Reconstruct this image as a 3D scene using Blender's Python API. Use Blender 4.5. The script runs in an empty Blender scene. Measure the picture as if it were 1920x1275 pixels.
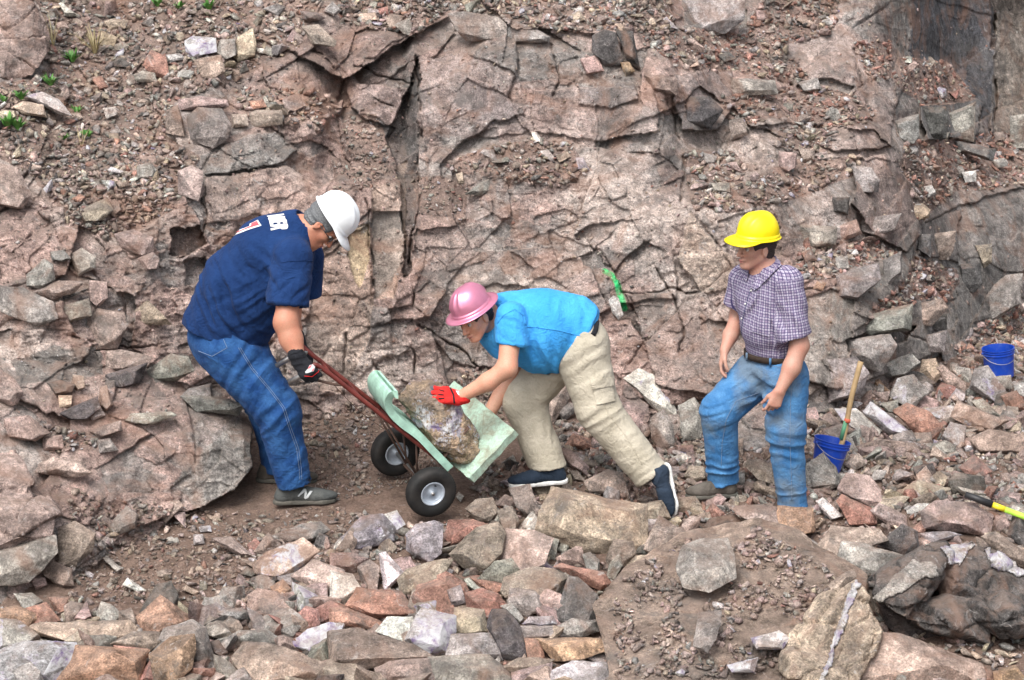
import bpy, bmesh, math, random
import numpy as np
from mathutils import Vector, Matrix
from mathutils.bvhtree import BVHTree

# ------------------------------------------------------------------ camera, sky, sun
SC = bpy.context.scene
COL = SC.collection
CAM = np.array((0.0, -15.1, 5.3)); PITCH = math.radians(16); FPX = 5040.0
cam = bpy.data.objects.new("camera", bpy.data.cameras.new("camera")); COL.objects.link(cam)
cam.location = CAM; cam.rotation_euler = (math.radians(90) - PITCH, 0, 0)
cam.data.sensor_width = 36; cam.data.lens = 36 * FPX / 1920; cam.data.clip_end = 500
SC.camera = cam
wd = bpy.data.worlds.new("World"); SC.world = wd; wd.use_nodes = True
nt = wd.node_tree; bg = nt.nodes["Background"]
sky = nt.nodes.new("ShaderNodeTexSky"); sky.sky_type = 'NISHITA'; sky.sun_disc = False
SUN_EL, SUN_AZ = 58, 205        # degrees; azimuth the light comes from, clockwise from +Y
sky.sun_elevation = math.radians(SUN_EL); sky.sun_rotation = math.radians(SUN_AZ)
sky.air_density = 1.0; sky.dust_density = 6.0; sky.ozone_density = 1.0
hs = nt.nodes.new("ShaderNodeHueSaturation"); hs.inputs["Saturation"].default_value = 0.35   # overcast: greyer sky
nt.links.new(sky.outputs[0], hs.inputs["Color"]); nt.links.new(hs.outputs[0], bg.inputs["Color"])
bg.inputs["Strength"].default_value = 0.15
sd = bpy.data.lights.new("sun", 'SUN'); sd.energy = 1.15; sd.angle = math.radians(28); sd.color = (1, .965, .92)
sun = bpy.data.objects.new("sun", sd); COL.objects.link(sun)
el, az = math.radians(SUN_EL), math.radians(SUN_AZ)
sdir = Vector((math.sin(az) * math.cos(el), math.cos(az) * math.cos(el), math.sin(el)))
sun.rotation_euler = sdir.to_track_quat('Z', 'Y').to_euler()
SC.view_settings.view_transform = 'Standard'; SC.view_settings.look = 'None'
SC.view_settings.exposure = EXPO = 0.73; SC.view_settings.gamma = 1
SC.cycles.max_bounces = 5; SC.cycles.diffuse_bounces = 3

# ------------------------------------------------------------------ pixels of the photograph -> places in the quarry
cp, sp_ = math.cos(PITCH), math.sin(PITCH)
def W(px, py, Y):
    """point at world depth y=Y seen at photo pixel px,py (arrays allowed)"""
    u = (np.asarray(px, float) - 960) / FPX; v = -(np.asarray(py, float) - 637.5) / FPX
    ry = cp + v * sp_; rz = -sp_ + v * cp
    t = (np.asarray(Y, float) - CAM[1]) / ry
    return np.stack([u * t + CAM[0], CAM[1] + t * ry, CAM[2] + t * rz], -1)
def P(px, py, Y): return W(px, py, Y)
def to_px(p):
    d = np.asarray(p) - CAM
    dep = d[..., 1] * cp - d[..., 2] * sp_
    up = d[..., 1] * sp_ + d[..., 2] * cp
    return 960 + FPX * d[..., 0] / dep, 637.5 - FPX * up / dep

# ------------------------------------------------------------------ noise
def _h(ix, iy, iz, seed):
    h = (ix * 374761393 + iy * 668265263 + iz * 2147483647 + seed * 1274126177) & 0xffffffff
    h = ((h ^ (h >> 13)) * 1274126177) & 0xffffffff
    h = ((h ^ (h >> 16)) * 2246822519) & 0xffffffff
    return ((h ^ (h >> 15)) & 0xffffff) / float(0xffffff)
def vnoise(x, y, z=0.0, seed=0):
    x = np.asarray(x, float); y = np.asarray(y, float); z = np.zeros_like(x) + z
    ix = np.floor(x).astype(np.int64); iy = np.floor(y).astype(np.int64); iz = np.floor(z).astype(np.int64)
    fx = x - ix; fy = y - iy; fz = z - iz
    fx = fx * fx * (3 - 2 * fx); fy = fy * fy * (3 - 2 * fy); fz = fz * fz * (3 - 2 * fz)
    r = 0
    for a in (0, 1):
        for b in (0, 1):
            for c in (0, 1):
                w = (fx if a else 1 - fx) * (fy if b else 1 - fy) * (fz if c else 1 - fz)
                r = r + w * _h(ix + a, iy + b, iz + c, seed)
    return r * 2 - 1
def fbm(x, y, z=0.0, o=4, seed=0, g=0.5):
    r = 0; a = 1.0; f = 1.0; s = 0
    for i in range(o):
        r = r + a * vnoise(np.asarray(x) * f, np.asarray(y) * f, np.asarray(z) * f, seed + i * 17); s += a; a *= g; f *= 2.03
    return r / s
def vor(x, y, seed=0, jit=0.95):
    """jittered-grid Voronoi: cell hashes (3), offset to centre, border distance"""
    ix = np.floor(x).astype(np.int64); iy = np.floor(y).astype(np.int64)
    f1 = np.full(x.shape, 9.); f2 = np.full(x.shape, 9.)
    cx = np.zeros(x.shape); cy = np.zeros(x.shape); ids = np.zeros(x.shape, np.int64); idt = np.zeros(x.shape, np.int64)
    for a in (-1, 0, 1):
        for b in (-1, 0, 1):
            gx = ix + a; gy = iy + b
            sx = gx + .5 + jit * (_h(gx, gy, 1, seed) - .5); sy = gy + .5 + jit * (_h(gx, gy, 2, seed) - .5)
            d = np.hypot(sx - x, sy - y)
            m = d < f1
            f2 = np.where(m, f1, np.minimum(f2, d))
            cx = np.where(m, sx, cx); cy = np.where(m, sy, cy); ids = np.where(m, gx, ids); idt = np.where(m, gy, idt)
            f1 = np.where(m, d, f1)
    r = [_h(ids, idt, k, seed + 5) for k in (3, 4, 5)]
    return r, x - cx, y - cy, f2 - f1
def inpoly(x, y, poly):
    r = np.zeros(np.shape(x), bool); n = len(poly); j = n - 1
    for i in range(n):
        xi, yi = poly[i]; xj, yj = poly[j]
        if yi != yj:
            c = ((yi > y) != (yj > y)) & (x < (xj - xi) * (y - yi) / (yj - yi) + xi)
            r ^= c
        j = i
    return r
def seg_dist(x, y, pts):
    d = np.full(np.shape(x), 1e9)
    for (x0, y0), (x1, y1) in zip(pts[:-1], pts[1:]):
        dx, dy = x1 - x0, y1 - y0; L = dx * dx + dy * dy
        t = np.clip(((x - x0) * dx + (y - y0) * dy) / L, 0, 1)
        d = np.minimum(d, np.hypot(x - x0 - t * dx, y - y0 - t * dy))
    return d
def smooth(e0, e1, x):
    t = np.clip((x - e0) / (e1 - e0), 0, 1); return t * t * (3 - 2 * t)

# ------------------------------------------------------------------ mesh and object helpers
def mesh_np(name, V, F, mats=(), smooth_=False, col=None):
    """V (n,3); F (m,3|4) int array"""
    me = bpy.data.meshes.new(name)
    V = np.ascontiguousarray(V, np.float32); F = np.ascontiguousarray(F, np.int32)
    k = F.shape[1]
    me.vertices.add(len(V)); me.vertices.foreach_set("co", V.ravel())
    me.loops.add(F.size); me.loops.foreach_set("vertex_index", F.ravel())
    me.polygons.add(len(F)); me.polygons.foreach_set("loop_start", np.arange(0, F.size, k, dtype=np.int32))
    me.polygons.foreach_set("loop_total", np.full(len(F), k, np.int32))
    if smooth_: me.polygons.foreach_set("use_smooth", np.ones(len(F), bool))
    if col is not None:
        at = me.attributes.new("col", 'FLOAT_COLOR', 'POINT')
        c = np.ones((len(V), 4), np.float32); c[:, :col.shape[1]] = col; at.data.foreach_set("color", c.ravel())
    for m in mats: me.materials.append(m)
    me.update(calc_edges=True); me.validate()
    return me
def link(name, me, parent=None, **kw):
    o = bpy.data.objects.new(name, me); COL.objects.link(o)
    if parent: o.parent = parent
    for k, v in kw.items(): o[k] = v
    return o
def from_bm(name, bm, mat, parent=None, sm=True, **kw):
    me = bpy.data.meshes.new(name); bm.normal_update(); bm.to_mesh(me); bm.free()
    if mat: me.materials.append(mat)
    if sm:
        me.polygons.foreach_set("use_smooth", [True] * len(me.polygons))
    return link(name, me, parent, **kw)
def empty(name, loc, **kw):
    o = bpy.data.objects.new(name, None); COL.objects.link(o); o.location = loc; o.empty_display_size = .1
    for k, v in kw.items(): o[k] = v
    return o
def adopt(o, parent):
    """world-space mesh under a thing's empty"""
    o.parent = parent; o.matrix_parent_inverse = Matrix.Translation(Vector(parent.location)).inverted()
    return o
def tube_bm(bm, pts, r, seg=10, cap=True):
    pts = [Vector(p) for p in pts]; rs = r if isinstance(r, (list, tuple)) else [r] * len(pts)
    rings = []; prev = None
    for i, p in enumerate(pts):
        t = (pts[min(i + 1, len(pts) - 1)] - pts[max(i - 1, 0)]).normalized()
        a = prev if prev else (Vector((0, 0, 1)) if abs(t.z) < .9 else Vector((1, 0, 0)))
        a = (a - t * a.dot(t)).normalized(); b = t.cross(a); prev = a
        rings.append([bm.verts.new(p + (a * math.cos(q) + b * math.sin(q)) * rs[i]) for q in [2 * math.pi * k / seg for k in range(seg)]])
    for A, B in zip(rings[:-1], rings[1:]):
        for k in range(seg): bm.faces.new((A[k], A[(k + 1) % seg], B[(k + 1) % seg], B[k]))
    if cap: bm.faces.new(rings[0][::-1]); bm.faces.new(rings[-1])
def curve_pts(pts, n=6):
    """Catmull-Rom through pts"""
    p = [np.array(q, float) for q in pts]; p = [2 * p[0] - p[1]] + p + [2 * p[-1] - p[-2]]; out = []
    for i in range(1, len(p) - 2):
        for k in range(n):
            t = k / n
            out.append(.5 * (2 * p[i] + (p[i + 1] - p[i - 1]) * t + (2 * p[i - 1] - 5 * p[i] + 4 * p[i + 1] - p[i + 2]) * t * t + (3 * p[i] - p[i - 1] - 3 * p[i + 1] + p[i + 2]) * t ** 3))
    out.append(p[-2]); return out
def box_bm(bm, M, sx, sy, sz, bev=0.0):
    r = bmesh.ops.create_cube(bm, size=1, matrix=M @ Matrix.Diagonal((sx, sy, sz, 1)))
    if bev:
        es = list({e for v in r['verts'] for e in v.link_edges})
        bmesh.ops.bevel(bm, geom=es, offset=bev, segments=2, affect='EDGES', profile=.6)

# ------------------------------------------------------------------ materials
def nodes(name):
    m = bpy.data.materials.new(name); m.use_nodes = True; t = m.node_tree
    return m, t, t.nodes["Principled BSDF"]
def N(t, typ, **kw):
    n = t.nodes.new(typ)
    for k, v in kw.items():
        if k in n.inputs.keys(): n.inputs[k].default_value = v
        else: setattr(n, k, v)
    return n
def noise(t, vec, scale, detail=6, rough=.6, dist=0.0):
    n = N(t, "ShaderNodeTexNoise", Scale=scale, Detail=detail, Roughness=rough, Distortion=dist); t.links.new(vec, n.inputs["Vector"]); return n
def ramp(t, fac, stops):
    n = t.nodes.new("ShaderNodeValToRGB"); e = n.color_ramp.elements
    e[0].position, e[0].color = stops[0][0], (*stops[0][1], 1); e[1].position, e[1].color = stops[-1][0], (*stops[-1][1], 1)
    for p, c in stops[1:-1]: q = e.new(p); q.color = (*c, 1)
    t.links.new(fac, n.inputs[0]); return n
def mix(t, a, b, fac, mode='MIX'):
    n = t.nodes.new("ShaderNodeMix"); n.data_type = 'RGBA'; n.blend_type = mode
    for s, v in ((0, fac), (6, a), (7, b)):
        if hasattr(v, "type") and hasattr(v, "links"): t.links.new(v, n.inputs[s])
        else: n.inputs[s].default_value = v if s == 0 else (*v, 1)
    return n.outputs[2]
def mth(t, op, a, b=None, c=None):
    n = t.nodes.new("ShaderNodeMath"); n.operation = op
    for s, v in enumerate((a, b, c)):
        if v is None: continue
        if hasattr(v, "links"): t.links.new(v, n.inputs[s])
        else: n.inputs[s].default_value = v
    return n.outputs[0]
def bump(t, bsdf, h, strength, dist, prev=None):
    b = N(t, "ShaderNodeBump", Strength=strength, Distance=dist); t.links.new(h, b.inputs["Height"])
    if prev: t.links.new(prev.outputs[0], b.inputs["Normal"])
    t.links.new(b.outputs[0], bsdf.inputs["Normal"]); return b
G3 = lambda v: (v, v, v)

def rock_material(name, src):
    """src: 'attr' reads the point colour 'col', 'obj' reads the object colour (alpha = quartz crust)"""
    m, t, b = nodes(name); geo = N(t, "ShaderNodeNewGeometry"); pos = geo.outputs["Position"]
    if src == 'attr': a = N(t, "ShaderNodeAttribute", attribute_name="col"); c0, q0 = a.outputs["Color"], a.outputs["Alpha"]
    else: a = N(t, "ShaderNodeObjectInfo"); c0, q0 = a.outputs["Color"], a.outputs["Alpha"]
    n1 = noise(t, pos, 5, 8, .65, .6); n2 = noise(t, pos, 22, 8, .7, .3); n3 = noise(t, pos, 95, 5, .7); n4 = noise(t, pos, 2.3, 6, .6, 1.5)
    # every broken face has its own weathering
    nv = N(t, "ShaderNodeVectorMath", operation='MULTIPLY'); t.links.new(geo.outputs["True Normal"], nv.inputs[0]); nv.inputs[1].default_value = (1.1, 1.1, 1.1)
    na = N(t, "ShaderNodeVectorMath", operation='ADD'); t.links.new(nv.outputs[0], na.inputs[0])
    if src == 'obj':
        rs = N(t, "ShaderNodeMath", operation='MULTIPLY'); t.links.new(a.outputs["Random"], rs.inputs[0]); rs.inputs[1].default_value = 37.0; t.links.new(rs.outputs[0], na.inputs[1])
    else: t.links.new(mth(t, 'MULTIPLY', noise(t, pos, .8, 1).outputs["Fac"], 3.0), na.inputs[1])
    fn = noise(t, na.outputs[0], 1.5, 1, .4)
    c0 = mix(t, c0, ramp(t, fn.outputs["Fac"], [(.3, G3(.60)), (.48, G3(.98)), (.7, (1.5, 1.46, 1.42))]).outputs[0], .9, 'MULTIPLY')
    v = ramp(t, n1.outputs["Fac"], [(.33, G3(.48)), (.5, G3(1)), (.68, G3(1.55))])
    c = mix(t, c0, v.outputs[0], 1.0, 'MULTIPLY')
    v2 = ramp(t, n2.outputs["Fac"], [(.3, G3(.42)), (.5, G3(1)), (.68, G3(1.65))]); c = mix(t, c, v2.outputs[0], .85, 'MULTIPLY')
    v3 = ramp(t, n3.outputs["Fac"], [(.33, G3(.45)), (.5, G3(1)), (.67, G3(1.6))]); c = mix(t, c, v3.outputs[0], .85, 'MULTIPLY')
    # rust and grey weathering blotches
    rf = ramp(t, n4.outputs["Fac"], [(.52, G3(0)), (.66, G3(.5))]); c = mix(t, c, (.31, .175, .12), rf.outputs[0])
    gn = noise(t, pos, 3.7, 7, .65, 1.0); gf = ramp(t, gn.outputs["Fac"], [(.54, G3(0)), (.66, G3(.6))]); c = mix(t, c, (.17, .16, .15), gf.outputs[0])
    # pale veins and flecks
    wn = noise(t, pos, 8, 9, .75, 2.2); wf = ramp(t, wn.outputs["Fac"], [(.59, G3(0)), (.68, G3(.75))]); c = mix(t, c, (.52, .49, .47), wf.outputs[0])
    # quartz crust, white to violet
    qn = noise(t, pos, 4.5, 5, .6, .8); qs = mth(t, 'ADD', qn.outputs["Fac"], mth(t, 'ADD', mth(t, 'SUBTRACT', mth(t, 'MULTIPLY', q0, .62), .5), mth(t, 'MULTIPLY', mth(t, 'SUBTRACT', fn.outputs["Fac"], .5), .55)))
    qf = ramp(t, qs, [(.42, G3(0)), (.5, G3(1))]); vn = noise(t, pos, 14, 6, .7, .6)
    qc = ramp(t, vn.outputs["Fac"], [(.33, (.20, .14, .30)), (.43, (.42, .37, .47)), (.52, (.62, .61, .64)), (.72, (.80, .81, .80))])
    c = mix(t, c, qc.outputs[0], qf.outputs[0])
    # dust that settles on upward faces
    sep = N(t, "ShaderNodeSeparateXYZ"); t.links.new(geo.outputs["Normal"], sep.inputs[0])
    dz = mth(t, 'MULTIPLY', mth(t, 'SUBTRACT', sep.outputs[2], .45), 1.6); dn = noise(t, pos, 9, 6, .7, .4)
    df = mth(t, 'MULTIPLY', dz, ramp(t, dn.outputs["Fac"], [(.4, G3(0)), (.62, G3(.75))]).outputs[0]); df = mth(t, 'MAXIMUM', df, 0.0)
    c = mix(t, c, (.30, .225, .185), mth(t, 'MINIMUM', df, .5))
    t.links.new(c, b.inputs["Base Color"]); b.inputs["Roughness"].default_value = .92; b.inputs["Specular IOR Level"].default_value = .18
    b1 = bump(t, b, n2.outputs["Fac"], .9, .028); b2 = bump(t, b, n3.outputs["Fac"], .8, .010, b1)
    st = noise(t, pos, 34, 4, .6, 3.5); bump(t, b, st.outputs["Fac"], .6, .012, b2)
    return m
M_TERR = rock_material("bedrock", 'attr'); M_ROCK = rock_material("rock", 'obj')
def dirt_material():
    m, t, b = nodes("dirt"); geo = N(t, "ShaderNodeNewGeometry"); pos = geo.outputs["Position"]
    a = N(t, "ShaderNodeAttribute", attribute_name="col")
    n1 = noise(t, pos, 12, 8, .7, .3); n2 = noise(t, pos, 70, 6, .75); v = N(t, "ShaderNodeTexVoronoi", Scale=60.0); t.links.new(pos, v.inputs["Vector"])
    c = mix(t, a.outputs["Color"], ramp(t, n1.outputs["Fac"], [(.3, G3(.6)), (.5, G3(1)), (.7, G3(1.35))]).outputs[0], 1., 'MULTIPLY')
    c = mix(t, c, ramp(t, n2.outputs["Fac"], [(.3, G3(.55)), (.5, G3(1)), (.7, G3(1.5))]).outputs[0], .8, 'MULTIPLY')
    f = ramp(t, v.outputs["Color"], [(.84, G3(0)), (.9, G3(.45))]); c = mix(t, c, (.36, .30, .27), f.outputs[0])
    t.links.new(c, b.inputs["Base Color"]); b.inputs["Roughness"].default_value = .97; b.inputs["Specular IOR Level"].default_value = .1
    b1 = bump(t, b, n1.outputs["Fac"], .8, .04); b2 = bump(t, b, n2.outputs["Fac"], 1, .018, b1); bump(t, b, v.outputs["Distance"], .5, .012, b2)
    return m
M_DIRT = dirt_material()
def Z(ox, oy, s, pts): return [(ox + x / s, oy + y / s) for x, y in pts]
# ------------------------------------------------------------------ terrain
def axis(lo, a, b, hi, fine, coarse):
    return np.concatenate([np.arange(lo, a, coarse), np.arange(a, b, fine), np.arange(b, hi + coarse, coarse)])
GX = axis(-900, -12, 1932, 2800, 2.1, 14); GY = axis(-560, -12, 1287, 2300, 2.1, 14)
PX, PY = np.meshgrid(GX, GY)

def tps(ctrl):
    c = np.array(ctrl, float); q = c[:, :2] / 500.; n = len(c)
    def U(r2): return np.where(r2 > 0, .5 * r2 * np.log(np.maximum(r2, 1e-12)), 0)
    d2 = ((q[:, None] - q[None]) ** 2).sum(-1); A = np.zeros((n + 3, n + 3)); A[:n, :n] = U(d2) + np.eye(n) * 2e-3
    A[:n, n] = 1; A[:n, n + 1:] = q; A[n, :n] = 1; A[n + 1:, :n] = q.T
    w = np.linalg.solve(A, np.r_[c[:, 2], 0, 0, 0])
    xs = np.arange(-920, 2841, 20.); ys = np.arange(-580, 2341, 20.)
    X, Y = np.meshgrid(xs / 500., ys / 500.); Z = w[n] + w[n + 1] * X + w[n + 2] * Y
    for i in range(n): Z = Z + w[i] * U((X - q[i, 0]) ** 2 + (Y - q[i, 1]) ** 2)
    i = np.clip(((GX - xs[0]) / 20).astype(int), 0, len(xs) - 2); fx = (GX - xs[i]) / 20
    j = np.clip(((GY - ys[0]) / 20).astype(int), 0, len(ys) - 2); fy = ((GY - ys[j]) / 20)[:, None]
    r = Z[:, i] * (1 - fx) + Z[:, i + 1] * fx
    return r[j] * (1 - fy) + r[j + 1] * fy
def ground_Y(px, py, s=0.10):
    v = -(py - 637.5) / FPX; ta = -( -sp_ + v * cp) / (cp + v * sp_)
    return (CAM[2] + s * -CAM[1]) / (ta + s) + CAM[1]
# ground: gently falling toward the camera, banked up on the right, hummocks
Yg = ground_Y(PX, PY)
und = .10 * fbm(PX / 240., PY / 150., o=3, seed=3)
Yg = Yg + und * smooth(720, 900, PY)
Yg = np.where(PY > 1287, Yg, Yg)
cliff_ctrl = [(-900, 900, .2), (-900, 300, 1.2), (-900, -500, 4.5), (-300, 1150, -1.4), (-300, 700, .3), (-300, 350, 1.3), (-300, -100, 3.3),
    (0, 1150, -1.35), (0, 1000, -.9), (0, 850, -.35), (0, 700, .1), (0, 550, .45), (0, 400, .85), (0, 250, 1.5), (0, 100, 2.3), (0, 0, 2.9),
    (200, 1050, -.75), (200, 900, -.25), (200, 760, .15), (200, 640, .5), (200, 520, .8), (200, 400, 1.15), (200, 250, 1.9), (200, 100, 2.9), (200, 0, 3.5), (200, -300, 5.2),
    (380, 900, .1), (380, 780, .55), (380, 650, .95), (380, 500, 1.25), (380, 380, 1.45), (380, 250, 1.9), (380, 120, 2.6), (380, 0, 3.4),
    (560, 790, 1.15), (560, 600, 1.45), (560, 400, 1.75), (560, 250, 2.1), (560, 130, 2.5), (560, 0, 3.2),
    (700, 760, 1.35), (700, 600, 1.5), (700, 400, 1.85), (700, 250, 2.15), (700, 120, 2.5), (700, 0, 3.1), (700, -300, 4.3),
    (900, 700, 1.45), (900, 500, 1.75), (900, 300, 2.1), (900, 150, 2.35), (900, 60, 2.7), (900, 0, 3.15),
    (1100, 790, 1.0), (1100, 600, 1.5), (1100, 400, 1.9), (1100, 200, 2.35), (1100, 60, 2.75), (1100, 0, 3.2),
    (1250, 830, .72), (1250, 650, 1.25), (1250, 450, 1.7), (1250, 300, 2.15), (1250, 150, 2.6), (1250, 0, 3.4), (1250, -300, 4.6),
    (1330, 810, .72), (1400, 800, .72), (1400, 740, 1.0), (1470, 775, .85), (1400, 600, 1.5), (1400, 400, 2.0), (1400, 200, 2.9), (1400, 60, 3.6),
    (1550, 780, 1.02), (1550, 620, 1.6), (1550, 500, 2.1), (1550, 350, 2.5), (1550, 200, 3.2), (1550, 0, 4.0),
    (1680, 720, 2.1), (1680, 560, 2.4), (1680, 430, 2.75), (1680, 300, 3.15), (1680, 150, 4.0), (1680, 0, 4.5),
    (1780, 670, 3.1), (1780, 550, 3.5), (1780, 400, 4.2), (1780, 280, 4.9), (1780, 150, 5.9), (1780, 0, 6.3),
    (1900, 600, 4.5), (1900, 460, 4.9), (1900, 340, 5.6), (1900, 250, 6.6), (1900, 100, 7.1), (1900, -100, 7.5),
    (2200, 500, 6.5), (2200, 100, 9), (2800, 500, 8), (2800, 0, 11), (1700, -400, 5.6), (2100, -400, 9)]
Yc = tps(cliff_ctrl)
# far right floor dips away behind the rubble
Yg = Yg + np.clip((PX - 1560) / 330., 0, 2) * np.clip((860 - PY) / 260., 0, 2) * 1.75

# left outcrop standing proud of the wall, sheer on its right side
OUTC = [(-1200, 1220), (0, 1160), (90, 1120), (150, 1060), (260, 985), (330, 965), (372, 955), (440, 918), (470, 880), (474, 800), (462, 778), (385, 735), (300, 700), (-1200, 560)]
warp = 6 * fbm(PX / 30., PY / 30., o=3, seed=91)
mo = inpoly(PX + warp, PY - warp, OUTC)

LEDGES = []      # gravel areas on the rock: photo polygons (set the slope back and carry rubble)
GR = {
 'tl': [(60, -30), (620, -30), (560, 90), (480, 125), (440, 150), (330, 190), (310, 255), (372, 300), (330, 390), (250, 430), (170, 440), (60, 330), (0, 300), (-60, 250), (-60, 170), (95, 140), (95, 60)],
 'tm': [(620, -30), (1255, -30), (1270, 120), (1190, 55), (1100, 58), (1035, 62), (930, 28), (845, 16), (790, 60), (745, 62), (640, 45)],
 'tr': [(1200, 62), (1262, 52), (1400, 62), (1440, -20), (1580, -20), (1560, 60), (1470, 90), (1520, 150), (1500, 165), (1420, 140), (1270, 130)],
 'a': [(645, 215), (705, 215), (745, 325), (700, 330), (650, 285)],
 'b': [(440, 165), (600, 170), (640, 205), (600, 250), (520, 232), (445, 205)],
 'c': [(1000, 258), (1070, 270), (1115, 320), (1060, 345), (960, 345), (880, 330), (830, 310), (870, 290)],
 'd': [(1345, 180), (1420, 178), (1530, 158), (1600, 178), (1640, 205), (1640, 232), (1520, 240), (1450, 222), (1390, 245), (1360, 220)],
 'e': [(1282, 285), (1375, 285), (1400, 315), (1370, 400), (1300, 390)],
 'e2': [(1460, 240), (1560, 225), (1560, 275), (1520, 290), (1450, 275)],
 'f': [(1600, 80), (1670, 75), (1680, 150), (1625, 150)],
 'g': [(1690, 105), (1780, 120), (1830, 185), (1730, 200), (1680, 160)],
 'h': [(1690, 265), (1930, 245), (1930, 345), (1790, 362), (1720, 410), (1700, 330)],
 'i': [(1495, 470), (1560, 455), (1640, 450), (1690, 478), (1620, 495), (1550, 525), (1495, 522)],
 'j': [(1712, 480), (1795, 505), (1795, 530), (1770, 565), (1720, 565), (1650, 598), (1630, 580), (1700, 520)],
 'k': [(620, 300), (700, 320), (745, 330), (740, 345), (640, 360)],
 'l': [(770, 330), (830, 330), (880, 350), (870, 420), (790, 400)],
 'm': [(100, 260), (330, 330), (300, 400), (200, 450), (120, 420)],
 'n': [(1330, 345), (1400, 340), (1500, 300), (1620, 290), (1600, 330), (1440, 390), (1340, 400)],
 'o': [(860, 690), (990, 690), (1000, 760), (900, 740)],
 'q': [(70, 800), (180, 810), (180, 840), (90, 850)],
}
GMASK = np.zeros(PX.shape); LSTEP = np.zeros(PX.shape)
DXw = 10 * fbm(PX / 60., PY / 60., o=3, seed=21); DYw = 10 * fbm(PX / 60., PY / 60., o=3, seed=22)
for k_, pl in GR.items():
    m = inpoly(PX + DXw, PY + DYw, pl); GMASK = np.maximum(GMASK, m)
    if k_ in ('tl', 'tm', 'm', 'q', 'o'): continue
    ya = [p[1] for p in pl]; xa = [p[0] for p in pl]; cx = (min(xa) + max(xa)) / 2; hw = (max(xa) - min(xa)) / 2 + 20; y1 = max(ya); y0 = min(ya)
    wx = smooth(1.25, .75, np.abs(PX - cx) / hw)
    v = (y1 - PY) / (y1 - y0)
    LSTEP += wx * .22 * (smooth(0, 1, v) - .5 * smooth(-1.5, 2.5, v))
GMASK = GMASK.astype(bool)

def rot(x, y, a): c, s = math.cos(a), math.sin(a); return x * c - y * s, x * s + y * c
U_, V_ = PX / 315., PY / 315.
wx1 = .10 * fbm(U_ * 2.2, V_ * 2.2, o=4, seed=31); wy1 = .10 * fbm(U_ * 2.2, V_ * 2.2, o=4, seed=32)
fine = .012 * fbm(U_ * 16, V_ * 16, o=3, seed=33)
relief = np.zeros(PX.shape); tone = np.zeros(PX.shape); hue = np.zeros(PX.shape)
for (size, amp, tilt, gw, gd, ang, asp, seed) in ((.78, .10, .36, .035, .10, .35, 1.4, 1), (.36, .04, .34, .028, .055, -.25, 1.5, 2), (.15, .017, .34, .03, .022, .5, 1.7, 3), (.065, .007, .34, .04, .008, .1, 1.4, 4)):
    x, y = rot(U_ + wx1 * min(1, size * 3) + fine, V_ + wy1 * min(1, size * 3) - fine, ang)
    r, dx, dy, bd = vor(x / size / asp ** .5, y / size * asp ** .5, seed=seed * 11)
    w = 1.0
    if size < .5: w = smooth(-.5, .35, fbm(U_ * 1.1, V_ * 1.1, o=2, seed=60 + seed)) * .9 + .25
    relief += w * (amp * (r[0] - .5) * 2 + tilt * size * ((r[1] - .5) * dx * 1.6 + (r[2] - .5) * 1.3 * dy))
    gate = smooth(-.05, .25, fbm(U_ * 1.9 + seed, V_ * 1.9, o=3, seed=160 + seed)) if seed < 4 else .4
    relief += w * gd * {1: .45, 2: .28, 3: .30, 4: .6}[seed] * np.exp(-bd / (gw * .55 + .001 / size)) * gate
    tone += (r[2] - .5) * {1: .35, 2: .45, 3: .35, 4: .2}[seed]; hue += (r[0] - .5) * (.7 if seed < 3 else .35)
relief += .055 * fbm(U_ * 3.1 + wx1 * 5, V_ * 7, o=6, seed=41, g=.58) + .030 * np.abs(fbm(U_ * 9 + V_ * 3, V_ * 14, o=4, seed=42))
RA = np.ones(PX.shape)                                         # how broken the rock is
RA *= 1 - .35 * np.exp(-(((PX - 980) / 330.) ** 2 + ((PY - 400) / 300.) ** 2))
gb = GMASK.astype(float)
for _ in range(5):
    gb[1:-1] = (gb[:-2] + gb[1:-1] + gb[2:]) / 3; gb[:, 1:-1] = (gb[:, :-2] + gb[:, 1:-1] + gb[:, 2:]) / 3
RA = RA * (1 - .6 * gb)
Yw = Yc + LSTEP + relief * RA
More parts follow.
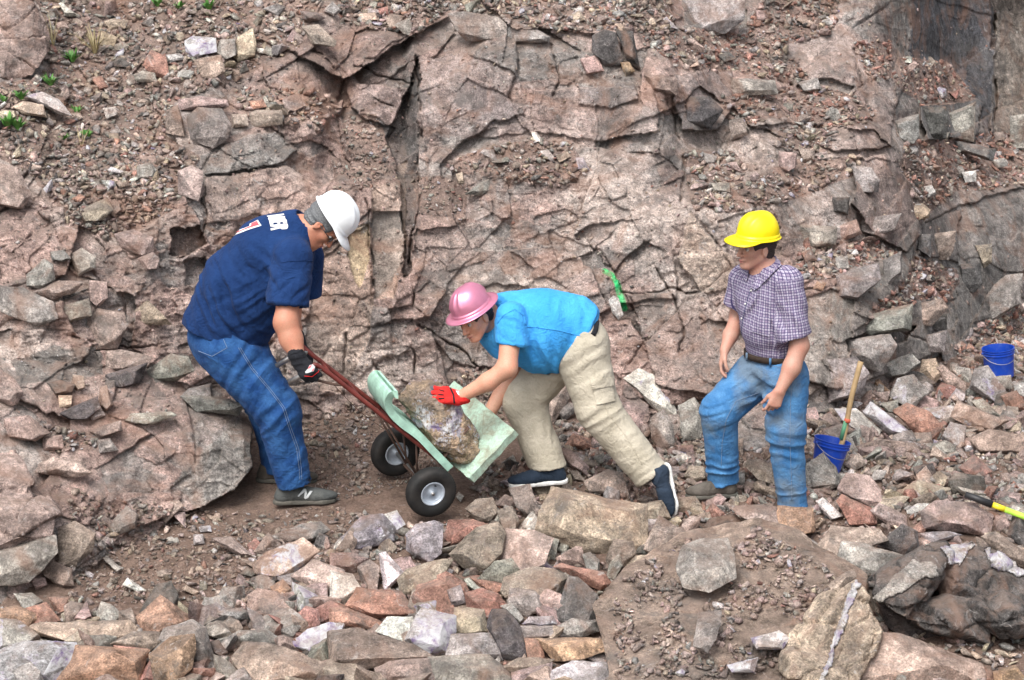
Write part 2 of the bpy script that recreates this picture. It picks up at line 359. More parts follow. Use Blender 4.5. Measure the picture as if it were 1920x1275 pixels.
# hand-set facets: polygon, push (+ away), tilt down the face, colour
F_ = [
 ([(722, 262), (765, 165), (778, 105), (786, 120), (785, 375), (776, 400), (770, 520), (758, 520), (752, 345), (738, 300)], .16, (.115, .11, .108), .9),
 ([(385, 330), (395, 292), (452, 256), (520, 248), (556, 282), (530, 308), (430, 322)], -.03, (.21, .205, .195), .9),
 ([(385, 335), (535, 312), (600, 345), (590, 400), (480, 405), (385, 420)], -.02, (.36, .27, .235), .7),
 ([(640, 130), (690, 160), (765, 165), (735, 235), (700, 232), (660, 205)], -.06, (.27, .20, .185), .7),
 ([(640, 205), (690, 215), (745, 240), (728, 262), (690, 235), (640, 232)], .07, (.13, .125, .125), .9),
 ([(790, 120), (860, 95), (960, 130), (1000, 200), (1000, 245), (890, 262), (790, 240)], .02, (.30, .245, .23), .8),
 ([(870, 150), (950, 180), (985, 215), (900, 230), (850, 200)], 0, (.235, .20, .195), .7),
 ([(785, 300), (850, 310), (850, 390), (790, 395)], 0, (.36, .34, .32), .7),
 ([(1000, 170), (1130, 160), (1230, 170), (1235, 250), (1130, 262), (1000, 245)], -.03, (.29, .225, .205), .7),
 ([(1085, 165), (1190, 155), (1200, 185), (1130, 205), (1085, 195)], 0, (.20, .18, .175), .7),
 ([(700, 330), (762, 300), (762, 470), (740, 560), (700, 560), (695, 400)], .02, (.40, .31, .25), .7),
 ([(600, 470), (690, 420), (700, 560), (690, 640), (640, 740), (600, 730), (570, 640)], 0, (.37, .28, .225), .6),
 ([(655, 425), (693, 415), (696, 480), (676, 540), (655, 500)], -.01, (.42, .36, .20), .5),
 ([(697, 400), (757, 400), (757, 470), (735, 540), (700, 560)], .03, (.20, .19, .175), .75),
 ([(780, 600), (850, 590), (960, 690), (850, 680)], 0, (.18, .17, .16), .7),
 ([(780, 430), (900, 420), (1000, 500), (960, 560), (860, 560), (770, 500)], .02, (.22, .20, .185), .55),
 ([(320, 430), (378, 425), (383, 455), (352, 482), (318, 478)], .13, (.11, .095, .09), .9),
 ([(345, 490), (385, 480), (390, 520), (345, 540)], .02, (.20, .19, .185), .8),
 ([(1265, 140), (1370, 130), (1375, 200), (1345, 245), (1280, 240), (1262, 190)], -.06, (.235, .20, .19), .8),
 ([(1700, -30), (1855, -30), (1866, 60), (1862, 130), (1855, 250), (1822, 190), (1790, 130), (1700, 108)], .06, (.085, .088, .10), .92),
 ([(1858, -30), (1960, -30), (1960, 262), (1862, 262), (1866, 100)], .35, (.33, .28, .235), .8),
 ([(1660, -30), (1712, -30), (1706, 105), (1680, 112), (1672, 60)], .05, (.25, .235, .22), .8),
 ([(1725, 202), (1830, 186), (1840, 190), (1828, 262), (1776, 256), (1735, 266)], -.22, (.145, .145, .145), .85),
 ([(1610, 300), (1660, 290), (1725, 360), (1728, 440), (1700, 470), (1640, 440), (1600, 380)], -.14, (.31, .23, .205), .7),
 ([(1722, 425), (1800, 385), (1930, 350), (1930, 520), (1850, 560), (1800, 640), (1790, 520), (1722, 478)], .05, (.21, .20, .19), .8),
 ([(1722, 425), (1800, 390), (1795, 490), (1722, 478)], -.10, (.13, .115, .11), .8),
 ([(1560, 540), (1640, 500), (1700, 440), (1722, 400), (1718, 500), (1640, 580), (1600, 640), (1560, 640)], -.05, (.22, .21, .195), .85),
 ([(1500, 560), (1560, 540), (1600, 560), (1590, 690), (1500, 760), (1495, 620)], 0, (.24, .225, .205), .85),
 ([(1600, 620), (1700, 570), (1790, 530), (1800, 560), (1780, 660), (1700, 690), (1640, 720), (1590, 690)], 0, (.225, .21, .195), .8),
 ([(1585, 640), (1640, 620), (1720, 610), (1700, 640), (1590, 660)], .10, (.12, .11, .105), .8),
 ([(1180, 550), (1320, 545), (1360, 600), (1400, 700), (1330, 740), (1230, 720)], -.04, (.24, .205, .185), .6),
 ([(1290, 400), (1370, 480), (1390, 540), (1310, 545), (1270, 480)], -.05, (.33, .26, .205), .7),
 ([(1370, 250), (1450, 230), (1640, 245), (1690, 300), (1600, 300), (1500, 290)], 0, (.30, .235, .215), .5),
 ([(1440, 400), (1540, 330), (1600, 330), (1610, 440), (1500, 465)], 0, (.29, .265, .25), .7),
 ([(1430, 60), (1580, 40), (1640, 90), (1620, 160), (1500, 150), (1470, 90)], 0, (.35, .26, .235), .6),
 ([(1490, 160), (1560, 150), (1600, 165), (1595, 180), (1500, 185)], .08, (.20, .195, .19), .7),
 ([(1270, -30), (1400, -30), (1398, 50), (1345, 64), (1285, 55)], .02, (.17, .17, .16), .85),
]
ccol = np.zeros(PX.shape + (3,))
base_a = np.array((.345, .25, .222)); base_b = np.array((.25, .23, .218)); base_c = np.array((.45, .385, .35))
hw = smooth(-.30, .42, hue + .55 * fbm(U_ * 1.3, V_ * 1.3, o=4, seed=71))[..., None]
ccol = base_a * (1 - hw) + base_b * hw
lw = smooth(.05, .5, fbm(U_ * 1.7 + 9, V_ * 2.3, o=5, seed=72))[..., None]; ccol = ccol * (1 - lw) + base_c * lw
ccol = ccol * (1 + .42 * tone[..., None])
# grey right-hand walls
gw_ = (smooth(1560, 1760, PX + 60 * fbm(U_ * 3, V_ * 3, seed=73)) * .78)[..., None]; ccol = ccol * (1 - gw_) + np.array((.185, .175, .165)) * (1 + .5 * tone[..., None]) * gw_
ex, ey = 7 * fbm(PX / 25., PY / 25., o=3, seed=81), 7 * fbm(PX / 25., PY / 25., o=3, seed=82)
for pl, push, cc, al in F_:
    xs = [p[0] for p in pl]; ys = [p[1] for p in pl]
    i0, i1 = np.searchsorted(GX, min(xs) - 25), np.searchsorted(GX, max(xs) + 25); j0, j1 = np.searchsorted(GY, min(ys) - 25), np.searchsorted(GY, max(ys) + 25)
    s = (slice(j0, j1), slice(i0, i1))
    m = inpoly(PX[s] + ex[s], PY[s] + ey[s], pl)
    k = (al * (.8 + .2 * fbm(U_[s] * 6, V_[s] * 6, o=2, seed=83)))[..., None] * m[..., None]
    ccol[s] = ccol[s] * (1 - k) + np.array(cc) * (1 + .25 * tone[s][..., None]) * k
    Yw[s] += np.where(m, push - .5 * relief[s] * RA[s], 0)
# open joints
CR = [([(779, 90), (788, 200), (786, 380), (772, 470), (768, 600), (775, 700)], 3, .12), ([(1172, 552), (1260, 545), (1330, 548)], 2.5, .09), ([(1130, 480), (1165, 530), (1172, 552), (1210, 640)], 2.5, .07),
      ([(1208, 468), (1262, 560), (1280, 625), (1268, 680)], 3, .09), ([(785, 610), (830, 640), (880, 670), (905, 695)], 3, .09), ([(700, 180), (780, 220), (765, 240)], 2.5, .08),
      ([(970, 130), (1000, 190), (1005, 245)], 3, .1), ([(1035, 90), (1050, 150), (1035, 200)], 3, .09), ([(1240, 160), (1262, 230), (1290, 300), (1280, 380)], 4, .12),
      ([(1600, 95), (1620, 160), (1600, 180)], 3, .08), ([(1675, 30), (1680, 150)], 3, .1), ([(1862, 0), (1868, 120), (1858, 260)], 4, .2), ([(1720, 350), (1728, 430), (1715, 520), (1640, 600)], 4, .14),
      ([(1745, 440), (1746, 480)], 2, .08), ([(1690, 620), (1750, 640), (1760, 680)], 3, .08), ([(1640, 640), (1700, 600), (1790, 560)], 3, .1), ([(1500, 545), (1560, 540), (1640, 500)], 3, .1),
      ([(625, 560), (650, 640), (640, 740)], 3, .08), ([(690, 330), (700, 560), (690, 640), (720, 740)], 2.5, .06), ([(380, 320), (385, 420), (360, 480)], 3, .1), ([(0, 725), (120, 700), (300, 730), (470, 720)], 3, .06),
      ([(130, 640), (300, 650), (340, 700)], 3, .08), ([(1320, 545), (1370, 620), (1420, 640)], 3, .08), ([(900, 270), (960, 300), (1040, 400), (1130, 480)], 2, .05), ([(560, 90), (640, 120), (770, 160)], 3, .1)]
jx = 14 * fbm(PX / 45., PY / 45., o=4, seed=85); jy = 14 * fbm(PX / 45., PY / 45., o=4, seed=86); cg = smooth(-.25, .15, fbm(PX / 40., PY / 40., o=2, seed=87))
for pts, w_, d_ in CR:
    sd_ = seg_dist(PX + jx, PY + jy, pts); g = np.exp(-(sd_ / (w_ * .62)) ** 2) * cg; Yw += d_ * .6 * g; ccol *= (1 - .25 * g[..., None])
# left outcrop surface
Yo = Yc - .0 + relief * .75
oc = tps([(-900, 1200, -2.2), (-900, 600, -.3), (0, 1150, -1.45), (0, 1000, -1.05), (0, 850, -.6), (0, 700, -.1), (120, 1080, -1.1), (120, 950, -.7), (120, 800, -.25), (260, 985, -.55), (260, 880, -.28), (260, 760, .05), (360, 958, -.36), (360, 880, -.22), (360, 790, .0), (360, 740, .3),
    (465, 900, -.12), (465, 800, .08), (465, 780, .25), (700, 850, .1), (700, 700, .9), (700, 1200, -.8), (-300, 1200, -1.9), (100, 600, .5), (400, 640, .8)])
Yo = oc + relief * .55 + .05 * fbm(U_ * 4, V_ * 4, o=3, seed=45)
OUT_ = mo & (Yo < Yw)
Yw = np.where(OUT_, Yo, Yw)
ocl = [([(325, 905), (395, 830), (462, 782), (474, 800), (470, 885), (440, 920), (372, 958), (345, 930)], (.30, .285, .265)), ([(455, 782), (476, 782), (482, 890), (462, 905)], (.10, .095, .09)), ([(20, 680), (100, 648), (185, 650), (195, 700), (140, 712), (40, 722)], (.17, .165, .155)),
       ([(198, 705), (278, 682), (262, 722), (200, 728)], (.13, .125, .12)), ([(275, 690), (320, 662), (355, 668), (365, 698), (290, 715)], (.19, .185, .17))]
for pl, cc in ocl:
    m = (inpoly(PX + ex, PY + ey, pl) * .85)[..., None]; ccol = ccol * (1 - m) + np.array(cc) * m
# ground where it lies nearer than the rock
ISG = Yg < Yw
hum = .03 * fbm(U_ * 2.6, V_ * 5, o=4, seed=51) + .010 * fbm(U_ * 14, V_ * 20, o=3, seed=52)
TY = np.where(ISG, Yg + hum, Yw)
# beyond the frame bottom run the ground under the camera
dirt = np.array((.255, .185, .148)); dirt2 = np.array((.205, .14, .112)); gcl = (.5 + .5 * fbm(U_ * 1.5, V_ * 3, o=4, seed=53))[..., None]
gcol = dirt * gcl + dirt2 * (1 - gcl)
gr_d = np.array((.25, .18, .155)) * (1 + .35 * fbm(U_ * 5, V_ * 5, o=3, seed=54))[..., None]
tl_ = smooth(700, 300, PX)[..., None] * smooth(450, 200, PY)[..., None]
gr_d = gr_d * (1 - tl_ * .3) + np.array((.17, .135, .115)) * tl_ * .3
ccol = np.where(GMASK[..., None], gr_d, ccol)
ccol = np.where(ISG[..., None], gcol, ccol)
# sprayed marking stroke
gs = np.minimum(seg_dist(PX + .3 * jx, PY, [(1133, 508), (1148, 516), (1160, 536)]), seg_dist(PX + .3 * jx, PY, [(1158, 530), (1166, 560), (1169, 578)]) - 1.2)
gm = (smooth(5.5, 3.5, gs) * (.75 + .25 * smooth(-.3, .2, vnoise(PX / 3., PY / 5., seed=9))))[..., None]; ccol = ccol * (1 - gm) + np.array((.02, .62, .20)) * gm
ccol = np.clip(ccol, .03, .7)
TV = W(PX, PY, TY)
def surf(px, py):
    """depth Y of the terrain seen at a photo pixel"""
    i = int(np.clip(np.searchsorted(GX, px), 0, len(GX) - 1)); j = int(np.clip(np.searchsorted(GY, py), 0, len(GY) - 1)); return float(TY[j, i])
nr, nc = PX.shape
idx = np.arange(nr * nc).reshape(nr, nc)
Q = np.stack([idx[:-1, :-1], idx[1:, :-1], idx[1:, 1:], idx[:-1, 1:]], -1).reshape(-1, 4)
gq = ISG[:-1, :-1].ravel()
alpha0 = np.concatenate([ccol, np.zeros(PX.shape + (1,))], -1).reshape(-1, 4)
quart = smooth(.42, .6, fbm(U_ * 2.1, V_ * 2.1, o=4, seed=95)) * .25; alpha0[:, 3] = quart.ravel()
def submesh(name, mask, mat, **kw):
    f = Q[mask]; u, inv = np.unique(f, return_inverse=True)
    return link(name, mesh_np(name, TV.reshape(-1, 3)[u], inv.reshape(-1, 4), [mat], False, alpha0[u]), None, **kw)
GM_F = GMASK[:-1, :-1].ravel() | gq
submesh("cliff", ~gq, M_TERR, kind="structure", label="broken pink and grey quarry rock face with gravel ledges")
submesh("ground", gq, M_DIRT, kind="structure", label="brown gravelly quarry floor")
# ------------------------------------------------------------------ rocks
C_ = {'P': (.37, .285, .255), 'G': (.31, .292, .27), 'T': (.42, .345, .27), 'W': (.56, .53, .50), 'D': (.105, .098, .095), 'R': (.33, .185, .15), 'B': (.295, .24, .205), 'O': (.37, .245, .17), 'V': (.36, .33, .34), 'S': (.30, .222, .18)}
CN = {'P': 'pinkish', 'G': 'grey', 'T': 'tan', 'W': 'whitish', 'D': 'dark', 'R': 'reddish', 'B': 'brown', 'O': 'orange brown', 'V': 'violet and white', 'S': 'dusty brown'}
rng = random.Random(5)
def hull(pts):
    bm = bmesh.new()
    for p in pts: bm.verts.new(Vector(p))
    r = bmesh.ops.convex_hull(bm, input=bm.verts)
    junk = [v for v in bm.verts if not v.link_faces]
    bmesh.ops.delete(bm, geom=junk, context='VERTS'); return bm
def rough_rock(bm, size, res, seed, amp=.035):
    """chip the edges, refine and roughen a convex block"""
    bmesh.ops.dissolve_limit(bm, angle_limit=math.radians(7), verts=bm.verts, edges=bm.edges)
    bmesh.ops.bevel(bm, geom=list(bm.edges), offset=size * .009, segments=1, affect='EDGES', clamp_overlap=True)
    bmesh.ops.triangulate(bm, faces=bm.faces)
    for it in range(6):
        L = [e for e in bm.edges if e.calc_length() > res]
        if not L or len(bm.faces) > 9000: break
        bmesh.ops.subdivide_edges(bm, edges=L, cuts=1, use_grid_fill=False)
        bmesh.ops.triangulate(bm, faces=[f for f in bm.faces if len(f.verts) > 3])
    bm.normal_update()
    co = np.array([v.co for v in bm.verts]); no = np.array([v.normal for v in bm.verts])
    q = co / size * 2.2; dd = 1
    d = amp * size * (.25 + fbm(q[:, 0], q[:, 1], q[:, 2], o=5, seed=seed, g=.62) * 1.4 - .7 * np.abs(fbm(q[:, 0] * 2, q[:, 1] * 2.6, q[:, 2] * 4, o=4, seed=seed + 9)))
    st = np.floor(vnoise(q[:, 0] * 1.6, q[:, 1] * 1.6, q[:, 2] * 1.6, seed + 3) * 4) / 4; d = d + amp * size * .55 * st   # broken steps
    co = co + no * d[:, None]
    for v, c in zip(bm.verts, co): v.co = c
def finish_rock(name, bm, mat, loc, col=None, q=0.0):
    me = bpy.data.meshes.new(name); bm.to_mesh(me); bm.free(); me.materials.append(mat)
    me.polygons.foreach_set("use_smooth", [True] * len(me.polygons))
    try: me.set_sharp_from_angle(angle=math.radians(30))
    except Exception: pass
    o = bpy.data.objects.new(name, me); COL.objects.link(o); o.location = loc
    if col is not None: o.color = (*col, q)
    return o
ROCKS = []      # (object, cx, cy, w, h, colour key)

MIDX, MIDY = 0, 0
_rc = [0]
def shade(c, r): k = r.uniform(.84, 1.18); return tuple(min(.8, x * k * r.uniform(.95, 1.05)) for x in c)
def outline_rock(px, key, q=0.0, bed=False, lift=0.0, deep=1.0, front=None, Y0=None, lean=.55, bulge=.28, mark=None, on=None):
    """px: outline in photo pixels. The stone stands where its lowest point meets the terrain."""
    _rc[0] += 1; r = random.Random(_rc[0] * 7 + 1)
    xs = [p[0] for p in px]; ys = [p[1] for p in px]; x0, x1, y0, y1 = min(xs), max(xs), min(ys), max(ys); cx, cy = sum(xs) / len(xs), sum(ys) / len(ys)
    if not bed: px = [(cx + (x - cx) * 1.06, cy + (y - cy) * 1.06) for x, y in px]
    w, h = x1 - x0, y1 - y0; s = math.sqrt(w * h) / 315.
    yb = min(y1, 1275)
    if on: Y0 = slab_Y(cx, y1 - 4) - .13; lean = 1.0; bulge = .35
    if Y0 is None:
        Y0 = min(surf(cx, yb), surf(x0 + .25 * w, yb), surf(x1 - .25 * w, yb)) if not bed else min(surf(cx, cy), surf(cx, yb), surf(x0 + .2 * w, cy), surf(x1 - .2 * w, cy)) - .02
        Y0 += lift
        if y1 > 1275: Y0 -= (y1 - 1275) / 315. * .9
    pts = []
    sl = lean if not bed else .35
    for x, y in px:
        Y = Y0 + sl * (y1 - y) / 315. + r.uniform(-.05, .05) * s
        pts.append(W(x, y, Y))
        kx = .75 if not bed else .9
        pts.append(W(cx + (x - cx) * kx, cy + (y - cy) * kx - .0 * h, Y + deep * max(.35 * s, .05)))
    if front is None:
        # a broken face of its own tilt, smaller than the outline and off centre
        ox, oy = r.uniform(-.16, .16) * w, r.uniform(-.12, .2) * h; kk = r.uniform(.45, .72); tx, ty = r.uniform(-.5, .5), r.uniform(-.3, .6); front = []
        for x, y in (px[::2] if len(px) > 5 else px):
            qx, qy = (x - cx) * kk + ox, (y - cy) * kk + oy
            front.append((cx + qx, cy + qy, max(.1, .75 + tx * qx / w * 2 + ty * qy / h * 2)))
    for x, y, f in front:
        pts.append(W(x, y, Y0 + sl * (y1 - y) / 315. - bulge * f * min(s, .5)))
    pts = np.array(pts); c = pts.mean(0)
    bm = hull(pts - c); rough_rock(bm, max(s, .05), min(max(s / 14, .011), .03), _rc[0], .026)
    if bed:
        for v in bm.verts: v.co += Vector(c)
        me = bpy.data.meshes.new("t"); bm.to_mesh(me); bm.free()
        V = np.array([v.co for v in me.vertices]); F = np.array([list(p.vertices) for p in me.polygons]); bpy.data.meshes.remove(me)
        BED.append((V, F, np.tile(np.r_[shade(C_[key], r), q], (len(V), 1)))); return
    o = finish_rock("rock" if max(w, h) < 150 else "boulder", bm, M_ROCK, c, shade(C_[key], r), q)
    ROCKS.append((o, cx, cy, w, h, key, px))
    if mark: SLAB[0] = BVHTree.FromPolygons([v.co + Vector(c) for v in o.data.vertices], [p.vertices[:] for p in o.data.polygons])
    return o
BED = []; SLAB = [None]
def slab_Y(x, y):
    h = SLAB[0].ray_cast(Vector(CAM), Vector(W(x, y, 0) - CAM).normalized()); return h[0].y if h[0] is not None else surf(x, y)
def many(ox, oy, s, L, **kw):
    for e in L:
        k2 = dict(kw)
        if len(e) > 3: k2.update(e[3])
        outline_rock(Z(ox, oy, s, e[0]), e[1], e[2] if len(e) > 2 else 0.0, **k2)
def compound(pieces, key, q, seed, vox=.012, amp=.02, parts=()):
    """one boulder of several broken blocks: pieces = (outline px, Y0, lean, bulge, deep)"""
    bm = bmesh.new(); r = random.Random(seed); allp = []
    for ol, Y0, lean, bulge, deep in pieces:
        xs = [p[0] for p in ol]; ys = [p[1] for p in ol]; y1 = max(ys); cx, cy = sum(xs) / len(xs), sum(ys) / len(ys); pts = []
        for x, y in ol:
            Y = Y0 + lean * (y1 - y) / 315. + r.uniform(-.02, .02); pts += [W(x, y, Y), W(cx + (x - cx) * .85, cy + (y - cy) * .85, Y + deep)]
        for x, y in ol[::2]:
            k = r.uniform(.35, .6); pts.append(W(cx + (x - cx) * k, cy + (y - cy) * k, Y0 + lean * (y1 - cy - (y - cy) * k) / 315. - bulge * r.uniform(.5, 1.1)))
        h = hull(np.array(pts)); me = bpy.data.meshes.new("t"); h.to_mesh(me); h.free(); bm.from_mesh(me); bpy.data.meshes.remove(me); allp += ol
    me = bpy.data.meshes.new("t"); bm.to_mesh(me); bm.free(); o = bpy.data.objects.new("t", me); COL.objects.link(o)
    md = o.modifiers.new("v", 'REMESH'); md.mode = 'VOXEL'; md.voxel_size = vox
    dg = bpy.context.evaluated_depsgraph_get(); dg.update(); ev = o.evaluated_get(dg).to_mesh()
    V = np.empty(len(ev.vertices) * 3, np.float32); ev.vertices.foreach_get("co", V); V = V.reshape(-1, 3).astype(float)
    Nn = np.empty(len(ev.vertices) * 3, np.float32); ev.vertices.foreach_get("normal", Nn); Nn = Nn.reshape(-1, 3)
    F = np.array([list(p.vertices) for p in ev.polygons]); o.evaluated_get(dg).to_mesh_clear(); bpy.data.objects.remove(o)
    a, b2 = V[:, 0] * 2.1 + V[:, 2] * 1.4, V[:, 2] * 4.5 - V[:, 0]
    x_, d1, d2, bd = vor(a * 1.7 + .3 * fbm(V[:, 0] * 5, V[:, 1] * 5, V[:, 2] * 5, 3, seed), b2 * 1.3 + V[:, 1], seed=seed)
    V = V + Nn * (amp * (1.6 * (x_[0] - .5) + .9 * (x_[1] - .5) * d1 + fbm(V[:, 0] * 7, V[:, 1] * 7, V[:, 2] * 7, 5, seed, .6) - .8 * np.exp(-bd / .05)))[:, None]
    c = V.mean(0); me = mesh_np("boulder", V - c, F, [M_ROCK], True); o = bpy.data.objects.new("boulder", me); COL.objects.link(o); o.location = c; o.color = (*C_[key], q)
    try: me.set_sharp_from_angle(angle=math.radians(40))
    except Exception: pass
    xs = [p[0] for p in allp]; ys = [p[1] for p in allp]; cx, cy = (min(xs) + max(xs)) / 2, (min(ys) + max(ys)) / 2
    ROCKS.append((o, cx, cy, max(xs) - min(xs), max(ys) - min(ys), key, None))
    tree = BVHTree.FromPolygons([Vector(v) for v in V], F.tolist())
    for nm, ol, ck, qq in parts:                       # crusts and veins that sit on the boulder's own surface
        xs = [p[0] for p in ol]; ys = [p[1] for p in ol]; cx, cy = sum(xs) / len(xs), sum(ys) / len(ys); pv = []; gx = np.arange(min(xs) - 8, max(xs) + 8, 2.2); gy = np.arange(min(ys) - 8, max(ys) + 8, 2.2); XX, YY = np.meshgrid(gx, gy)
        wob = 9 * fbm(XX / 14, YY / 14, o=4, seed=seed + 3); m = inpoly(XX + wob, YY - wob, ol); idm = {}; bmm = bmesh.new()
        for j in range(len(gy)):
            for i in range(len(gx)):
                if m[j, i]:
                    h = tree.ray_cast(Vector(CAM), Vector(W(XX[j, i], YY[j, i], 0) - CAM).normalized())
                    if h[0] is not None: idm[(j, i)] = bmm.verts.new(h[0] + h[1] * (.003 + .003 * float(_h(i, j, 3, seed))) - Vector(c))
        lab = {}
        for k0 in idm:                                 # keep only the largest connected patch
            if k0 in lab: continue
            st = [k0]; lab[k0] = k0
            while st:
                j, i = st.pop()
                for k1 in ((j + 1, i), (j - 1, i), (j, i + 1), (j, i - 1)):
                    if k1 in idm and k1 not in lab and (idm[k1].co - idm[(j, i)].co).length < .07: lab[k1] = k0; st.append(k1)
        cnt = {}
        for k1 in lab.values(): cnt[k1] = cnt.get(k1, 0) + 1
        best = max(cnt, key=cnt.get); bad = [v for k, v in idm.items() if lab[k] != best]; idm = {k: v for k, v in idm.items() if lab[k] == best}; bmesh.ops.delete(bmm, geom=bad, context='VERTS')
        for (j, i), v in idm.items():
            q4 = [idm.get(k) for k in ((j, i), (j, i + 1), (j + 1, i + 1), (j + 1, i))]
            if all(q4) and max((q4[k].co - q4[k - 1].co).length for k in range(4)) < .09: bmm.faces.new(q4)
        bmesh.ops.delete(bmm, geom=[v for v in bmm.verts if not v.link_faces], context='VERTS')
        p_ = from_bm(nm, bmm, M_ROCK, None); p_.parent = o; p_.color = (*C_[ck], qq); sm = p_.modifiers.new("thickness", 'SOLIDIFY'); sm.thickness = .010; sm.offset = -1
    return o
# big things of the foreground first (they stand on the near bank)
b = dict(bed=True)
many(0, 850, 3, [
 
 ([(330, 420), (420, 390), (540, 450), (520, 550), (430, 620), (330, 640)], 'P', 0),
 ([(240, 640), (300, 605), (400, 650), (410, 740), (340, 750), (250, 690)], 'B'), ([(170, 700), (250, 700), (265, 740), (200, 768)], 'P'),
 ([(215, 60), (300, 20), (430, 40), (520, 110), (430, 140), (300, 120), (205, 110)], 'P', 0, b),
 ([(620, 400), (710, 295), (775, 350), (760, 420), (650, 460)], 'G', .1), ([(870, 270), (960, 230), (1030, 290), (930, 390)], 'P'), ([(970, 340), (1040, 330), (1045, 420)], 'P'),
 ([(80, 790), (180, 785), (240, 830), (200, 870), (130, 870)], 'G'), ([(150, 870), (260, 840), (340, 940), (200, 955)], 'R'), ([(270, 810), (380, 815), (370, 880), (320, 900)], 'R'),
 ([(360, 860), (400, 830), (470, 850), (470, 940), (370, 950)], 'B'), ([(545, 900), (570, 835), (620, 850), (680, 900), (640, 955), (550, 955)], 'G'),
 ([(790, 890), (880, 740), (960, 720), (1000, 800), (990, 840), (890, 840)], 'D'), ([(770, 920), (900, 795), (1080, 930), (930, 990), (900, 1010), (790, 1000)], 'O'),
 ([(180, 975), (240, 955), (720, 940), (790, 1000), (700, 1050), (560, 1060), (400, 1055), (220, 1020)], 'T', .3),
 ([(0, 870), (100, 860), (200, 900), (205, 930), (150, 990), (-40, 930)], 'O'), ([(-60, 920), (100, 940), (215, 1040), (150, 1100), (-60, 1130)], 'G', .4),
 ([(-80, 1130), (140, 1060), (420, 1070), (400, 1180), (300, 1290), (-80, 1290)], 'V', .75), ([(290, 1240), (420, 1080), (620, 1100), (830, 1110), (800, 1200), (770, 1300), (290, 1300)], 'O', .05),
 ([(640, 1080), (830, 1100), (830, 1150), (700, 1165)], 'R', 0, dict(lift=-.12)), ([(600, 1080), (750, 1000), (910, 1010), (900, 1060), (840, 1110), (660, 1090)], 'B'),
 ([(905, 1050), (930, 990), (1080, 940), (1160, 980), (1190, 1110), (1215, 1225), (1120, 1240), (1080, 1110)], 'G'), ([(840, 1130), (960, 1040), (1090, 1020), (1100, 1110), (1080, 1210), (990, 1290), (880, 1290)], 'O', .3, dict(lift=-.1)),
 ([(780, 1285), (850, 1150), (905, 1160), (880, 1290)], 'R'), ([(1185, 1060), (1230, 1050), (1280, 1120), (1240, 1150), (1190, 1120)], 'D'), ([(1220, 1050), (1350, 1000), (1500, 990), (1600, 1060), (1560, 1090), (1300, 1100)], 'G'),
 ([(1310, 1150), (1370, 1060), (1540, 1070), (1700, 1130), (1840, 1190), (1880, 1300), (1400, 1300), (1330, 1200)], 'B'), ([(1640, 1070), (1730, 990), (1850, 955), (1930, 960), (1870, 1130), (1780, 1140), (1700, 1100)], 'W', .85),
 ([(1430, 620), (1500, 560), (1700, 480), (1790, 550), (1620, 700), (1560, 690), (1440, 670)], 'P', .6), ([(1640, 690), (1770, 600), (1930, 660), (1960, 790), (1880, 800), (1780, 770)], 'P'),
 ([(1400, 800), (1450, 760), (1560, 780), (1660, 860), (1650, 920), (1520, 960), (1400, 930)], 'P', .2), ([(1260, 910), (1380, 865), (1400, 930), (1300, 925)], 'P'), ([(1520, 750), (1590, 710), (1640, 760), (1620, 800), (1540, 790)], 'O'),
 ([(1640, 760), (1700, 720), (1760, 750), (1740, 790)], 'B'), ([(1650, 920), (1720, 860), (1790, 880), (1800, 960), (1740, 1010), (1650, 970)], 'R'), ([(1780, 870), (1860, 830), (1950, 860), (1950, 950), (1850, 950), (1800, 950)], 'R'),
 ([(1350, 680), (1390, 635), (1440, 680), (1420, 700)], 'D'), ([(1480, 710), (1560, 690), (1570, 720), (1500, 750)], 'D'), ([(1540, 460), (1700, 400), (1800, 385), (1850, 430), (1760, 490), (1560, 500)], 'G', .45),
 ([(1190, 480), (1300, 470), (1430, 580), (1350, 580)], 'B'), ([(1430, 960), (1500, 955), (1520, 1000), (1440, 1000)], 'T'), ([(1200, 1130), (1290, 1180), (1370, 1285), (1270, 1290), (1210, 1230)], 'G', .2),
 ([(880, 665), (920, 655), (965, 680), (930, 700), (890, 695)], 'P'), ([(1025, 760), (1050, 745), (1120, 780), (1100, 795)], 'T'), ([(690, 740), (720, 700), (820, 770), (770, 780)], 'W', .3), ([(580, 590), (600, 575), (690, 650), (660, 670)], 'G'),
 ([(1120, 415), (1180, 405), (1190, 440), (1130, 445)], 'W', .7), ([(1090, 460), (1140, 455), (1150, 505), (1090, 515)], 'G'),
])
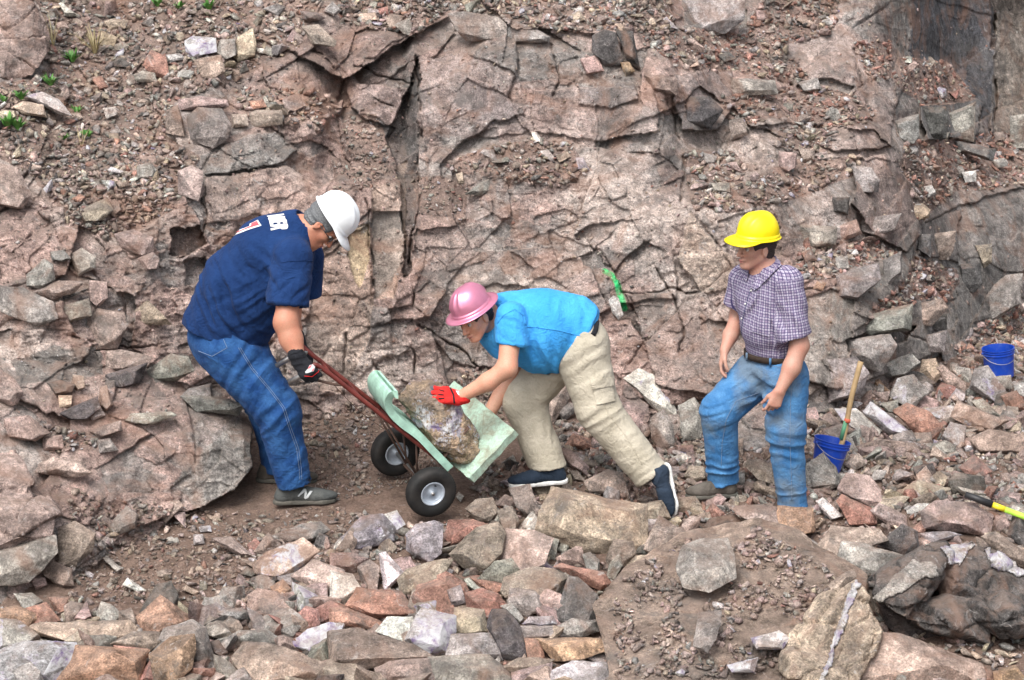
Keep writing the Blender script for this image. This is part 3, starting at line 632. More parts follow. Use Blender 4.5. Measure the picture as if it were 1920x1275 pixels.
many(640, 850, 3, [
 ([(1110, 440), (1130, 330), (1190, 195), (1340, 240), (1700, 300), (1705, 520), (1560, 560), (1350, 555), (1230, 500)], 'T', .08), ([(1370, 160), (1500, 90), (1580, 110), (1620, 250), (1560, 250), (1400, 210)], 'B'),
 ([(365, 460), (420, 400), (520, 380), (570, 400), (560, 560), (500, 610), (420, 580), (370, 540)], 'V', .5), ([(575, 470), (610, 380), (740, 375), (820, 400), (740, 480), (620, 510)], 'R'),
 ([(605, 565), (760, 420), (880, 390), (925, 450), (900, 560), (850, 640), (780, 680), (690, 640)], 'B', .25), ([(890, 640), (930, 430), (1080, 440), (1190, 480), (1130, 590), (1030, 630), (960, 660)], 'P', .12),
 ([(1130, 580), (1170, 470), (1220, 490), (1200, 600)], 'G'), ([(700, 310), (760, 260), (850, 250), (880, 330), (830, 380), (770, 385)], 'B'), ([(880, 320), (960, 300), (1000, 380), (990, 430), (900, 420)], 'B'),
 ([(860, 290), (920, 230), (990, 260), (970, 300)], 'P'), ([(940, 200), (1060, 180), (1110, 300), (1125, 370), (1080, 380), (990, 310)], 'B'), ([(1050, 170), (1170, 180), (1180, 230), (1110, 240)], 'B'),
 ([(895, 160), (1000, 125), (1045, 160), (1030, 200), (950, 190)], 'V', .6), ([(720, 190), (800, 165), (825, 190), (750, 210)], 'D'), ([(1210, 540), (1240, 500), (1290, 515), (1260, 570)], 'G'),
 ([(1210, 590), (1320, 525), (1350, 530), (1380, 640), (1230, 620)], 'P'), ([(1360, 570), (1400, 555), (1450, 600), (1450, 670), (1380, 650)], 'G'), ([(1490, 590), (1530, 485), (1580, 520), (1640, 500), (1660, 560), (1590, 640), (1500, 650)], 'B'),
 ([(1490, 700), (1510, 620), (1560, 570), (1590, 610), (1530, 710)], 'G'), ([(1655, 565), (1670, 510), (1750, 505), (1750, 570)], 'D'), ([(1700, 540), (1790, 355), (1930, 440), (1950, 540), (1760, 575)], 'B'),
 ([(1680, 290), (1800, 265), (1850, 360), (1720, 420)], 'B'), ([(1200, 640), (1240, 620), (1460, 670), (1520, 730), (1450, 770), (1300, 690)], 'R'), ([(1590, 650), (1620, 580), (1750, 570), (1780, 600), (1700, 650)], 'T'),
 ([(320, 710), (370, 650), (560, 600), (620, 600), (600, 650), (530, 700), (530, 780), (440, 815), (340, 790)], 'B'), ([(215, 570), (250, 555), (355, 675), (330, 700), (245, 775)], 'W', .15),
 ([(90, 640), (160, 600), (215, 640), (200, 760), (130, 760)], 'B'), ([(-60, 560), (60, 560), (150, 590), (70, 670), (-60, 650)], 'P'), ([(-60, 660), (60, 680), (105, 750), (20, 840), (-60, 840)], 'W', .2),
 ([(25, 860), (90, 755), (330, 780), (420, 900), (180, 930), (60, 890)], 'R'), ([(-60, 870), (40, 870), (220, 950), (190, 990), (-60, 960)], 'R'), ([(540, 690), (590, 665), (700, 730), (720, 790), (690, 850), (600, 830), (540, 790)], 'R'),
 ([(595, 770), (670, 740), (700, 840), (620, 860)], 'G', 0, dict(lift=-.1)), ([(700, 790), (790, 760), (880, 790), (920, 850), (830, 930), (720, 900)], 'R'), ([(690, 710), (720, 700), (800, 780), (770, 790), (710, 750)], 'W', .3),
 ([(580, 600), (640, 580), (680, 620), (650, 650)], 'P'), ([(800, 650), (860, 630), (940, 670), (900, 720), (800, 690)], 'G'), ([(900, 770), (920, 700), (1080, 640), (1200, 660), (1270, 700), (1200, 800), (1110, 830), (930, 810)], 'B', .1),
 ([(935, 840), (950, 760), (1080, 770), (1140, 830), (1120, 890), (1040, 920), (960, 870)], 'G', .15), ([(1060, 640), (1130, 585), (1200, 650), (1100, 650)], 'V', .5), ([(1190, 930), (1280, 690), (1330, 700), (1440, 800), (1430, 930), (1290, 940), (1210, 950)], 'D'),
 ([(195, 1000), (260, 920), (400, 920), (420, 1010), (340, 1050)], 'W', .5), ([(360, 1050), (450, 870), (640, 920), (640, 1000), (600, 1120), (480, 1140)], 'W', .75), ([(620, 1010), (640, 870), (800, 880), (820, 1000), (700, 1020)], 'T'),
 ([(590, 1150), (620, 1020), (840, 1010), (910, 1110), (900, 1160), (700, 1170)], 'G'), ([(820, 980), (850, 880), (930, 880), (1000, 970), (1040, 1060), (1050, 1150), (910, 1160), (870, 1030)], 'D'), ([(895, 860), (960, 840), (1030, 930), (1000, 960)], 'G'),
 ([(1020, 960), (1060, 920), (1190, 915), (1210, 960), (1100, 980)], 'V', .6), ([(1000, 970), (1200, 970), (1240, 1030), (1020, 1040)], 'G'), ([(1200, 980), (1300, 930), (1440, 940), (1450, 1000), (1350, 1035), (1230, 1030)], 'G'),
 ([(1030, 1040), (1110, 1040), (1150, 1160), (1110, 1180), (1050, 1150)], 'R'), ([(1100, 1040), (1460, 1040), (1500, 1110), (1380, 1150), (1200, 1170)], 'O'), ([(1170, 1230), (1300, 1170), (1530, 1175), (1510, 1280), (1180, 1290)], 'W', .5),
 ([(910, 1200), (1000, 1150), (1090, 1150), (1190, 1160), (1150, 1200), (960, 1230)], 'B'), ([(500, 1150), (700, 1150), (830, 1130), (960, 1250), (960, 1290), (540, 1290)], 'G', .3), ([(190, 1210), (280, 1170), (500, 1150), (540, 1290), (230, 1290)], 'B', .15),
 ([(-60, 1010), (100, 990), (400, 1080), (510, 1140), (300, 1170), (100, 1220), (-60, 1200)], 'B'), ([(960, 1230), (1180, 1180), (1180, 1290), (960, 1290)], 'P'), ([(0, 470), (110, 360), (230, 340), (300, 420), (290, 490), (150, 530), (40, 540)], 'V', .6),
 ([(200, 360), (310, 320), (360, 400), (300, 440)], 'W', .5), ([(640, 240), (660, 215), (690, 240), (670, 275)], 'W'), ([(-40, 560), (20, 470), (60, 420), (100, 480), (60, 560)], 'T', .4),
])
many(1280, 850, 3, [
 ([(-480, 840), (-330, 650), (20, 470), (420, 385), (640, 470), (985, 700), (930, 1290), (-370, 1290)], 'S', 0, dict(front=[(200, 900, .35), (600, 900, .5), (-100, 1000, .3)] and [(1280 + 20, 850 + 190, .9), (1280 + 140, 850 + 155, .9), (1280 + 250, 850 + 230, .8), (1280 + 200, 850 + 400, .9), (1280 - 60, 850 + 410, .9), (1280 - 90, 850 + 270, .8)], lean=1.5, bulge=.12, lift=-.12, mark='slab')),
 
 ([(0, 520), (100, 485), (250, 480), (285, 570), (295, 700), (150, 780), (0, 750), (-30, 640)], 'G', .2, dict(on=1)), ([(60, 1080), (90, 900), (210, 890), (215, 920), (170, 1020), (140, 1120)], 'G', .3, dict(on=1)), ([(820, 740), (960, 650), (975, 700), (850, 785)], 'P', 0, dict(on=1)),
  ([(1110, 850), (1290, 960), (1600, 1060), (1960, 1090), (1960, 1285), (1750, 1220), (1500, 1140), (1250, 1040), (1160, 960)], 'D', 0, dict(bulge=.05, lift=.35)),
 ([(960, 1300), (1100, 1010), (1220, 1020), (1500, 1130), (1670, 1180), (1700, 1300)], 'P', 0), ([(1660, 1180), (1740, 1230), (1760, 1300), (1650, 1300)], 'R'), ([(1750, 1230), (1870, 1190), (1950, 1300), (1760, 1300)], 'O'),
 ([(730, 560), (840, 410), (1100, 430), (1150, 490), (1000, 510), (870, 620), (820, 600)], 'T', .4), ([(860, 620), (900, 500), (1010, 505), (1250, 580), (1080, 680), (980, 700)], 'G', .25), ([(1105, 510), (1230, 400), (1320, 440), (1330, 530), (1260, 580)], 'D'),
 ([(1270, 440), (1350, 370), (1370, 420), (1350, 460)], 'R'), ([(1360, 420), (1350, 330), (1430, 270), (1640, 280), (1740, 350), (1720, 465), (1560, 450)], 'P'), ([(1500, 170), (1530, 110), (1690, 130), (1710, 220), (1580, 240), (1520, 220)], 'D'),
 ([(870, 270), (900, 235), (1060, 310), (1090, 390), (1040, 410), (940, 400)], 'R'), ([(690, 200), (700, 60), (790, 0), (860, 80), (885, 180), (800, 200)], 'G', .15), ([(880, 200), (920, 110), (1050, 130), (1110, 200), (1120, 270), (1060, 300), (920, 235)], 'P'),
 ([(1050, 330), (1110, 280), (1250, 350), (1260, 410), (1190, 420)], 'P'), ([(530, 460), (540, 300), (730, 310), (740, 440), (620, 475)], 'O'), ([(270, 300), (450, 290), (545, 310), (600, 455), (520, 450), (400, 390)], 'B'),
 ([(10, 130), (40, 70), (120, 80), (125, 140), (60, 160)], 'T'), ([(350, 70), (370, 35), (500, 60), (525, 180), (430, 150)], 'P', .15), ([(-30, 250), (70, 240), (110, 300), (60, 350), (-30, 320)], 'B'), ([(125, 410), (150, 370), (290, 340), (330, 380), (280, 420), (150, 440)], 'D', .25),
 ([(1240, 200), (1330, 150), (1500, 200), (1430, 240), (1260, 240)], 'T'), ([(1550, 80), (1640, 10), (1740, 100), (1690, 130), (1600, 120)], 'R'), ([(750, 270), (790, 250), (900, 350), (830, 370)], 'W', .5), ([(910, 60), (990, 0), (1035, 60), (960, 100)], 'P'),
 ([(1680, 470), (1760, 440), (1950, 570), (1950, 650), (1800, 600)], 'B'), ([(1320, 450), (1500, 440), (1580, 460), (1400, 510)], 'V', .5), ([(390, 1040), (540, 1000), (600, 1040), (560, 1100), (420, 1100)], 'W', .6, dict(on=1)), ([(250, 1190), (420, 1150), (400, 1230), (280, 1230)], 'W', .8, dict(on=1)),
])
many(1500, 400, 2.833, [
 ([(620, 1050), (800, 1020), (900, 1070), (870, 1100), (750, 1110)], 'W', .6), ([(500, 1050), (570, 1010), (690, 1060), (760, 1130), (720, 1200), (640, 1190)], 'R'), ([(340, 1060), (380, 1005), (600, 1170), (580, 1200), (480, 1180)], 'V', .85),
 ([(800, 1080), (840, 1000), (1100, 1100), (1000, 1170), (890, 1130)], 'T', .4), ([(760, 1180), (800, 1110), (880, 1130), (870, 1240), (800, 1230)], 'G'), ([(900, 930), (930, 830), (1000, 810), (1090, 940), (1040, 1000), (980, 960)], 'G', .5),
 ([(780, 1000), (830, 930), (880, 950), (870, 990)], 'G'), ([(480, 960), (520, 880), (600, 860), (680, 950), (600, 1030), (540, 1010)], 'G', .5), ([(720, 820), (760, 810), (880, 900), (870, 950), (800, 940)], 'P'), ([(910, 1000), (970, 985), (1070, 1080), (1000, 1100)], 'G'),
 ([(390, 890), (420, 880), (470, 940), (430, 960)], 'O'), ([(650, 780), (720, 770), (760, 850), (700, 920), (640, 850)], 'T'), ([(520, 860), (560, 830), (650, 850), (720, 900), (640, 920)], 'D', .2), ([(110, 1080), (160, 1060), (230, 1120), (200, 1160), (120, 1140)], 'B', .2),
 ([(190, 1040), (300, 1040), (430, 1150), (410, 1180), (280, 1110)], 'W', .75), ([(250, 1130), (300, 1120), (400, 1160), (420, 1200), (300, 1200)], 'P'), ([(20, 1040), (80, 1030), (110, 1100), (40, 1130)], 'P'), ([(1070, 970), (1150, 940), (1210, 1040), (1110, 1050)], 'R'),
 ([(1130, 900), (1210, 900), (1210, 980), (1140, 960)], 'G'), ([(430, 1010), (520, 990), (520, 1060), (460, 1050)], 'G'), ([(900, 1200), (1000, 1150), (1210, 1180), (1210, 1275), (950, 1275)], 'B', .15), ([(300, 1240), (420, 1200), (600, 1220), (640, 1275), (320, 1275)], 'B'),
 ([(1010, 870), (1120, 860), (1125, 930), (1060, 935)], 'G'), ([(1180, 1050), (1210, 1045), (1210, 1120), (1120, 1110)], 'B'),
])
many(900, 640, 3.54, [
 ([(960, 250), (1060, 190), (1180, 240), (1270, 370), (1310, 500), (1230, 520), (1120, 400), (1000, 290)], 'W', .5, dict(lift=.05)), ([(930, 370), (1000, 345), (1110, 420), (1120, 590), (1020, 600), (930, 500)], 'P', .15), ([(1130, 520), (1220, 450), (1280, 560), (1290, 680), (1200, 720), (1140, 640)], 'G', .5),
 ([(400, 440), (480, 290), (580, 300), (590, 380), (490, 540), (450, 540)], 'P'), ([(500, 470), (560, 400), (640, 420), (620, 480), (560, 530)], 'G', .3), ([(560, 700), (620, 610), (730, 650), (740, 700), (680, 720)], 'R'),
 ([(510, 700), (600, 720), (720, 830), (710, 890), (600, 830)], 'P'), ([(1260, 780), (1340, 740), (1400, 770), (1380, 800), (1280, 810)], 'W', .8), ([(1300, 690), (1410, 690), (1417, 740), (1330, 740)], 'P'), ([(590, 860), (650, 860), (700, 930), (620, 920)], 'B'),
 ([(1320, 430), (1420, 380), (1500, 480), (1460, 640), (1340, 660)], 'G', .4), ([(740, 560), (830, 570), (850, 640), (760, 620)], 'D'),
])
many(0, 425, 3, [
 ([(490, 520), (550, 460), (700, 480), (720, 560), (660, 690), (530, 690), (490, 600)], 'P', 0, b), ([(640, 40), (750, 10), (860, 60), (870, 140), (790, 165), (680, 120)], 'P', 0, b), ([(770, 180), (860, 140), (900, 180), (880, 240), (820, 245)], 'P', 0, dict(bed=True, lift=-.04)),
 ([(600, 700), (680, 690), (860, 730), (830, 790), (650, 820), (590, 800)], 'P', 0, b), ([(590, 830), (830, 765), (790, 880), (700, 910), (590, 900)], 'D', 0, dict(bed=True, lift=.04)), ([(800, 830), (960, 710), (1060, 730), (1100, 810), (990, 870), (810, 870)], 'G', 0, b),
 ([(330, 1050), (550, 950), (570, 1020), (500, 1085), (390, 1085)], 'D', 0, b), ([(330, 950), (405, 950), (400, 1010), (335, 1020)], 'T', 0), ([(270, 880), (340, 865), (420, 890), (400, 930), (310, 950)], 'D', .15), ([(410, 830), (470, 840), (480, 910), (430, 925), (400, 880)], 'P', 0, b),
 ([(760, 470), (830, 410), (900, 480), (970, 550), (770, 555)], 'T', .1, b), ([(150, 270), (250, 180), (300, 210), (310, 300), (230, 350), (150, 330)], 'G', .25, b), ([(690, 1080), (740, 1050), (960, 1040), (1000, 1060), (860, 1110), (700, 1100)], 'G', 0, b),
 ([(0, 800), (90, 860), (130, 930), (100, 1000), (60, 1010), (-40, 960)], 'P', 0, b), ([(20, 1080), (160, 1060), (290, 1160), (200, 1210), (30, 1180)], 'P', 0, b), ([(240, 1180), (350, 1170), (360, 1250), (240, 1260)], 'P', 0, b), ([(545, 1200), (620, 1190), (670, 1260), (560, 1275)], 'G', 0, b),
 ([(490, 1150), (680, 1090), (690, 1150), (560, 1195)], 'P', 0, b), ([(0, 330), (130, 340), (300, 420), (330, 520), (200, 560), (0, 480)], 'G', 0, b), ([(330, 450), (500, 400), (520, 500), (400, 540), (330, 520)], 'G', 0, b), ([(500, 300), (600, 310), (610, 400), (560, 450), (500, 400)], 'P', .1, b),
 ([(180, 370), (330, 300), (470, 310), (420, 370), (300, 410)], 'P', 0, b), ([(480, 1010), (560, 1005), (590, 1060), (520, 1090)], 'W', .3), ([(560, 900), (600, 890), (640, 1000), (600, 1040), (555, 1000)], 'P', 0, b), ([(1010, 960), (1060, 910), (1190, 880), (1200, 1000), (1080, 1010)], 'G', 0, b),
 ([(1010, 950), (1100, 930), (1300, 970), (1390, 1000), (1340, 1060), (1100, 1040)], 'G', 0, b), ([(280, 140), (360, 130), (400, 180), (350, 200), (290, 190)], 'G', 0, b), ([(390, 160), (460, 120), (540, 170), (540, 230), (440, 280)], 'W', .2, b),
])
many(0, 0, 3, [
 ([(1040, 230), (1080, 205), (1210, 215), (1215, 290), (1100, 320), (1050, 290)], 'W', .9), ([(1215, 290), (1240, 225), (1320, 220), (1330, 300), (1260, 330)], 'G'),
 ([(1310, 310), (1340, 210), (1420, 160), (1440, 240), (1430, 320), (1340, 345)], 'T'), ([(1090, 340), (1240, 310), (1265, 400), (1200, 450), (1140, 430)], 'T'), ([(810, 350), (850, 280), (930, 320), (950, 430), (890, 435), (820, 390)], 'R'),
 ([(1000, 410), (1030, 390), (1090, 400), (1080, 440), (1000, 440)], 'G'), ([(750, 420), (800, 400), (870, 410), (880, 460), (770, 460)], 'G'), ([(520, 450), (570, 430), (610, 490), (560, 510)], 'R'), ([(140, 540), (240, 520), (330, 560), (400, 650), (330, 640), (240, 590)], 'W', .65),
 ([(75, 600), (130, 570), (240, 590), (260, 660), (130, 640)], 'T'), ([(580, 610), (650, 600), (660, 650), (600, 670)], 'W', .3), ([(330, 20), (350, 15), (440, 90), (370, 90)], 'W', .6), ([(1700, 150), (1790, 140), (1890, 230), (1880, 260), (1760, 250)], 'B'),
 ([(1480, 50), (1560, 20), (1610, 40), (1560, 90)], 'G', .2), ([(1820, 60), (1870, 10), (1920, 60), (1880, 90)], 'W', .4), ([(930, 310), (1010, 300), (1050, 330), (960, 350)], 'W', .3),
 ([(1050, 660), (1110, 600), (1250, 610), (1300, 700), (1280, 780), (1200, 840), (1070, 790)], 'G', 0, b), ([(930, 620), (1000, 590), (1030, 680), (1040, 770), (930, 750)], 'P', 0, b), ([(1400, 640), (1440, 620), (1590, 620), (1590, 700), (1420, 720)], 'P', 0, b), ([(1300, 640), (1390, 640), (1400, 710), (1310, 720)], 'B', 0, b),
 ([(1590, 560), (1660, 530), (1720, 590), (1660, 620), (1600, 610)], 'B'), ([(1000, 960), (1080, 930), (1140, 960), (1150, 1080), (1100, 1130), (1000, 1090)], 'P', 0, b), ([(770, 930), (850, 910), (880, 960), (860, 1000), (770, 1010)], 'G', 0, b), ([(400, 1120), (450, 1090), (480, 1110), (450, 1145)], 'R'),
 ([(-20, 910), (100, 940), (180, 1100), (130, 1180), (-20, 1150)], 'P', 0, b), ([(440, 1180), (600, 1110), (640, 1180), (580, 1240), (470, 1240)], 'B', 0, b), ([(590, 120), (640, 105), (720, 115), (700, 160), (620, 170)], 'T'), ([(650, 250), (690, 235), (725, 255), (710, 285), (640, 285)], 'G'),
 ([(1610, 230), (1650, 160), (1670, 190), (1650, 240)], 'P'), ([(1470, 290), (1500, 260), (1545, 280), (1530, 320)], 'G'), ([(620, 350), (680, 330), (740, 360), (730, 380), (620, 375)], 'D'), ([(1000, 560), (1110, 590), (1130, 540), (1280, 560), (1290, 600), (1100, 620), (1010, 620)], 'P', 0, b),
 ([(1640, 760), (1700, 700), (1750, 680), (1780, 760), (1700, 800)], 'P', 0, b), ([(570, 170), (660, 210), (640, 260), (560, 250)], 'T'), ([(310, 130), (360, 120), (390, 160), (330, 170)], 'P'), ([(1400, 570), (1480, 565), (1500, 600), (1420, 615)], 'R'),
])
many(640, 0, 3, [
 ([(1070, 745), (1100, 740), (1130, 790), (1085, 800)], 'W', .5), ([(1120, 850), (1160, 840), (1205, 890), (1180, 905)], 'W', .2), ([(1210, 875), (1270, 850), (1290, 880), (1230, 915)], 'T'), ([(1320, 890), (1360, 885), (1395, 955), (1330, 950)], 'V', .6), ([(1570, 350), (1620, 350), (1650, 400), (1600, 430)], 'O'),
 ([(210, 50), (260, 35), (265, 80), (215, 80)], 'R'), ([(90, 80), (190, 70), (200, 110), (120, 130)], 'T', .2), ([(300, 140), (380, 100), (415, 210), (350, 190)], 'G', .4), ([(700, 1090), (790, 1020), (830, 1010), (830, 1070), (780, 1100)], 'G', .25), ([(645, 980), (680, 970), (690, 1030), (660, 1030)], 'T'),
 ([(600, 80), (690, 65), (880, 95), (930, 130), (935, 230), (700, 235), (640, 160)], 'G', .1, b), ([(915, 140), (1100, 165), (1180, 205), (1170, 240), (935, 240)], 'G', .08, b), ([(1410, 200), (1480, 165), (1545, 180), (1590, 340), (1560, 370), (1480, 370), (1410, 290)], 'D', 0, b), ([(1545, 170), (1640, 175), (1680, 390), (1600, 340)], 'D', 0, b),
 ([(1505, 1690), (1530, 1665), (1560, 1680), (1585, 1770), (1560, 1800), (1525, 1760)], 'W', .4), ([(1130, 80), (1200, 90), (1210, 110), (1150, 110)], 'R'), ([(1280, 90), (1340, 60), (1370, 110), (1300, 130)], 'T'), ([(1340, 330), (1440, 310), (1480, 400), (1380, 420)], 'P', .12, b), ([(1700, 420), (1800, 420), (1890, 440), (1890, 540), (1750, 510)], 'B', 0, b),
])
many(1280, 0, 3, [
 ([(0, -20), (360, -20), (350, 110), (240, 190), (120, 190), (20, 150)], 'G', 0, b), ([(270, 440), (520, 450), (540, 530), (400, 540), (270, 540)], 'G', 0, b), ([(0, 540), (150, 540), (230, 620), (160, 720), (-10, 710)], 'D', 0, b), ([(260, 680), (340, 660), (370, 760), (270, 790)], 'B', 0, b),
 ([(650, 830), (740, 850), (740, 900), (680, 910)], 'B'), ([(1350, 1050), (1400, 1040), (1425, 1090), (1380, 1110)], 'W', .3), ([(1570, 970), (1650, 960), (1650, 1020), (1590, 1030)], 'W', .4), ([(1740, 900), (1810, 890), (1830, 930), (1770, 945)], 'G'), ([(1530, 790), (1760, 840), (1740, 905), (1560, 850)], 'D'),
 ([(1780, 820), (1860, 850), (1870, 880), (1790, 870)], 'R'), ([(1840, 650), (1940, 640), (1940, 830), (1840, 830)], 'G', 0, b), ([(30, 340), (80, 330), (95, 370), (40, 380)], 'T', .2), ([(780, 570), (820, 550), (860, 600), (800, 600)], 'R'), ([(120, 860), (190, 880), (180, 910), (120, 910)], 'G'), ([(255, 920), (300, 910), (335, 975), (280, 950)], 'P'),
 ([(160, 1030), (260, 1030), (265, 1080), (180, 1075)], 'G'), ([(1340, 600), (1480, 600), (1500, 690), (1480, 780), (1370, 790)], 'D', 0, b), ([(1490, 640), (1650, 570), (1640, 800), (1490, 770)], 'G', 0, b), ([(1180, 680), (1330, 640), (1330, 760), (1300, 810), (1200, 800)], 'G', 0, b), ([(540, 850), (640, 860), (640, 930), (580, 970), (540, 940)], 'P', .1, b),
 ([(640, 460), (760, 440), (780, 500), (680, 520)], 'G', 0, b), ([(950, 930), (1060, 940), (1110, 1010), (1100, 1080), (980, 1070)], 'G', 0, b), ([(840, 1110), (940, 1110), (930, 1210), (850, 1190)], 'D', 0, b), ([(410, 60), (470, 60), (480, 110), (420, 120)], 'P'), ([(1750, 750), (1800, 740), (1820, 780), (1760, 790)], 'B'),
 ([(200, 310), (260, 290), (300, 330), (230, 350)], 'D'), ([(1500, 520), (1560, 500), (1540, 560)], 'R'),
])
many(1500, 400, 2.833, [
 ([(615, 110), (700, 110), (695, 240), (612, 190)], 'D', 0, b), ([(700, 110), (830, 90), (820, 190), (790, 250), (700, 245)], 'B', 0, b), ([(850, 270), (960, 260), (970, 370), (930, 420), (855, 430)], 'D', 0, b), ([(930, 170), (1020, 160), (1020, 260), (980, 290)], 'B', 0, b),
 ([(620, 480), (760, 450), (790, 500), (700, 600), (620, 590)], 'B', 0, b), ([(700, 560), (780, 530), (780, 620), (690, 620)], 'D', 0, b), ([(330, 540), (600, 480), (590, 620), (380, 650), (310, 620)], 'G', 0, b), ([(240, 670), (480, 640), (520, 700), (430, 850), (250, 780)], 'G', 0, b),
 ([(430, 800), (590, 740), (640, 790), (560, 860), (450, 870)], 'G', 0, b), ([(650, 650), (780, 620), (770, 740), (690, 740)], 'G', 0, b), ([(120, 780), (300, 760), (370, 850), (330, 960), (150, 1010)], 'G', 0, b), ([(190, 330), (420, 260), (430, 350), (300, 460), (200, 440)], 'G', 0, b),
 ([(440, 250), (540, 200), (540, 330), (450, 400)], 'G', 0, b), ([(300, 30), (540, 0), (500, 90), (400, 120), (310, 90)], 'G', 0, b), ([(0, 60), (200, 70), (190, 170), (60, 180), (0, 150)], 'G', 0, b), ([(200, 70), (300, 30), (330, 110), (220, 150)], 'P', 0, b), ([(90, 360), (140, 370), (120, 410), (70, 400)], 'O'),
 ([(190, 240), (250, 225), (260, 290), (200, 300)], 'G', .1), ([(265, 200), (300, 190), (310, 215), (270, 225)], 'W', .4), ([(10, 210), (60, 190), (90, 250), (30, 260)], 'R'), ([(1030, 380), (1060, 390), (1100, 330), (1180, 320), (1170, 480), (1060, 560), (960, 620), (930, 500)], 'G', .05, b),
])
R8 = lambda L: Z(1280, 850, 3, L)
compound([(R8([(1020, 720), (1390, 510), (1500, 640), (1380, 800), (1270, 960), (1100, 830)]), -1.95, .75, .12, .5), (R8([(1390, 510), (1640, 480), (1780, 620), (1700, 820), (1480, 830), (1400, 700)]), -1.65, .9, .16, .5),
    (R8([(1640, 490), (1980, 690), (1980, 860), (1820, 800), (1700, 640)]), -1.62, .8, .08, .6), (R8([(1600, 830), (1800, 740), (1980, 860), (1960, 1000), (1790, 1040), (1650, 930)]), -2.0, .6, .16, .5), (R8([(1560, 600), (1760, 560), (1990, 700), (1980, 900), (1700, 900), (1500, 780)]), -1.60, .7, .05, .7), (R8([(1270, 880), (1480, 800), (1700, 860), (1730, 1080), (1560, 1010), (1270, 960)]), -1.95, .6, .10, .6)], 'D', .22, 501, amp=.028,
    parts=[("quartz_crust", R8([(1370, 530), (1450, 545), (1530, 500), (1640, 470), (1690, 500), (1600, 560), (1560, 640), (1470, 620), (1420, 580)]), 'W', .8), ("quartz_crust", R8([(1645, 485), (1720, 520), (1790, 570), (1860, 560), (1990, 650), (1990, 720), (1900, 690), (1800, 650), (1700, 600)]), 'W', .9), ("pale_patch", R8([(1080, 800), (1180, 700), (1290, 610), (1400, 620), (1450, 680), (1330, 720), (1240, 790), (1120, 840)]), 'G', .3)])
compound([(R8([(600, 1040), (760, 800), (980, 700), (950, 900), (800, 1300), (540, 1300)]), -2.35, .75, .10, .5), (R8([(978, 702), (1060, 860), (1110, 1000), (1080, 1130), (980, 1300), (780, 1300), (900, 950)]), -2.42, .75, .05, .6), (R8([(560, 1120), (700, 1060), (860, 1150), (900, 1300), (540, 1300)]), -2.42, .6, .12, .3)], 'T', 0, 502, amp=.022,
    parts=[("quartz_vein", R8([(972, 712), (996, 760), (965, 850), (905, 1000), (850, 1150), (790, 1290), (755, 1290), (820, 1120), (860, 980), (915, 830)]), 'W', .85)])
compound([(Z(0, 850, 3, [(-120, 0), (90, -10), (190, 170), (120, 300), (-120, 300)]), -1.0, .8, .10, .5), (Z(0, 850, 3, [(-120, 250), (150, 180), (330, 330), (310, 470), (60, 560), (-120, 580)]), -1.32, .9, .14, .5), (Z(0, 850, 3, [(60, 150), (190, 160), (320, 320), (200, 400), (60, 350)]), -1.02, .9, .06, .4)], 'P', 0, 503, amp=.024)
outline_rock(Z(0, 850, 3, [(-120, 570), (60, 560), (305, 465), (320, 560), (160, 720), (-120, 760)]), 'G', 0, lift=-.05)
compound([([(-40, -20), (62, -20), (85, 40), (92, 100), (66, 143), (20, 160), (-40, 160)], surf(60, 150) - .05, .6, .12, .5), ([(-40, 60), (20, 50), (24, 160), (-40, 175)], surf(60, 150) - .12, .5, .1, .4)], 'P', 0, 504, amp=.03)
V = np.concatenate([x[0] for x in BED]); off = np.cumsum([0] + [len(x[0]) for x in BED[:-1]]); F = np.concatenate([x[1] + o_ for x, o_ in zip(BED, off)])
me = mesh_np("rock_outcrop", V, F, [M_TERR], True, np.concatenate([x[2] for x in BED]))
try: me.set_sharp_from_angle(angle=math.radians(30))
except Exception: pass
link("rock_outcrop", me, None, kind="structure", label="jointed blocks of bedrock standing out of the quarry face")

# ------------------------------------------------------------------ loose stones: the larger ones each by itself, the grit as one mass
TPL = []
for k in range(26):
    r = random.Random(100 + k); n = r.randint(7, 12); sx, sy, sz = r.uniform(.65, 1.4), r.uniform(.5, 1), r.uniform(.28, .85)
    pts = []
    for i in range(n):
        v = Vector((r.gauss(0, 1), r.gauss(0, 1), r.gauss(0, 1))).normalized(); m_ = max(abs(v.x), abs(v.y), abs(v.z)); v = v * (.55 + .45 / m_) * .5; pts.append((v.x * sx, v.y * sy, v.z * sz))
    bm = hull(pts); bmesh.ops.triangulate(bm, faces=bm.faces); bm.verts.ensure_lookup_table(); bm.verts.index_update()
    TPL.append((np.array([v.co for v in bm.verts]), np.array([[v.index for v in f.verts] for f in bm.faces]))); bm.free()
CK = list('PPPGGGTRBBWDPG')
npr = np.random.default_rng(12)
def rand_rot(r, flat=.5):
    a, b_, c = r.uniform(0, 6.28), r.gauss(0, flat), r.gauss(0, flat)
    return np.array((Matrix.Rotation(a, 3, 'Z') @ Matrix.Rotation(b_, 3, 'X') @ Matrix.Rotation(c, 3, 'Y')))
def covered(x, y, pad=0):
    for R in ROCKS:
        if abs(x - R[1]) < R[3] / 2 + pad and abs(y - R[2]) < R[4] / 2 + pad:
            if R[6] is not None and inpoly(np.array([x]), np.array([y]), R[6])[0]: return True
    return False
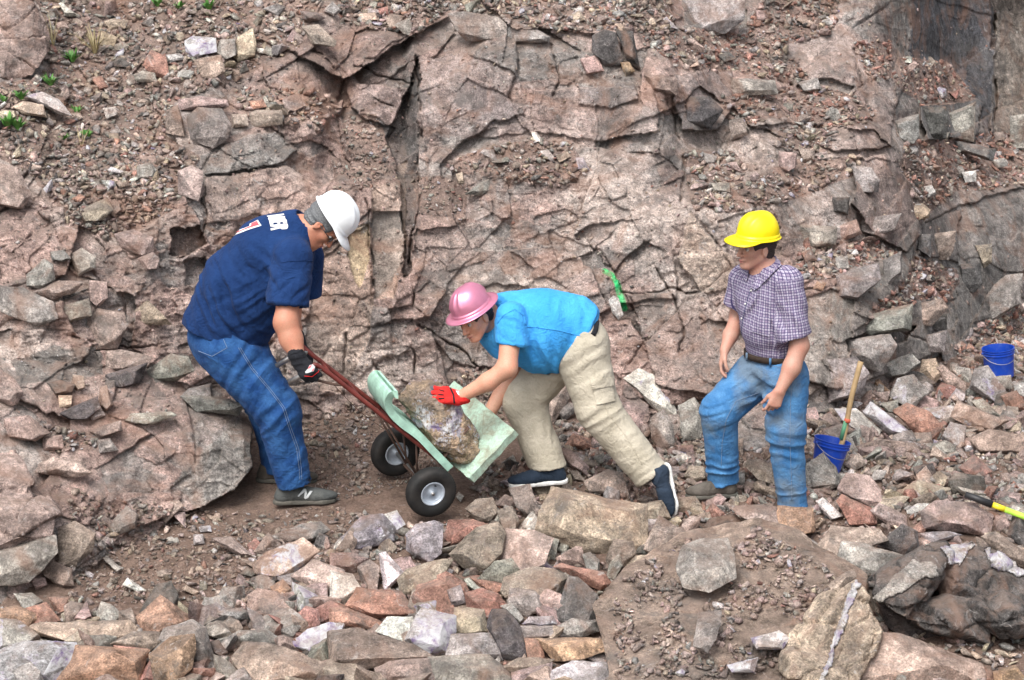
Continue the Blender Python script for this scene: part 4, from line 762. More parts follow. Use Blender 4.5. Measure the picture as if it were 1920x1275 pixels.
# density map of ground rubble (stones per area) by photo polygon
RUB = [
 ([(430, 1120), (640, 1090), (1130, 1090), (1130, 1290), (0, 1290), (0, 1180), (300, 1150)], 90, 900, (.12, .24), None),
 # polygon, medium stones, small stones, size range m (medium), colour bias
 ([(480, 1010), (760, 995), (900, 960), (1290, 960), (1500, 950), (1930, 900), (1930, 1290), (1130, 1290), (1120, 1100), (420, 1290), (0, 1290), (0, 1140), (300, 1150), (440, 1120)], 190, 5600, (.06, .19), None),
 ([(880, 880), (960, 860), (1300, 860), (1520, 820), (1930, 780), (1930, 960), (1500, 960), (1290, 980), (880, 960)], 110, 3000, (.06, .15), None),
 ([(1040, 790), (1330, 820), (1330, 880), (1060, 870)], 12, 900, (.05, .10), None),
 ([(1500, 790), (1620, 740), (1700, 700), (1800, 680), (1930, 650), (1930, 860), (1540, 860)], 90, 1700, (.07, .17), None),
 ([(1790, 650), (1850, 600), (1930, 560), (1930, 700), (1810, 700)], 8, 900, (.05, .10), 'R'),
 ([(560, 790), (700, 740), (900, 700), (960, 700), (1010, 750), (880, 860), (700, 930), (600, 940)], 10, 2600, (.03, .07), 'B'),
 ([(130, 920), (430, 960), (640, 950), (780, 990), (430, 1130), (130, 1130)], 8, 2400, (.03, .06), 'B'),
 ([(1140, 1100), (1290, 1010), (1420, 985), (1590, 1090), (1560, 1200), (1400, 1270), (1160, 1270)], 0, 3000, (.03, .05), 'B'),
]
def rnd_in(poly, r):
    xs = [p[0] for p in poly]; ys = [p[1] for p in poly]
    while True:
        x, y = r.uniform(min(xs), max(xs)), r.uniform(min(ys), max(ys))
        if inpoly(np.array([x]), np.array([y]), poly)[0]: return x, y
CLEAR = [(330, 860, 660, 960), (690, 780, 900, 985)]      # trodden path and where the truck stands
sv, sf, sc_, so = [], [], [], 0
def small(x, y, s, key, Y=None, r=rng):
    global so
    Y = surf(x, y) if Y is None else Y - .012
    p = W(x, y, Y); V, F = TPL[r.randrange(len(TPL))]
    V = (V * s * np.array((r.uniform(.8, 1.2), r.uniform(.8, 1.2), r.uniform(.6, 1.1)))) @ rand_rot(r, .6).T + p + np.array((0, -.12 * s, .08 * s))
    sv.append(V); sf.append(F + so); so += len(V)
    q = 0.0
    if key == 'W': q = r.uniform(.3, .9)
    sc_.append(np.tile(np.r_[np.array(shade(C_[key], r)) * r.uniform(.8, 1.4), q], (len(V), 1)))
def grit_key(bias, r):
    if bias and r.random() < (.24 if bias == 'R' else .5): return bias
    return r.choice(CK + ['T', 'G', 'P'])
for poly, nm, ns, rg, bias in RUB:
    for i in range(ns):
        x, y = rnd_in(poly, rng)
        s = .012 + .055 * rng.random() ** 3.2 if bias == 'B' else .018 + .075 * rng.random() ** 2.4
        if any(a < x < c and b_ < y < d for a, b_, c, d in CLEAR): s = min(s, .022)
        if poly is RUB[-1][0]:
            if vnoise(np.array(x / 45.), np.array(y / 30.), seed=6) < -.25: continue
            s *= .95
        small(x, y, s, grit_key(bias if poly is not RUB[-1][0] else 'P', rng), slab_Y(x, y) if poly is RUB[-1][0] else None)
DEN = {'tl': 5200, 'tm': 2600, 'tr': 1400, 'a': 260, 'b': 330, 'c': 420, 'd': 560, 'e': 420, 'e2': 200, 'f': 260, 'g': 420, 'h': 1250, 'i': 480, 'j': 560, 'k': 120, 'l': 160, 'm': 700, 'n': 420, 'o': 200, 'q': 120}
MEDS = []
for k_, pl in GR.items():
    bias = 'R' if k_ in ('tr', 'd', 'f', 'g', 'h', 'i', 'j') else ('B' if k_ in ('a', 'k', 'l', 'o', 'm') else None)
    for i in range(DEN[k_]):
        x, y = rnd_in(pl, rng); s = .014 + .065 * rng.random() ** 2.6
        if bias == 'B' and k_ != 'm': s *= .6
        small(x, y, s, grit_key(bias, rng))
for i in range(6500):      # thin scatter caught on the face
    x, y = rng.uniform(0, 1920), rng.uniform(0, 800); small(x, y, .007 + .026 * rng.random() ** 2.5, grit_key('P', rng))
# medium stones, one object each
med = []
for poly, nm, ns, rg, bias in RUB:
    for i in range(nm * 4):
        x, y = rnd_in(poly, rng)
        if sum(1 for m_ in med if m_[5] is poly) >= nm: break
        if covered(x, y) or any(a < x < c and b_ < y < d for a, b_, c, d in CLEAR): continue
        s = rng.uniform(*rg); med.append((x, y, s, grit_key(bias, rng), None, poly))
for k_, n_ in (('tl', 46), ('tm', 26), ('tr', 8), ('h', 14), ('d', 5), ('i', 5), ('j', 5), ('g', 4), ('c', 4), ('e', 5), ('b', 5)):
    pl = GR[k_]
    for i in range(n_):
        x, y = rnd_in(pl, rng)
        if covered(x, y, 3): continue
        med.append((x, y, rng.uniform(.055, .12), grit_key('R' if k_ in ('tr', 'h', 'd', 'i', 'j', 'g') and rng.random() < .4 else None, rng), None, pl))
med.sort(key=lambda m_: -m_[2])
quota = max(0, 300 - len(ROCKS)); print("traced rocks", len(ROCKS), "medium", len(med), "bed", len(BED))
for n_, (x, y, s, key, _, pl) in enumerate(med):
    r = random.Random(n_ * 13 + 5)
    V, F = TPL[r.randrange(len(TPL))]; R_ = rand_rot(r, .45)
    P_ = (V * s * 1.25 * np.array((1, 1, r.uniform(.8, 1.2)))) @ R_.T
    bm = hull(P_); rough_rock(bm, s, max(s / 9, .009), n_ + 900, .03)
    c = W(x, y, surf(x, y)) + np.array((0, -.18 * s, .12 * s))
    q = r.uniform(.4, .9) if key == 'W' else (r.uniform(.2, .5) if r.random() < .15 else 0.)
    if n_ < quota:
        o = finish_rock("rock", bm, M_ROCK, c, shade(C_[key], r), q)
        co = np.array([v.co for v in o.data.vertices]) + c; qx, qy = to_px(co)
        ROCKS.append((o, float(qx.mean()), float(qy.mean()), float(np.ptp(qx)), float(np.ptp(qy)), key, None))
    else:
        bmesh.ops.triangulate(bm, faces=bm.faces); bm.verts.index_update()
        V = np.array([v.co for v in bm.verts]) + c; F = np.array([[v.index for v in f.verts] for f in bm.faces]); bm.free()
        sv.append(V); sf.append(F + so); so += len(V); sc_.append(np.tile(np.r_[shade(C_[key], r), q], (len(V), 1)))
def stone_mass_material():
    m = M_TERR.copy(); m.name = "gravel"; return m
link("gravel", mesh_np("gravel", np.concatenate(sv), np.concatenate(sf), [stone_mass_material()], False, np.concatenate(sc_)), None, kind="stuff", category="gravel", label="loose broken stone chips strewn over ledges and floor")

# labels: colour, size and nearest landmark, with a count where look-alikes share them
LM = [(808, 922, "the near wheel of the hand truck"), (740, 850, "the far wheel of the hand truck"), (565, 925, "the navy shirted man's shoes"), (625, 400, "the white hard hat"), (880, 560, "the pink hard hat"), (1415, 425, "the yellow hard hat"),
      (1155, 540, "the green paint stroke"), (1555, 850, "the bucket holding the wooden handle"), (1870, 675, "the upright blue bucket"), (1870, 945, "the yellow tool handle"), (925, 850, "the green foam pad"), (1010, 890, "the blue shirted man's front shoe"),
      (1235, 915, "the blue shirted man's back shoe"), (1340, 915, "the plaid shirted man's boot"), (1110, 985, "the big brown block"), (1350, 1130, "the big dusty slab"), (1750, 1100, "the big dark boulder"), (60, 960, "the big pink boulder on the left"),
      (375, 88, "the white speckled talus stone"), (60, 1210, "the bottom left corner"), (1880, 1240, "the bottom right corner"), (20, 60, "the top left corner"), (1780, 60, "the dark wall at the top right"), (950, 55, "the pale grey top slab"),
      (740, 1200, "the white quartz block at the bottom"), (350, 1180, "the orange stones at the bottom"), (1490, 955, "the orange block under the bent leg"), (1700, 820, "the violet quartz slab"), (1200, 760, "the quartz arch behind the men"), (420, 860, "the grey outcrop by the path"),
      (250, 980, "the dirt path"), (1070, 295, "the pale stones on the middle ledge"), (450, 230, "the rounded block on the talus"), (1740, 520, "the red gravel ledge"), (150, 200, "the green weeds"), (1340, 380, "the ledge above the yellow hard hat"), (100, 700, "the pink ledges on the left")]
grp = {}
for R in ROCKS:
    o, x, y, w, h, key = R[:6]; s = max(w, h)
    lx, ly, ln = min(LM, key=lambda l: (l[0] - x) ** 2 + 1.3 * (l[1] - y) ** 2)
    dx, dy = x - lx, y - ly
    rel = "beside" if math.hypot(dx, dy) < 28 else ("left of" if dx < -abs(dy) else "right of" if dx > abs(dy) else "above" if dy < 0 else "below")
    sz = "huge" if s > 260 else "large" if s > 130 else "medium" if s > 60 else "small"
    sh = "flat" if h < .45 * w else "upright" if h > 1.25 * w else "angular"
    grp.setdefault(f"{sz} {sh} {CN[key]} rock {rel} {ln}", []).append(R)
ORD = ["first", "second", "third", "fourth", "fifth", "sixth", "seventh", "eighth", "ninth", "tenth"]
for base, L in grp.items():
    L.sort(key=lambda R: R[1])
    for i, R in enumerate(L):
        o = R[0]; lab = base if len(L) == 1 else f"{base}, " + ("leftmost" if i == 0 else "rightmost" if i == len(L) - 1 else ORD[i] + " from left")
        o["label"] = lab; o["category"] = "rock"; o["group"] = "broken rocks lying in the quarry"
# ------------------------------------------------------------------ bodies: rounded forms blended into one continuous surface
def nrm(v): v = np.asarray(v, float); return v / max(1e-9, np.linalg.norm(v))
def frame(z, x):
    """columns: x(forward), y(left), z(up)"""
    z = nrm(z); x = np.asarray(x, float); x = nrm(x - z * np.dot(x, z)); return np.stack([x, np.cross(z, x), z], 1)
def cone(a, b, ra, rb, k=.02, op='+', sq=None, sqf=1.0):
    return dict(t='c', a=np.asarray(a, float), b=np.asarray(b, float), ra=ra, rb=rb, k=k, op=op, sq=sq, sqf=sqf)
def ell(c, r, R=None, k=.02, op='+'): return dict(t='e', c=np.asarray(c, float), r=np.asarray(r, float), R=np.eye(3) if R is None else R, k=k, op=op)
def bx(c, h, R=None, rad=.01, k=.01, op='+'): return dict(t='b', c=np.asarray(c, float), h=np.asarray(h, float), R=np.eye(3) if R is None else R, rad=rad, k=k, op=op)
def cut(p, n, r=None): return dict(t='p', p=np.asarray(p, float), n=nrm(n), r=r, op='&')      # keep the side against n (inside radius r of p if given)
def bounds(q):
    if q['t'] == 'c': m = np.full(3, max(q['ra'], q['rb'])); return np.minimum(q['a'], q['b']) - m, np.maximum(q['a'], q['b']) + m
    if q['t'] == 'e': m = np.full(3, q['r'].max()); return q['c'] - m, q['c'] + m
    m = np.full(3, np.linalg.norm(q['h']) + q['rad']); return q['c'] - m, q['c'] + m
def sd(q, X):
    if q['t'] == 'c':
        ba = q['b'] - q['a']; pa = X - q['a']; h = np.clip((pa @ ba) / max(1e-9, ba @ ba), 0, 1)
        D = pa - h[..., None] * ba
        if q['sq'] is not None:
            s = nrm(q['sq']); c = D @ s; D = D + (c * (1 / q['sqf'] - 1))[..., None] * s
        return (np.sqrt((D * D).sum(-1)) - (q['ra'] + (q['rb'] - q['ra']) * h)).astype(np.float32)
    if q['t'] == 'e':
        D = (X - q['c']) @ q['R']; k0 = np.sqrt(((D / q['r']) ** 2).sum(-1)); k1 = np.sqrt(((D / q['r'] ** 2) ** 2).sum(-1))
        return (k0 * (k0 - 1) / np.maximum(k1, 1e-6)).astype(np.float32)
    if q['t'] == 'b':
        D = np.abs((X - q['c']) @ q['R']) - q['h']
        return (np.sqrt((np.maximum(D, 0) ** 2).sum(-1)) + np.minimum(D.max(-1), 0) - q['rad']).astype(np.float32)
    return ((X - q['p']) @ q['n']).astype(np.float32)
BIG = .06
def field(prims, h, lo, hi):
    n = np.ceil((hi - lo) / h).astype(int) + 1; D = np.full(n, BIG, np.float32)
    ax = [lo[i] + h * np.arange(n[i]) for i in range(3)]
    for q in prims:
        if q['t'] == 'p' and q['r'] is None: i0, i1 = np.zeros(3, int), n
        else:
            if q['t'] == 'p': a, b_ = q['p'] - q['r'], q['p'] + q['r']
            else: a, b_ = bounds(q); a = a - BIG; b_ = b_ + BIG
            i0 = np.clip(np.floor((a - lo) / h).astype(int), 0, n); i1 = np.clip(np.ceil((b_ - lo) / h).astype(int) + 1, 0, n)
        if (i1 <= i0).any(): continue
        s = tuple(slice(i0[i], i1[i]) for i in range(3))
        X = np.stack(np.meshgrid(ax[0][s[0]], ax[1][s[1]], ax[2][s[2]], indexing='ij'), -1)
        d = sd(q, X); d0 = D[s]
        if q['op'] == '+':
            k = q['k']; hh = np.maximum(k - np.abs(d0 - d), 0) / k; D[s] = np.minimum(d0, d) - hh * hh * k * .25
        elif q['op'] == '-':
            k = q['k']; d = -d; hh = np.maximum(k - np.abs(d0 - d), 0) / k; D[s] = np.maximum(d0, d) + hh * hh * k * .25
        else:
            if q['r'] is not None: d = np.where(((X - q['p']) ** 2).sum(-1) < q['r'] ** 2, d, -9)
            D[s] = np.maximum(d0, d)
    return D, ax
def nets(D, ax, h):
    """surface nets"""
    s = D < 0; c = np.zeros(tuple(np.array(D.shape) - 1), np.int8)
    corners = [(a, b_, e) for a in (0, 1) for b_ in (0, 1) for e in (0, 1)]
    sl = lambda o, n: slice(o, n - 1 + o)
    nx, ny, nz = D.shape
    for a, b_, e in corners: c += s[sl(a, nx), sl(b_, ny), sl(e, nz)]
    act = (c > 0) & (c < 8); I = np.argwhere(act); vid = np.full(act.shape, -1, np.int64); vid[act] = np.arange(len(I))
    P_ = np.zeros((len(I), 3)); W_ = np.zeros(len(I))
    val = {o: D[I[:, 0] + o[0], I[:, 1] + o[1], I[:, 2] + o[2]].astype(float) for o in corners}
    for o in corners:
        for d in range(3):
            if o[d]: continue
            o2 = list(o); o2[d] = 1; o2 = tuple(o2); v0, v1 = val[o], val[o2]; m = (v0 < 0) != (v1 < 0)
            t = np.where(m, v0 / np.where(m, v0 - v1, 1), 0); p = np.array(o, float)[None] + t[:, None] * np.eye(3)[d]
            P_ += p * m[:, None]; W_ += m
    V = np.array([a[0] for a in ax]) + (I + P_ / W_[:, None]) * h
    F = []
    for d in range(3):
        a, b_ = [(1, 2), (2, 0), (0, 1)][d]
        s0 = [slice(None)] * 3; s1 = [slice(None)] * 3; s0[d] = slice(0, -1); s1[d] = slice(1, None)
        A, B = s[tuple(s0)], s[tuple(s1)]; e = np.argwhere(A != B)
        e = e[(e[:, a] > 0) & (e[:, b_] > 0) & (e[:, a] < D.shape[a] - 1) & (e[:, b_] < D.shape[b_] - 1)]
        ea, eb = np.eye(3, dtype=int)[a], np.eye(3, dtype=int)[b_]
        q = [vid[tuple((e - k).T)] for k in (0, ea, ea + eb, eb)]
        inside = A[tuple(e.T)]
        f = np.stack(q, 1); f = np.where(inside[:, None], f[:, ::1], f[:, ::-1]); F.append(f)
    return V, np.concatenate(F)
def relax(V, F, it, lam=.5):
    """light smoothing of a quad mesh"""
    e = np.concatenate([F[:, [0, 1]], F[:, [1, 2]], F[:, [2, 3]], F[:, [3, 0]]])
    for k in range(it):
        S = np.zeros_like(V); c = np.zeros(len(V))
        for i, j in ((0, 1), (1, 0)):
            for d in range(3): S[:, d] += np.bincount(e[:, i], V[e[:, j], d], len(V))
            c += np.bincount(e[:, i], None, len(V))
        l = lam if k % 2 == 0 else -lam * .9
        V = V + l * (S / np.maximum(c, 1)[:, None] - V)
    return V
def vnormals(V, F):
    n = np.cross(V[F[:, 2]] - V[F[:, 0]], V[F[:, 3]] - V[F[:, 1]]); N_ = np.zeros_like(V)
    for k in range(4):
        for d in range(3): N_[:, d] += np.bincount(F[:, k], n[:, d], len(V))
    return N_ / np.maximum(np.linalg.norm(N_, axis=1), 1e-12)[:, None]
def build(name, prims, mat, parent, h=.007, disp=None, smooth_it=2, uvf=None, **kw):
    bs = [bounds(q) for q in prims if q['op'] == '+']; lo = np.min([b_[0] for b_ in bs], 0) - 3 * h; hi = np.max([b_[1] for b_ in bs], 0) + 3 * h
    D, ax = field(prims, h, lo, hi); V, F = nets(D, ax, h); V = relax(V, F, smooth_it)
    if disp:
        n = vnormals(V, F); V = V + n * disp(V, n)[:, None]
    uv = uvf(V) if uvf is not None else None
    o = link(name, mesh_np(name, V, F, [mat], True, uv), None, **kw); adopt(o, parent); return o
def folds(spec, base=.0025):
    """spec: list of (origin, direction across the folds, direction along, freq, amp, reach)"""
    def f(V, n):
        d = base * fbm(V[:, 0] * 16, V[:, 1] * 16, V[:, 2] * 16, o=3, seed=7)
        for i, (o, ac, al, fr, am, rc) in enumerate(spec):
            o = np.asarray(o, float); ac = nrm(ac); al = nrm(al); R_ = V - o; u = R_ @ ac; v = R_ @ al; w_ = R_ @ np.cross(ac, al)
            wa = .10 * fbm(V[:, 0] * 6, V[:, 1] * 6, V[:, 2] * 6, o=2, seed=20 + i)
            uu = u + .35 * wa + .25 * v * vnoise(v * 3, w_ * 2, 0, 50 + i); nz_ = vnoise(uu * fr * .8, v * 2.6 + 3 * wa, w_ * 3.5, 60 + i) * .62 + vnoise(uu * fr * 1.7, v * 4.5, w_ * 6, 70 + i) * .38
            rd = np.clip(1 - nz_ * nz_ * 9 / (1 + 2.5 * np.abs(nz_)), 0, 1)
            g = np.exp(-((R_ ** 2).sum(1) / rc ** 2)) * (.45 + .55 * smooth(-.35, .35, vnoise(u * 5, v * 3, w_ * 3, 33 + i)))
            d = d + 2.1 * am * (rd - .35) * g
        return d
    return f

# ---- cloth, skin and plastic
def cloth(name, c, c2=None, rough=.9, scale=30, weave=700, wb=.25, fade=.35):
    m, t, b = nodes(name); tc = N(t, "ShaderNodeTexCoord"); pos = tc.outputs["Object"]
    n1 = noise(t, pos, scale * .25, 5, .6); n2 = noise(t, pos, scale * 3, 4, .6)
    cc = mix(t, c, c2 or tuple(min(1, x * 1.3) for x in c), ramp(t, n1.outputs["Fac"], [(.38, G3(0)), (.65, G3(1))]).outputs[0])
    cc = mix(t, cc, ramp(t, n2.outputs["Fac"], [(.3, G3(.8)), (.7, G3(1.18))]).outputs[0], fade, 'MULTIPLY')
    t.links.new(cc, b.inputs["Base Color"]); b.inputs["Roughness"].default_value = rough; b.inputs["Specular IOR Level"].default_value = .15
    b.inputs["Sheen Weight"].default_value = .03
    n3 = noise(t, pos, weave, 2, .5); b1 = bump(t, b, n3.outputs["Fac"], wb, .0012); n4 = noise(t, pos, 17, 5, .55, 2.2); bump(t, b, n4.outputs["Fac"], .42, .03, b1)
    return m
M_NAVY = cloth("navy_cotton", (.008, .028, .10), (.012, .040, .135)); M_SKYB = cloth("light_blue_cotton", (.045, .30, .70), (.065, .37, .78)); M_KHAKI = cloth("khaki_cotton", (.42, .38, .30), (.52, .475, .385)); M_WHITE_CLOTH = cloth("white_print", (.75, .74, .73)); M_RED_PRINT = cloth("red_print", (.60, .10, .12))
M_BLACKG = cloth("black_knit", (.015, .016, .02)); M_REDG = cloth("red_knit", (.60, .022, .022), (.68, .04, .035)); M_GREYRUB = cloth("grey_rubber_coating", (.10, .11, .125)); M_BELT = cloth("brown_leather", (.035, .024, .018), rough=.6)
M_SHOEG = cloth("grey_shoe_fabric", (.045, .05, .052), (.11, .115, .11)); M_SOLEG = cloth("dusty_grey_rubber", (.08, .08, .07), (.15, .14, .12)); M_SHOEN = cloth("dark_navy_mesh", (.018, .028, .045), (.03, .045, .07)); M_SOLEW = cloth("white_foam", (.62, .62, .60)); M_BOOT = cloth("worn_brown_leather", (.075, .066, .056), (.13, .115, .10)); M_STITCH = cloth("pale_stitching", (.16, .21, .29)); M_SILVER_PRINT = cloth("silver_print", (.5, .52, .52))
def denim(name, c, c2, dirt=0.0):
    m = cloth(name, c, c2, scale=36, weave=420, wb=.5, fade=.6); t = m.node_tree; b = t.nodes["Principled BSDF"]
    if dirt:
        src = b.inputs["Base Color"].links[0].from_socket; tc = N(t, "ShaderNodeTexCoord"); n = noise(t, tc.outputs["Object"], 4.2, 4, .55)
        t.links.new(mix(t, src, (.20, .20, .15), ramp(t, n.outputs["Fac"], [(.46, G3(0)), (.62, G3(dirt))]).outputs[0]), b.inputs["Base Color"])
    return m
M_JEAN1 = denim("blue_denim", (.012, .052, .175), (.032, .105, .27)); M_JEAN3 = denim("light_blue_denim", (.04, .145, .33), (.085, .23, .44), .5)
def skin(name, c, red=.5):
    m, t, b = nodes(name); tc = N(t, "ShaderNodeTexCoord"); n = noise(t, tc.outputs["Object"], 13, 6, .7)
    cc = mix(t, c, (c[0] * 1.08, c[1] * .72, c[2] * .66), ramp(t, n.outputs["Fac"], [(.4, G3(0)), (.65, G3(red))]).outputs[0]); n2 = noise(t, tc.outputs["Object"], 120, 3, .6)
    cc = mix(t, cc, ramp(t, n2.outputs["Fac"], [(.3, G3(.86)), (.7, G3(1.12))]).outputs[0], .6, 'MULTIPLY')
    t.links.new(cc, b.inputs["Base Color"]); b.inputs["Roughness"].default_value = .55; b.inputs["Subsurface Weight"].default_value = .12; b.inputs["Subsurface Radius"].default_value = (.012, .005, .003)
    bump(t, b, n2.outputs["Fac"], .25, .002); return m
M_SK1 = skin("tanned_skin", (.47, .225, .145)); M_SK2 = skin("fair_skin", (.58, .32, .22)); M_SK3 = skin("ruddy_skin", (.46, .265, .20))
def hairm(name, c, c2):
    m, t, b = nodes(name); tc = N(t, "ShaderNodeTexCoord"); mp = N(t, "ShaderNodeMapping"); mp.inputs["Scale"].default_value = (60, 240, 60); t.links.new(tc.outputs["Object"], mp.inputs[0]); n = noise(t, mp.outputs[0], 1.5, 4, .6, 1)
    t.links.new(ramp(t, n.outputs["Fac"], [(.35, c), (.65, c2)]).outputs[0], b.inputs["Base Color"]); b.inputs["Roughness"].default_value = .6; bump(t, b, n.outputs["Fac"], .6, .004); return m
M_HAIRG = hairm("greying_hair", (.05, .052, .055), (.19, .20, .21)); M_HAIRD = hairm("dark_hair", (.016, .011, .009), (.05, .035, .027))
def plain(name, c, rough=.4, metal=0.0, coat=0.0, nz=.1):
    m, t, b = nodes(name); tc = N(t, "ShaderNodeTexCoord"); n = noise(t, tc.outputs["Object"], 14, 6, .65)
    t.links.new(mix(t, c, ramp(t, n.outputs["Fac"], [(.3, G3(1 - nz)), (.7, G3(1 + nz))]).outputs[0], 1, 'MULTIPLY'), b.inputs["Base Color"])
    b.inputs["Roughness"].default_value = rough; b.inputs["Metallic"].default_value = metal; b.inputs["Coat Weight"].default_value = coat
    t.links.new(mth(t, 'ADD', mth(t, 'MULTIPLY', n.outputs["Fac"], .25), rough - .12), b.inputs["Roughness"]); return m
M_HATW = plain("white_plastic", (.78, .81, .83), .32, nz=.04); M_HATY = plain("yellow_plastic", (.85, .68, .003), .38, nz=.10); M_HATP = plain("pink_metallic", (.68, .26, .38), .36, .55, nz=.08)
M_EYE = plain("eye_white", (.6, .58, .55), .2); M_IRIS = plain("iris_dark", (.02, .014, .01), .2); M_LIP = plain("lip", (.42, .15, .13), .5); M_GLASS = plain("dark_lens", (.03, .03, .035), .1); M_BLACKP = plain("black_plastic", (.02, .02, .022), .5)
def plaid_material():
    m, t, b = nodes("plaid_cotton"); a = N(t, "ShaderNodeAttribute", attribute_name="col"); s = N(t, "ShaderNodeSeparateColor"); t.links.new(a.outputs["Color"], s.inputs[0])
    def line(ch, per, w, ph=0.0):
        x = mth(t, 'FRACT', mth(t, 'ADD', mth(t, 'MULTIPLY', ch, 1 / per), ph)); return mth(t, 'LESS_THAN', mth(t, 'ABSOLUTE', mth(t, 'SUBTRACT', x, .5)), w)
    P1 = .0160; base = (.25, .205, .30); c = mix(t, base, (.40, .37, .46), mth(t, 'MAXIMUM', line(s.outputs[0], P1 * 2, .16), line(s.outputs[1], P1 * 2, .16)))
    c = mix(t, c, (.05, .042, .11), line(s.outputs[0], P1, .10, .25)); c = mix(t, c, (.06, .05, .13), line(s.outputs[1], P1, .10, .25))
    t.links.new(c, b.inputs["Base Color"]); b.inputs["Roughness"].default_value = .9; b.inputs["Specular IOR Level"].default_value = .15; return m
M_PLAID = plaid_material()

# ---- things drawn on or stitched to a surface: photo lines dropped onto the mesh
def bvh(o):
    me = o.data; mw = o.matrix_world if o.parent is None else Matrix.Translation(Vector((0, 0, 0)))
    return BVHTree.FromPolygons([v.co[:] for v in me.vertices], [p.vertices[:] for p in me.polygons])
def drop(tree, px, py, off=.0015):
    d = Vector(nrm(W(px, py, 0) - CAM)); h = tree.ray_cast(Vector(CAM), d)
    if h[0] is None: return None
    n = h[1] if h[1].dot(d) < 0 else -h[1]; return h[0] + n * off
def stitch(name, o, line, mat, parent, r=.0018, n=8, tree=None):
    tree = tree or bvh(o); pts = []
    for a, b_ in zip(line[:-1], line[1:]):
        for k in range(n):
            q = drop(tree, a[0] + (b_[0] - a[0]) * k / n, a[1] + (b_[1] - a[1]) * k / n)
            if q is not None and (not pts or (q - pts[-1]).length < .06): pts.append(q)
    if len(pts) < 2: return None
    bm = bmesh.new(); tube_bm(bm, pts, r, 6); return adopt(from_bm(name, bm, mat), parent)
def decal(name, o, polys, mat, parent, tree=None, off=.002, step=1.6, uvf=None):
    tree = tree or bvh(o); bm = bmesh.new()
    for poly in polys:
        xs = [p[0] for p in poly]; ys = [p[1] for p in poly]; ed = []
        for a, b_ in zip(poly, poly[1:] + poly[:1]):
            k = max(1, int(math.hypot(b_[0] - a[0], b_[1] - a[1]) / step)); ed += [(a[0] + (b_[0] - a[0]) * i / k, a[1] + (b_[1] - a[1]) * i / k) for i in range(k)]
        from mathutils.geometry import delaunay_2d_cdt
        inner = [(x, y) for x in np.arange(min(xs), max(xs), step) for y in np.arange(min(ys), max(ys), step) if inpoly(np.array([x]), np.array([y]), poly)[0]]
        vs, es, fs, *_ = delaunay_2d_cdt([Vector(p) for p in ed + inner], [], [list(range(len(ed)))], 1, 1e-5)
        bv = []
        for p in vs:
            q = drop(tree, p.x, p.y, off); bv.append(bm.verts.new(q) if q is not None else None)
        for f in fs:
            if all(bv[i] is not None for i in f) and max((bv[f[i]].co - bv[f[i - 1]].co).length for i in range(len(f))) < .05:
                try: bm.faces.new([bv[i] for i in f])
                except ValueError: pass
    if not bm.faces: bm.free(); return None
    bmesh.ops.recalc_face_normals(bm, faces=bm.faces)
    r_ = adopt(from_bm(name, bm, mat), parent)
    if uvf is not None:
        cc = np.ones((len(r_.data.vertices), 4), np.float32); cc[:, :3] = uvf(np.array([v.co for v in r_.data.vertices])); at = r_.data.attributes.new("col", 'FLOAT_COLOR', 'POINT'); at.data.foreach_set("color", cc.ravel())
    sm = r_.modifiers.new("thickness", 'SOLIDIFY'); sm.thickness = .0012; sm.offset = 0; return r_

# ---- head, hand, shoe, helmet
def head_prims(c, up, fwd, s=1.0, nose=1.0, mouth_open=0.0):
    R = frame(up, fwd); c = np.asarray(c, float); L = lambda x, y, z: c + R @ (np.array((x, y, z)) * s); S = lambda *r: np.array(r) * s; k = .018 * s
    p = [ell(L(-.014, 0, .032), S(.098, .078, .090), R), ell(L(.028, 0, -.022), S(.064, .064, .086), R, k), cone(L(-.005, .052, -.045), L(.055, .022, -.098), .022 * s, .02 * s, k), cone(L(-.005, -.052, -.045), L(.055, -.022, -.098), .022 * s, .02 * s, k),
         ell(L(.066, 0, -.102), S(.024, .026, .02), R, k), ell(L(.055, .036, -.022), S(.030, .026, .024), R, .015), ell(L(.055, -.036, -.022), S(.030, .026, .024), R, .015),
         cone(L(.083, .034, .022), L(.090, 0, .020), .009 * s, .010 * s, .012), cone(L(.083, -.034, .022), L(.090, 0, .020), .009 * s, .010 * s, .012),
         ell(L(.098, .031, .001), S(.017, .017, .012), R, .012, '-'), ell(L(.098, -.031, .001), S(.017, .017, .012), R, .012, '-'),
         cone(L(.088, 0, .012), L(.088 + .026 * nose, 0, -.036), .0075 * s, .0115 * s, .010), ell(L(.098, .012, -.040), S(.012, .008, .008), R, .006), ell(L(.098, -.012, -.040), S(.012, .008, .008), R, .006),
         ell(L(.085, 0, -.066), S(.016, .025, .007), R, .008), ell(L(.082, 0, -.080), S(.015, .020, .008), R, .008), ell(L(.100, 0, -.0725), S(.014, .022, .0025 + .006 * mouth_open), R, .003, '-')]
    for y in (1, -1):
        p += [ell(L(-.008, .081 * y, -.004), S(.019, .009, .032), R, .006), ell(L(-.004, .092 * y, .000), S(.010, .007, .018), R, .004, '-'), ell(L(-.012, .079 * y, -.03), S(.009, .008, .011), R, .005)]
    return p, L, R
